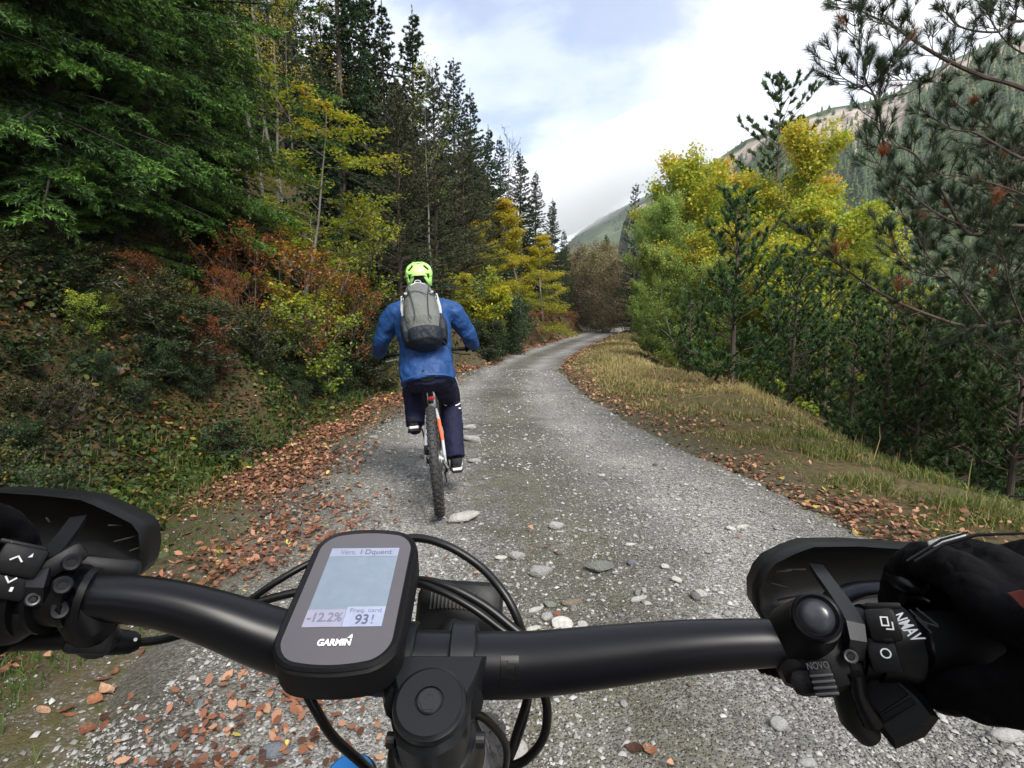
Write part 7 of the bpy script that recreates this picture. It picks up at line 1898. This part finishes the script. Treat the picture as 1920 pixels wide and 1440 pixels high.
k.tube([C(-250, 1215, .28), C(-40, 1200, .28), C(60, 1194, .282), C(130, 1196, .285), C(205, 1205, .292)], [0.0055, 0.0070, 0.0068, 0.0060, 0.0075], 14)
k.tube([C(-200, 1190, .27), C(-20, 1178, .27), C(30, 1182, .27)], [0.012, 0.013, 0.008], 14)
k.tube([C(205, 1203, .292), C(248, 1205, .298), C(262, 1204, .300)], [0.0070, 0.0058, 0.0038], 16)
k.tube([C(-30, 1160, .266), C(30, 1150, .266), C(70, 1140, .266)], [0.016, 0.014, 0.010], 14)
lb = part(k, 'brake_body', M_PLAST)
k = MB(); k.lathe([(0.0009, 0), (0.0011, 0.0004), (0.0009, 0.0008)], 10, facing(C(254, 1199, .2925))); part(k, 'screw', M_STEEL, lb)
k = MB(); k.tube([C(-40, 1118, .264), C(60, 1120, .268)], 0.0180, 28); box_at(38, 1052, .252, (0.0180, 0.0140, 0.010), R_(-14), -0.006, 0.002, k); box_at(12, 1092, .249, (0.0190, 0.0150, 0.010), R_(-10), -0.006, 0.002, k); box_at(45, 1022, .262, (0.0190, 0.0026, 0.014), R_(-14), -0.004, 0.001, k)
sl = part(k, 'switch_pod', M_PLAST)
k = MB(); Ms = facing(C(33, 1046, .2508), R_(-14))
for s_ in (-1, 1): k.box((0, 0, 0), (0.0034, 0.0007, 0.0003), Ms @ Matrix.Translation((s_ * 0.0011, -0.0002, 0.0006)) @ Matrix.Rotation(-s_ * 0.75, 4, 'Z'), 0)
k.add([Ms @ Vector(q_) for q_ in ((0.0034, 0.0010, 0.0007), (0.0050, 0.0016, 0.0007), (0.0046, 0.0034, 0.0007))], [(0, 1, 2)])
Ms = facing(C(18, 1088, .2478), R_(-10))
for s_ in (-1, 1): k.box((0, 0, 0), (0.0034, 0.0007, 0.0003), Ms @ Matrix.Translation((s_ * 0.0010, 0.0002, 0.0006)) @ Matrix.Rotation(s_ * 0.85, 4, 'Z'), 0)
k.box((0, 0, 0), (0.0012, 0.0020, 0.0003), Ms @ Matrix.Translation((0.0022, -0.0036, 0.0006)), 0)
part(k, 'arrow_symbols', M_WHITE, sl)
k = MB(); k.tube([C(-5, 1122, .264), C(-30, 1124, .263)], [0.0162, 0.0162], 32); lcl = part(k, 'grip_collar', M_BAR)
Mn = facing(C(2, 1045, .2535), R_(52)); tm_ = text_mesh('lettering', 'LOCK', 0.0065, Mn, M_WHITE, None, shear=0.3, width=0.013, bold=0.00015); tm_.parent = lcl;
grip((-32, -420), 1125, 1180)

# ------------------------------------------------------------------ the bike computer
BLc, BRc, TRc, TLc = C(528, 1212, .262), C(722, 1254, .252), C(771, 1022, .329), C(614, 1004, .336)
bm_c, tm_c = (BLc + BRc) / 2, (TLc + TRc) / 2
Yv = (tm_c - bm_c); Lg = Yv.length; Yv = Yv.normalized(); Xv = ((BRc - BLc) + (TRc - TLc)); Xv = (Xv - Yv * Xv.dot(Yv)).normalized(); Wd = ((BRc - BLc).length + (TRc - TLc).length) / 2
Mg = frameM((bm_c + tm_c) / 2, Xv, Yv)
comp = empty('bike_computer', (bm_c + tm_c) / 2, (0, 0, 0), 'bike computer in a black rubber case with a map screen beside the stem', 'bike computer')
def rrect(w_, h_, r_, n=7, bow=0.0):
    P_ = []
    for cx, cy, a0 in ((w_ / 2 - r_, h_ / 2 - r_, 0), (-w_ / 2 + r_, h_ / 2 - r_, 90), (-w_ / 2 + r_, -h_ / 2 + r_, 180), (w_ / 2 - r_, -h_ / 2 + r_, 270)):
        for i_ in range(n):
            a = R_(a0 + 90 * i_ / (n - 1)); P_.append((cx + r_ * math.cos(a), cy + r_ * math.sin(a)))
    # bowed short ends
    res = []
    for x, y in P_:
        e_ = max(0.0, 1 - (x / (w_ / 2)) ** 2) * bow; res.append((x, y + (e_ if y > 0 else -e_)))
    out2 = []
    for i_, p_ in enumerate(res):
        out2.append(p_); q_ = res[(i_ + 1) % len(res)]
        if abs(p_[0] - q_[0]) > w_ * 0.3:
            for j in range(1, 8):
                t_ = j / 8; x = p_[0] + (q_[0] - p_[0]) * t_; y0_ = (h_ / 2 if p_[1] > 0 else -h_ / 2); e_ = max(0.0, 1 - (x / (w_ / 2)) ** 2) * bow
                out2.append((x, y0_ + (e_ if y0_ > 0 else -e_)))
    return out2
def lp(mb, name, mat, parent=comp, ang=40):
    o = mb.build(name, mat, None, True, ang); o.parent = parent
    if parent is comp: o.matrix_parent_inverse = Matrix.Translation(-comp.location)
    return o
cw, chh = Wd + 0.0085, Lg + 0.006
k = MB(); k.prism(rrect(cw, chh, 0.0135, 9, 0.006), -0.021, 0.0008, Mg, 0.0030); k.prism(rrect(cw * 0.80, chh * 0.86, 0.012, 9, 0.004), -0.026, -0.020, Mg, 0.002)
case = lp(k, 'case', M_MATT)
vs = []; n_ = 0; k = MB(); o1 = rrect(cw, chh, 0.0135, 9, 0.006); o2_ = rrect(Wd + 0.001, Lg - 0.001, 0.0105, 9, 0.005)
r1 = [Mg @ Vector((x, y, 0.0005)) for x, y in [(x * 0.985, y * 0.99) for x, y in o1]]; r2 = [Mg @ Vector((x, y, 0.0020)) for x, y in [(x * 0.95, y * 0.97) for x, y in o1]]; r3 = [Mg @ Vector((x, y, 0.0009)) for x, y in o2_]
L_ = len(o1); k.add(r1 + r2 + r3, [(i_, (i_ + 1) % L_, L_ + (i_ + 1) % L_, L_ + i_) for i_ in range(L_)] + [(L_ + i_, L_ + (i_ + 1) % L_, 2 * L_ + (i_ + 1) % L_, 2 * L_ + i_) for i_ in range(L_)])
lp(k, 'bezel', M_MATT, case, 60)
M_GLASS = pmat('grey_glass', (0.080, 0.076, 0.083), 0.22, nscale=12, var=0.08, bstr=0.02, bdist=0.0002, spec=0.5)
k = MB(); k.prism(rrect(Wd, Lg, 0.0100, 9, 0.005), 0.0002, 0.0012, Mg); gls = lp(k, 'front_glass', M_GLASS)
def flat(name, x0, y0, x1, y1, z, c, rough=0.35, parent=gls):
    k = MB(); k.add([Mg @ Vector((x0, y0, z)), Mg @ Vector((x1, y0, z)), Mg @ Vector((x1, y1, z)), Mg @ Vector((x0, y1, z))], [(0, 1, 2, 3)])
    return lp(k, name, pmat(name, c, rough, nscale=160, var=0.07, bstr=0.0, spec=0.5), parent)
sx0, sx1 = -Wd * 0.365, Wd * 0.375; sy0, sy1 = -Lg * 0.300, Lg * 0.395
mapc = (0.165, 0.205, 0.255)
flat('map_screen', sx0, sy0, sx1, sy1, 0.0013, mapc)
flat('title_bar', sx0, sy1 - Lg * 0.085, sx1, sy1, 0.00145, (0.235, 0.26, 0.34))
flat('data_field', sx0, sy0, sx0 + (sx1 - sx0) * 0.49, sy0 + Lg * 0.135, 0.00145, (0.265, 0.255, 0.335)); flat('data_field', sx0 + (sx1 - sx0) * 0.50, sy0, sx1, sy0 + Lg * 0.155, 0.00145, (0.275, 0.305, 0.41))
inkm = pmat('screen_ink', (0.075, 0.085, 0.13), 0.5, nscale=50, var=0.05, bstr=0)
ink2 = pmat('screen_ink_pale', (0.13, 0.145, 0.20), 0.5, nscale=50, var=0.05, bstr=0)
def lab(s, x, y, size, mat=inkm, width=None, bold=0.0, par=gls, shear=0.0, z=0.0016, nm='lettering'):
    o = text_mesh(nm, s, size, Mg @ Matrix.Translation((x, y, z)), mat, None, width=width, bold=bold, shear=shear)
    o.parent = par; return o
lab('Vers.', -Wd * 0.17, sy1 - Lg * 0.043, 0.0055, ink2, width=Wd * 0.17); lab('I Dquent', Wd * 0.13, sy1 - Lg * 0.043, 0.0058, inkm, width=Wd * 0.34)
lab('-12.2%', sx0 + Wd * 0.185, sy0 + Lg * 0.070, 0.0080, ink2, width=Wd * 0.33, bold=0.00012)
lab('Freq. card', sx1 - Wd * 0.185, sy0 + Lg * 0.122, 0.0038, ink2, width=Wd * 0.30); lab('93', sx1 - Wd * 0.20, sy0 + Lg * 0.050, 0.0085, inkm, width=Wd * 0.125, bold=0.00015); lab('!', sx1 - Wd * 0.10, sy0 + Lg * 0.050, 0.0085, ink2, width=Wd * 0.02)
lab('GARMIN', -Wd * 0.015, -Lg * 0.415, 0.0052, M_WHITE, width=Wd * 0.30, bold=0.00022, nm='logo_lettering')
k = MB(); tx_, ty_ = Wd * 0.115, -Lg * 0.383; k.add([Mg @ Vector((tx_ - 0.0014, ty_, 0.0016)), Mg @ Vector((tx_ + 0.0012, ty_, 0.0016)), Mg @ Vector((tx_ + 0.0006, ty_ + 0.0024, 0.0016))], [(0, 1, 2)]); lp(k, 'logo_triangle', M_WHITE, gls)
k = MB(); k.tube([comp.location - Mg.to_3x3() @ Vector((0, 0, 0.024)), BC + VR * 0.012 + VX * -0.035 + VU * 0.004, BC + VX * -0.030], [0.012, 0.008, 0.008], 12, True, [(1.2, 0.6)] * 3); part(k, 'computer_mount', M_PLAST)

# ------------------------------------------------------------------ the rider holding this bar (gloves and sleeves; the rest sits behind the lens)
me_ = empty('person', (BC.x, -0.33, 0.0), (0, 0, 0), 'rider behind the near handlebar with a black gloved hand on the right grip', 'person')
def pa(o): o.matrix_parent_inverse = Matrix.Translation(-me_.location); return o
M_DARKJ = cloth('black_jacket_fabric', (0.010, 0.010, 0.012), 0.7, 16, 0.4)
gc = C(1905, 1210, .265); axr = (C(2000, 1214, .262) - C(1700, 1206, .270)).normalized()
gR = pa(glove(me_, gc, axr, VR * 0.95 + VU * 0.1, (VU * 0.95 - VR * 0.1).normalized(), 1, M_GLOVE, 0.0022, 0.98, 0, wrist=C(2260, 1010, .165), disp=0.006))
gc2 = C(-205, 1150, .258); axl = (C(-250, 1160, .256) - C(0, 1128, .264)).normalized()
gL = pa(glove(me_, gc2, axl, VR * 0.95 + VU * 0.1, (VU * 0.95 - VR * 0.1).normalized(), -1, M_GLOVE, 0.003, 0.98, 0, wrist=C(-600, 950, .165), disp=0.006))
k = MB(); k.box((0, 0, 0), (0.016, 0.0035, 0.006), facing(C(1775, 1013, .262), R_(16)), 0.0012); k.build('wrist_tab', M_PACKL, gR)
k = MB(); k.tube([C(1715, 1052, .245), C(1770, 1020, .243), C(1830, 1003, .24), C(1920, 1000, .235)], [0.0006, 0.0008, 0.0008, 0.0006], 8); k.tube([C(1700, 1052, .247), C(1765, 1012, .245), C(1815, 998, .243)], [0.0005, 0.0006, 0.0005], 8); k.build('knuckle_piping', M_BAR, gR)
k = MB(); k.prism([(-0.003, 0.002), (0.001, 0.003), (0.004, 0.002), (0.002, -0.0005), (0.0, -0.0035)], -0.001, 0.001, facing(C(1912, 1122, .200)), 0.0003); k.build('red_cuff_patch', pmat('dull_red', (0.17, 0.030, 0.022), 0.7, nscale=60, var=0.2), gR)
k = MB()
for sg, W_ in ((1, C(2260, 1010, .165)), (-1, C(-600, 950, .165))):
    k.tube(smooth_path([tuple(W_), (BC.x + sg * 0.40, -0.02, 1.17), (BC.x + sg * 0.33, -0.22, 1.30), (BC.x + sg * 0.19, -0.30, 1.43)], 4), np.linspace(0.036, 0.07, 13).tolist(), 14)
k.tube([(BC.x, -0.40, 0.95), (BC.x, -0.38, 1.08), (BC.x, -0.33, 1.25), (BC.x, -0.30, 1.40), (BC.x, -0.28, 1.47)], [1] * 5, 20, True, [(0.17, 0.12), (0.17, 0.12), (0.19, 0.125), (0.20, 0.10), (0.09, 0.07)], (0, 1, 0))
pa(remesh('jacket', k, M_DARKJ, me_, 0.012, 4, 0.015, 0.06))
k = MB(); k.ball((BC.x, -0.20, 1.62), (0.078, 0.098, 0.115), 18); k.tube([(BC.x, -0.27, 1.44), (BC.x, -0.22, 1.55)], 0.056, 12); k.ball((BC.x, -0.10, 1.61), (0.014, 0.02, 0.022), 8)
for sg in (1, -1): k.ball((BC.x + sg * 0.079, -0.21, 1.61), (0.010, 0.02, 0.032), 8)
pa(remesh('body', k, M_SKIN, me_, 0.009, 3))
k = MB(); k.ball((BC.x, -0.215, 1.655), (0.105, 0.135, 0.095), 18); pa(k.build('helmet', M_PLAST, me_))
k = MB()
for sg, (kx, ky, kz, ay, az) in ((1, (0.13, 0.06, 0.86, -0.03, 0.50)), (-1, (0.13, -0.02, 0.66, -0.16, 0.27))):
    k.tube(smooth_path([(BC.x + sg * 0.09, -0.34, 0.95), (BC.x + sg * 0.11, (ky - 0.34) / 2, (kz + 0.95) / 2), (BC.x + sg * kx, ky, kz), (BC.x + sg * 0.13, (ky + ay) / 2, (kz + az) / 2), (BC.x + sg * 0.13, ay, az)], 4), np.linspace(0.10, 0.05, 17).tolist(), 14)
pa(remesh('trousers', k, M_NAVY, me_, 0.012, 4, 0.01, 0.06))
for sg, ay, az in ((1, -0.03, 0.46), (-1, -0.16, 0.22)):
    k = MB(); k.tube([(BC.x + sg * 0.13, ay - 0.06, az - 0.02), (BC.x + sg * 0.13, ay + 0.03, az - 0.01), (BC.x + sg * 0.135, ay + 0.18, az - 0.035)], [1, 1, 1], 12, True, [(0.036, 0.04), (0.042, 0.045), (0.036, 0.02)], (0, 0, 1)); pa(k.build('shoe', M_SHOE, me_))

# ------------------------------------------------------------------ air: thin haze in one closed box round everything
hb2 = MB(); hb2.box((300, 760, 350), (3400, 1900, 800)); hzo = hb2.build('haze', None, None, False)
m = bpy.data.materials.new('haze_air'); m.use_nodes = True; t = NT(m.node_tree)
for n in list(t.n): t.n.remove(n)
o = t.node('ShaderNodeOutputMaterial'); pv = t.node('ShaderNodeVolumePrincipled')
pv.inputs['Color'].default_value = (0.93, 0.96, 1.0, 1); pv.inputs['Density'].default_value = 0.00016; pv.inputs['Anisotropy'].default_value = 0.2
t.link(pv.outputs[0], o.inputs['Volume'])
hzo.data.materials.append(m); tag(hzo, 'thin pale mountain haze', None, None, 'stuff')

# low cloud hanging on the far hill, a closed lumpy body of vapour
bm = bmesh.new(); bmesh.ops.create_icosphere(bm, subdivisions=5, radius=1.0)
for v_ in bm.verts:
    d_ = 1 + 0.42 * noise.fractal(v_.co * 1.7 + Vector((3, 1, 7)), 0.8, 2.1, 5)
    v_.co = Vector((v_.co.x * 330, v_.co.y * 190, v_.co.z * 85)) * d_
me = bpy.data.meshes.new('cloud'); bm.to_mesh(me); bm.free()
q = AT(1125, 332, 1300); co = link('cloud', me, None, None, True); co.location = q; co.rotation_euler = (0, R_(-22), 0)
m = bpy.data.materials.new('cloud_vapour'); m.use_nodes = True; t = NT(m.node_tree)
for n in list(t.n): t.n.remove(n)
o = t.node('ShaderNodeOutputMaterial'); pv = t.node('ShaderNodeVolumePrincipled')
pv.inputs['Color'].default_value = (1, 1, 1, 1); pv.inputs['Density'].default_value = 0.010; pv.inputs['Anisotropy'].default_value = 0.3
t.link(pv.outputs[0], o.inputs['Volume']); co.data.materials.append(m)
tag(co, 'low white cloud hanging on the top of the distant hill', None, None, 'stuff')
S.cycles.volume_bounces = 4
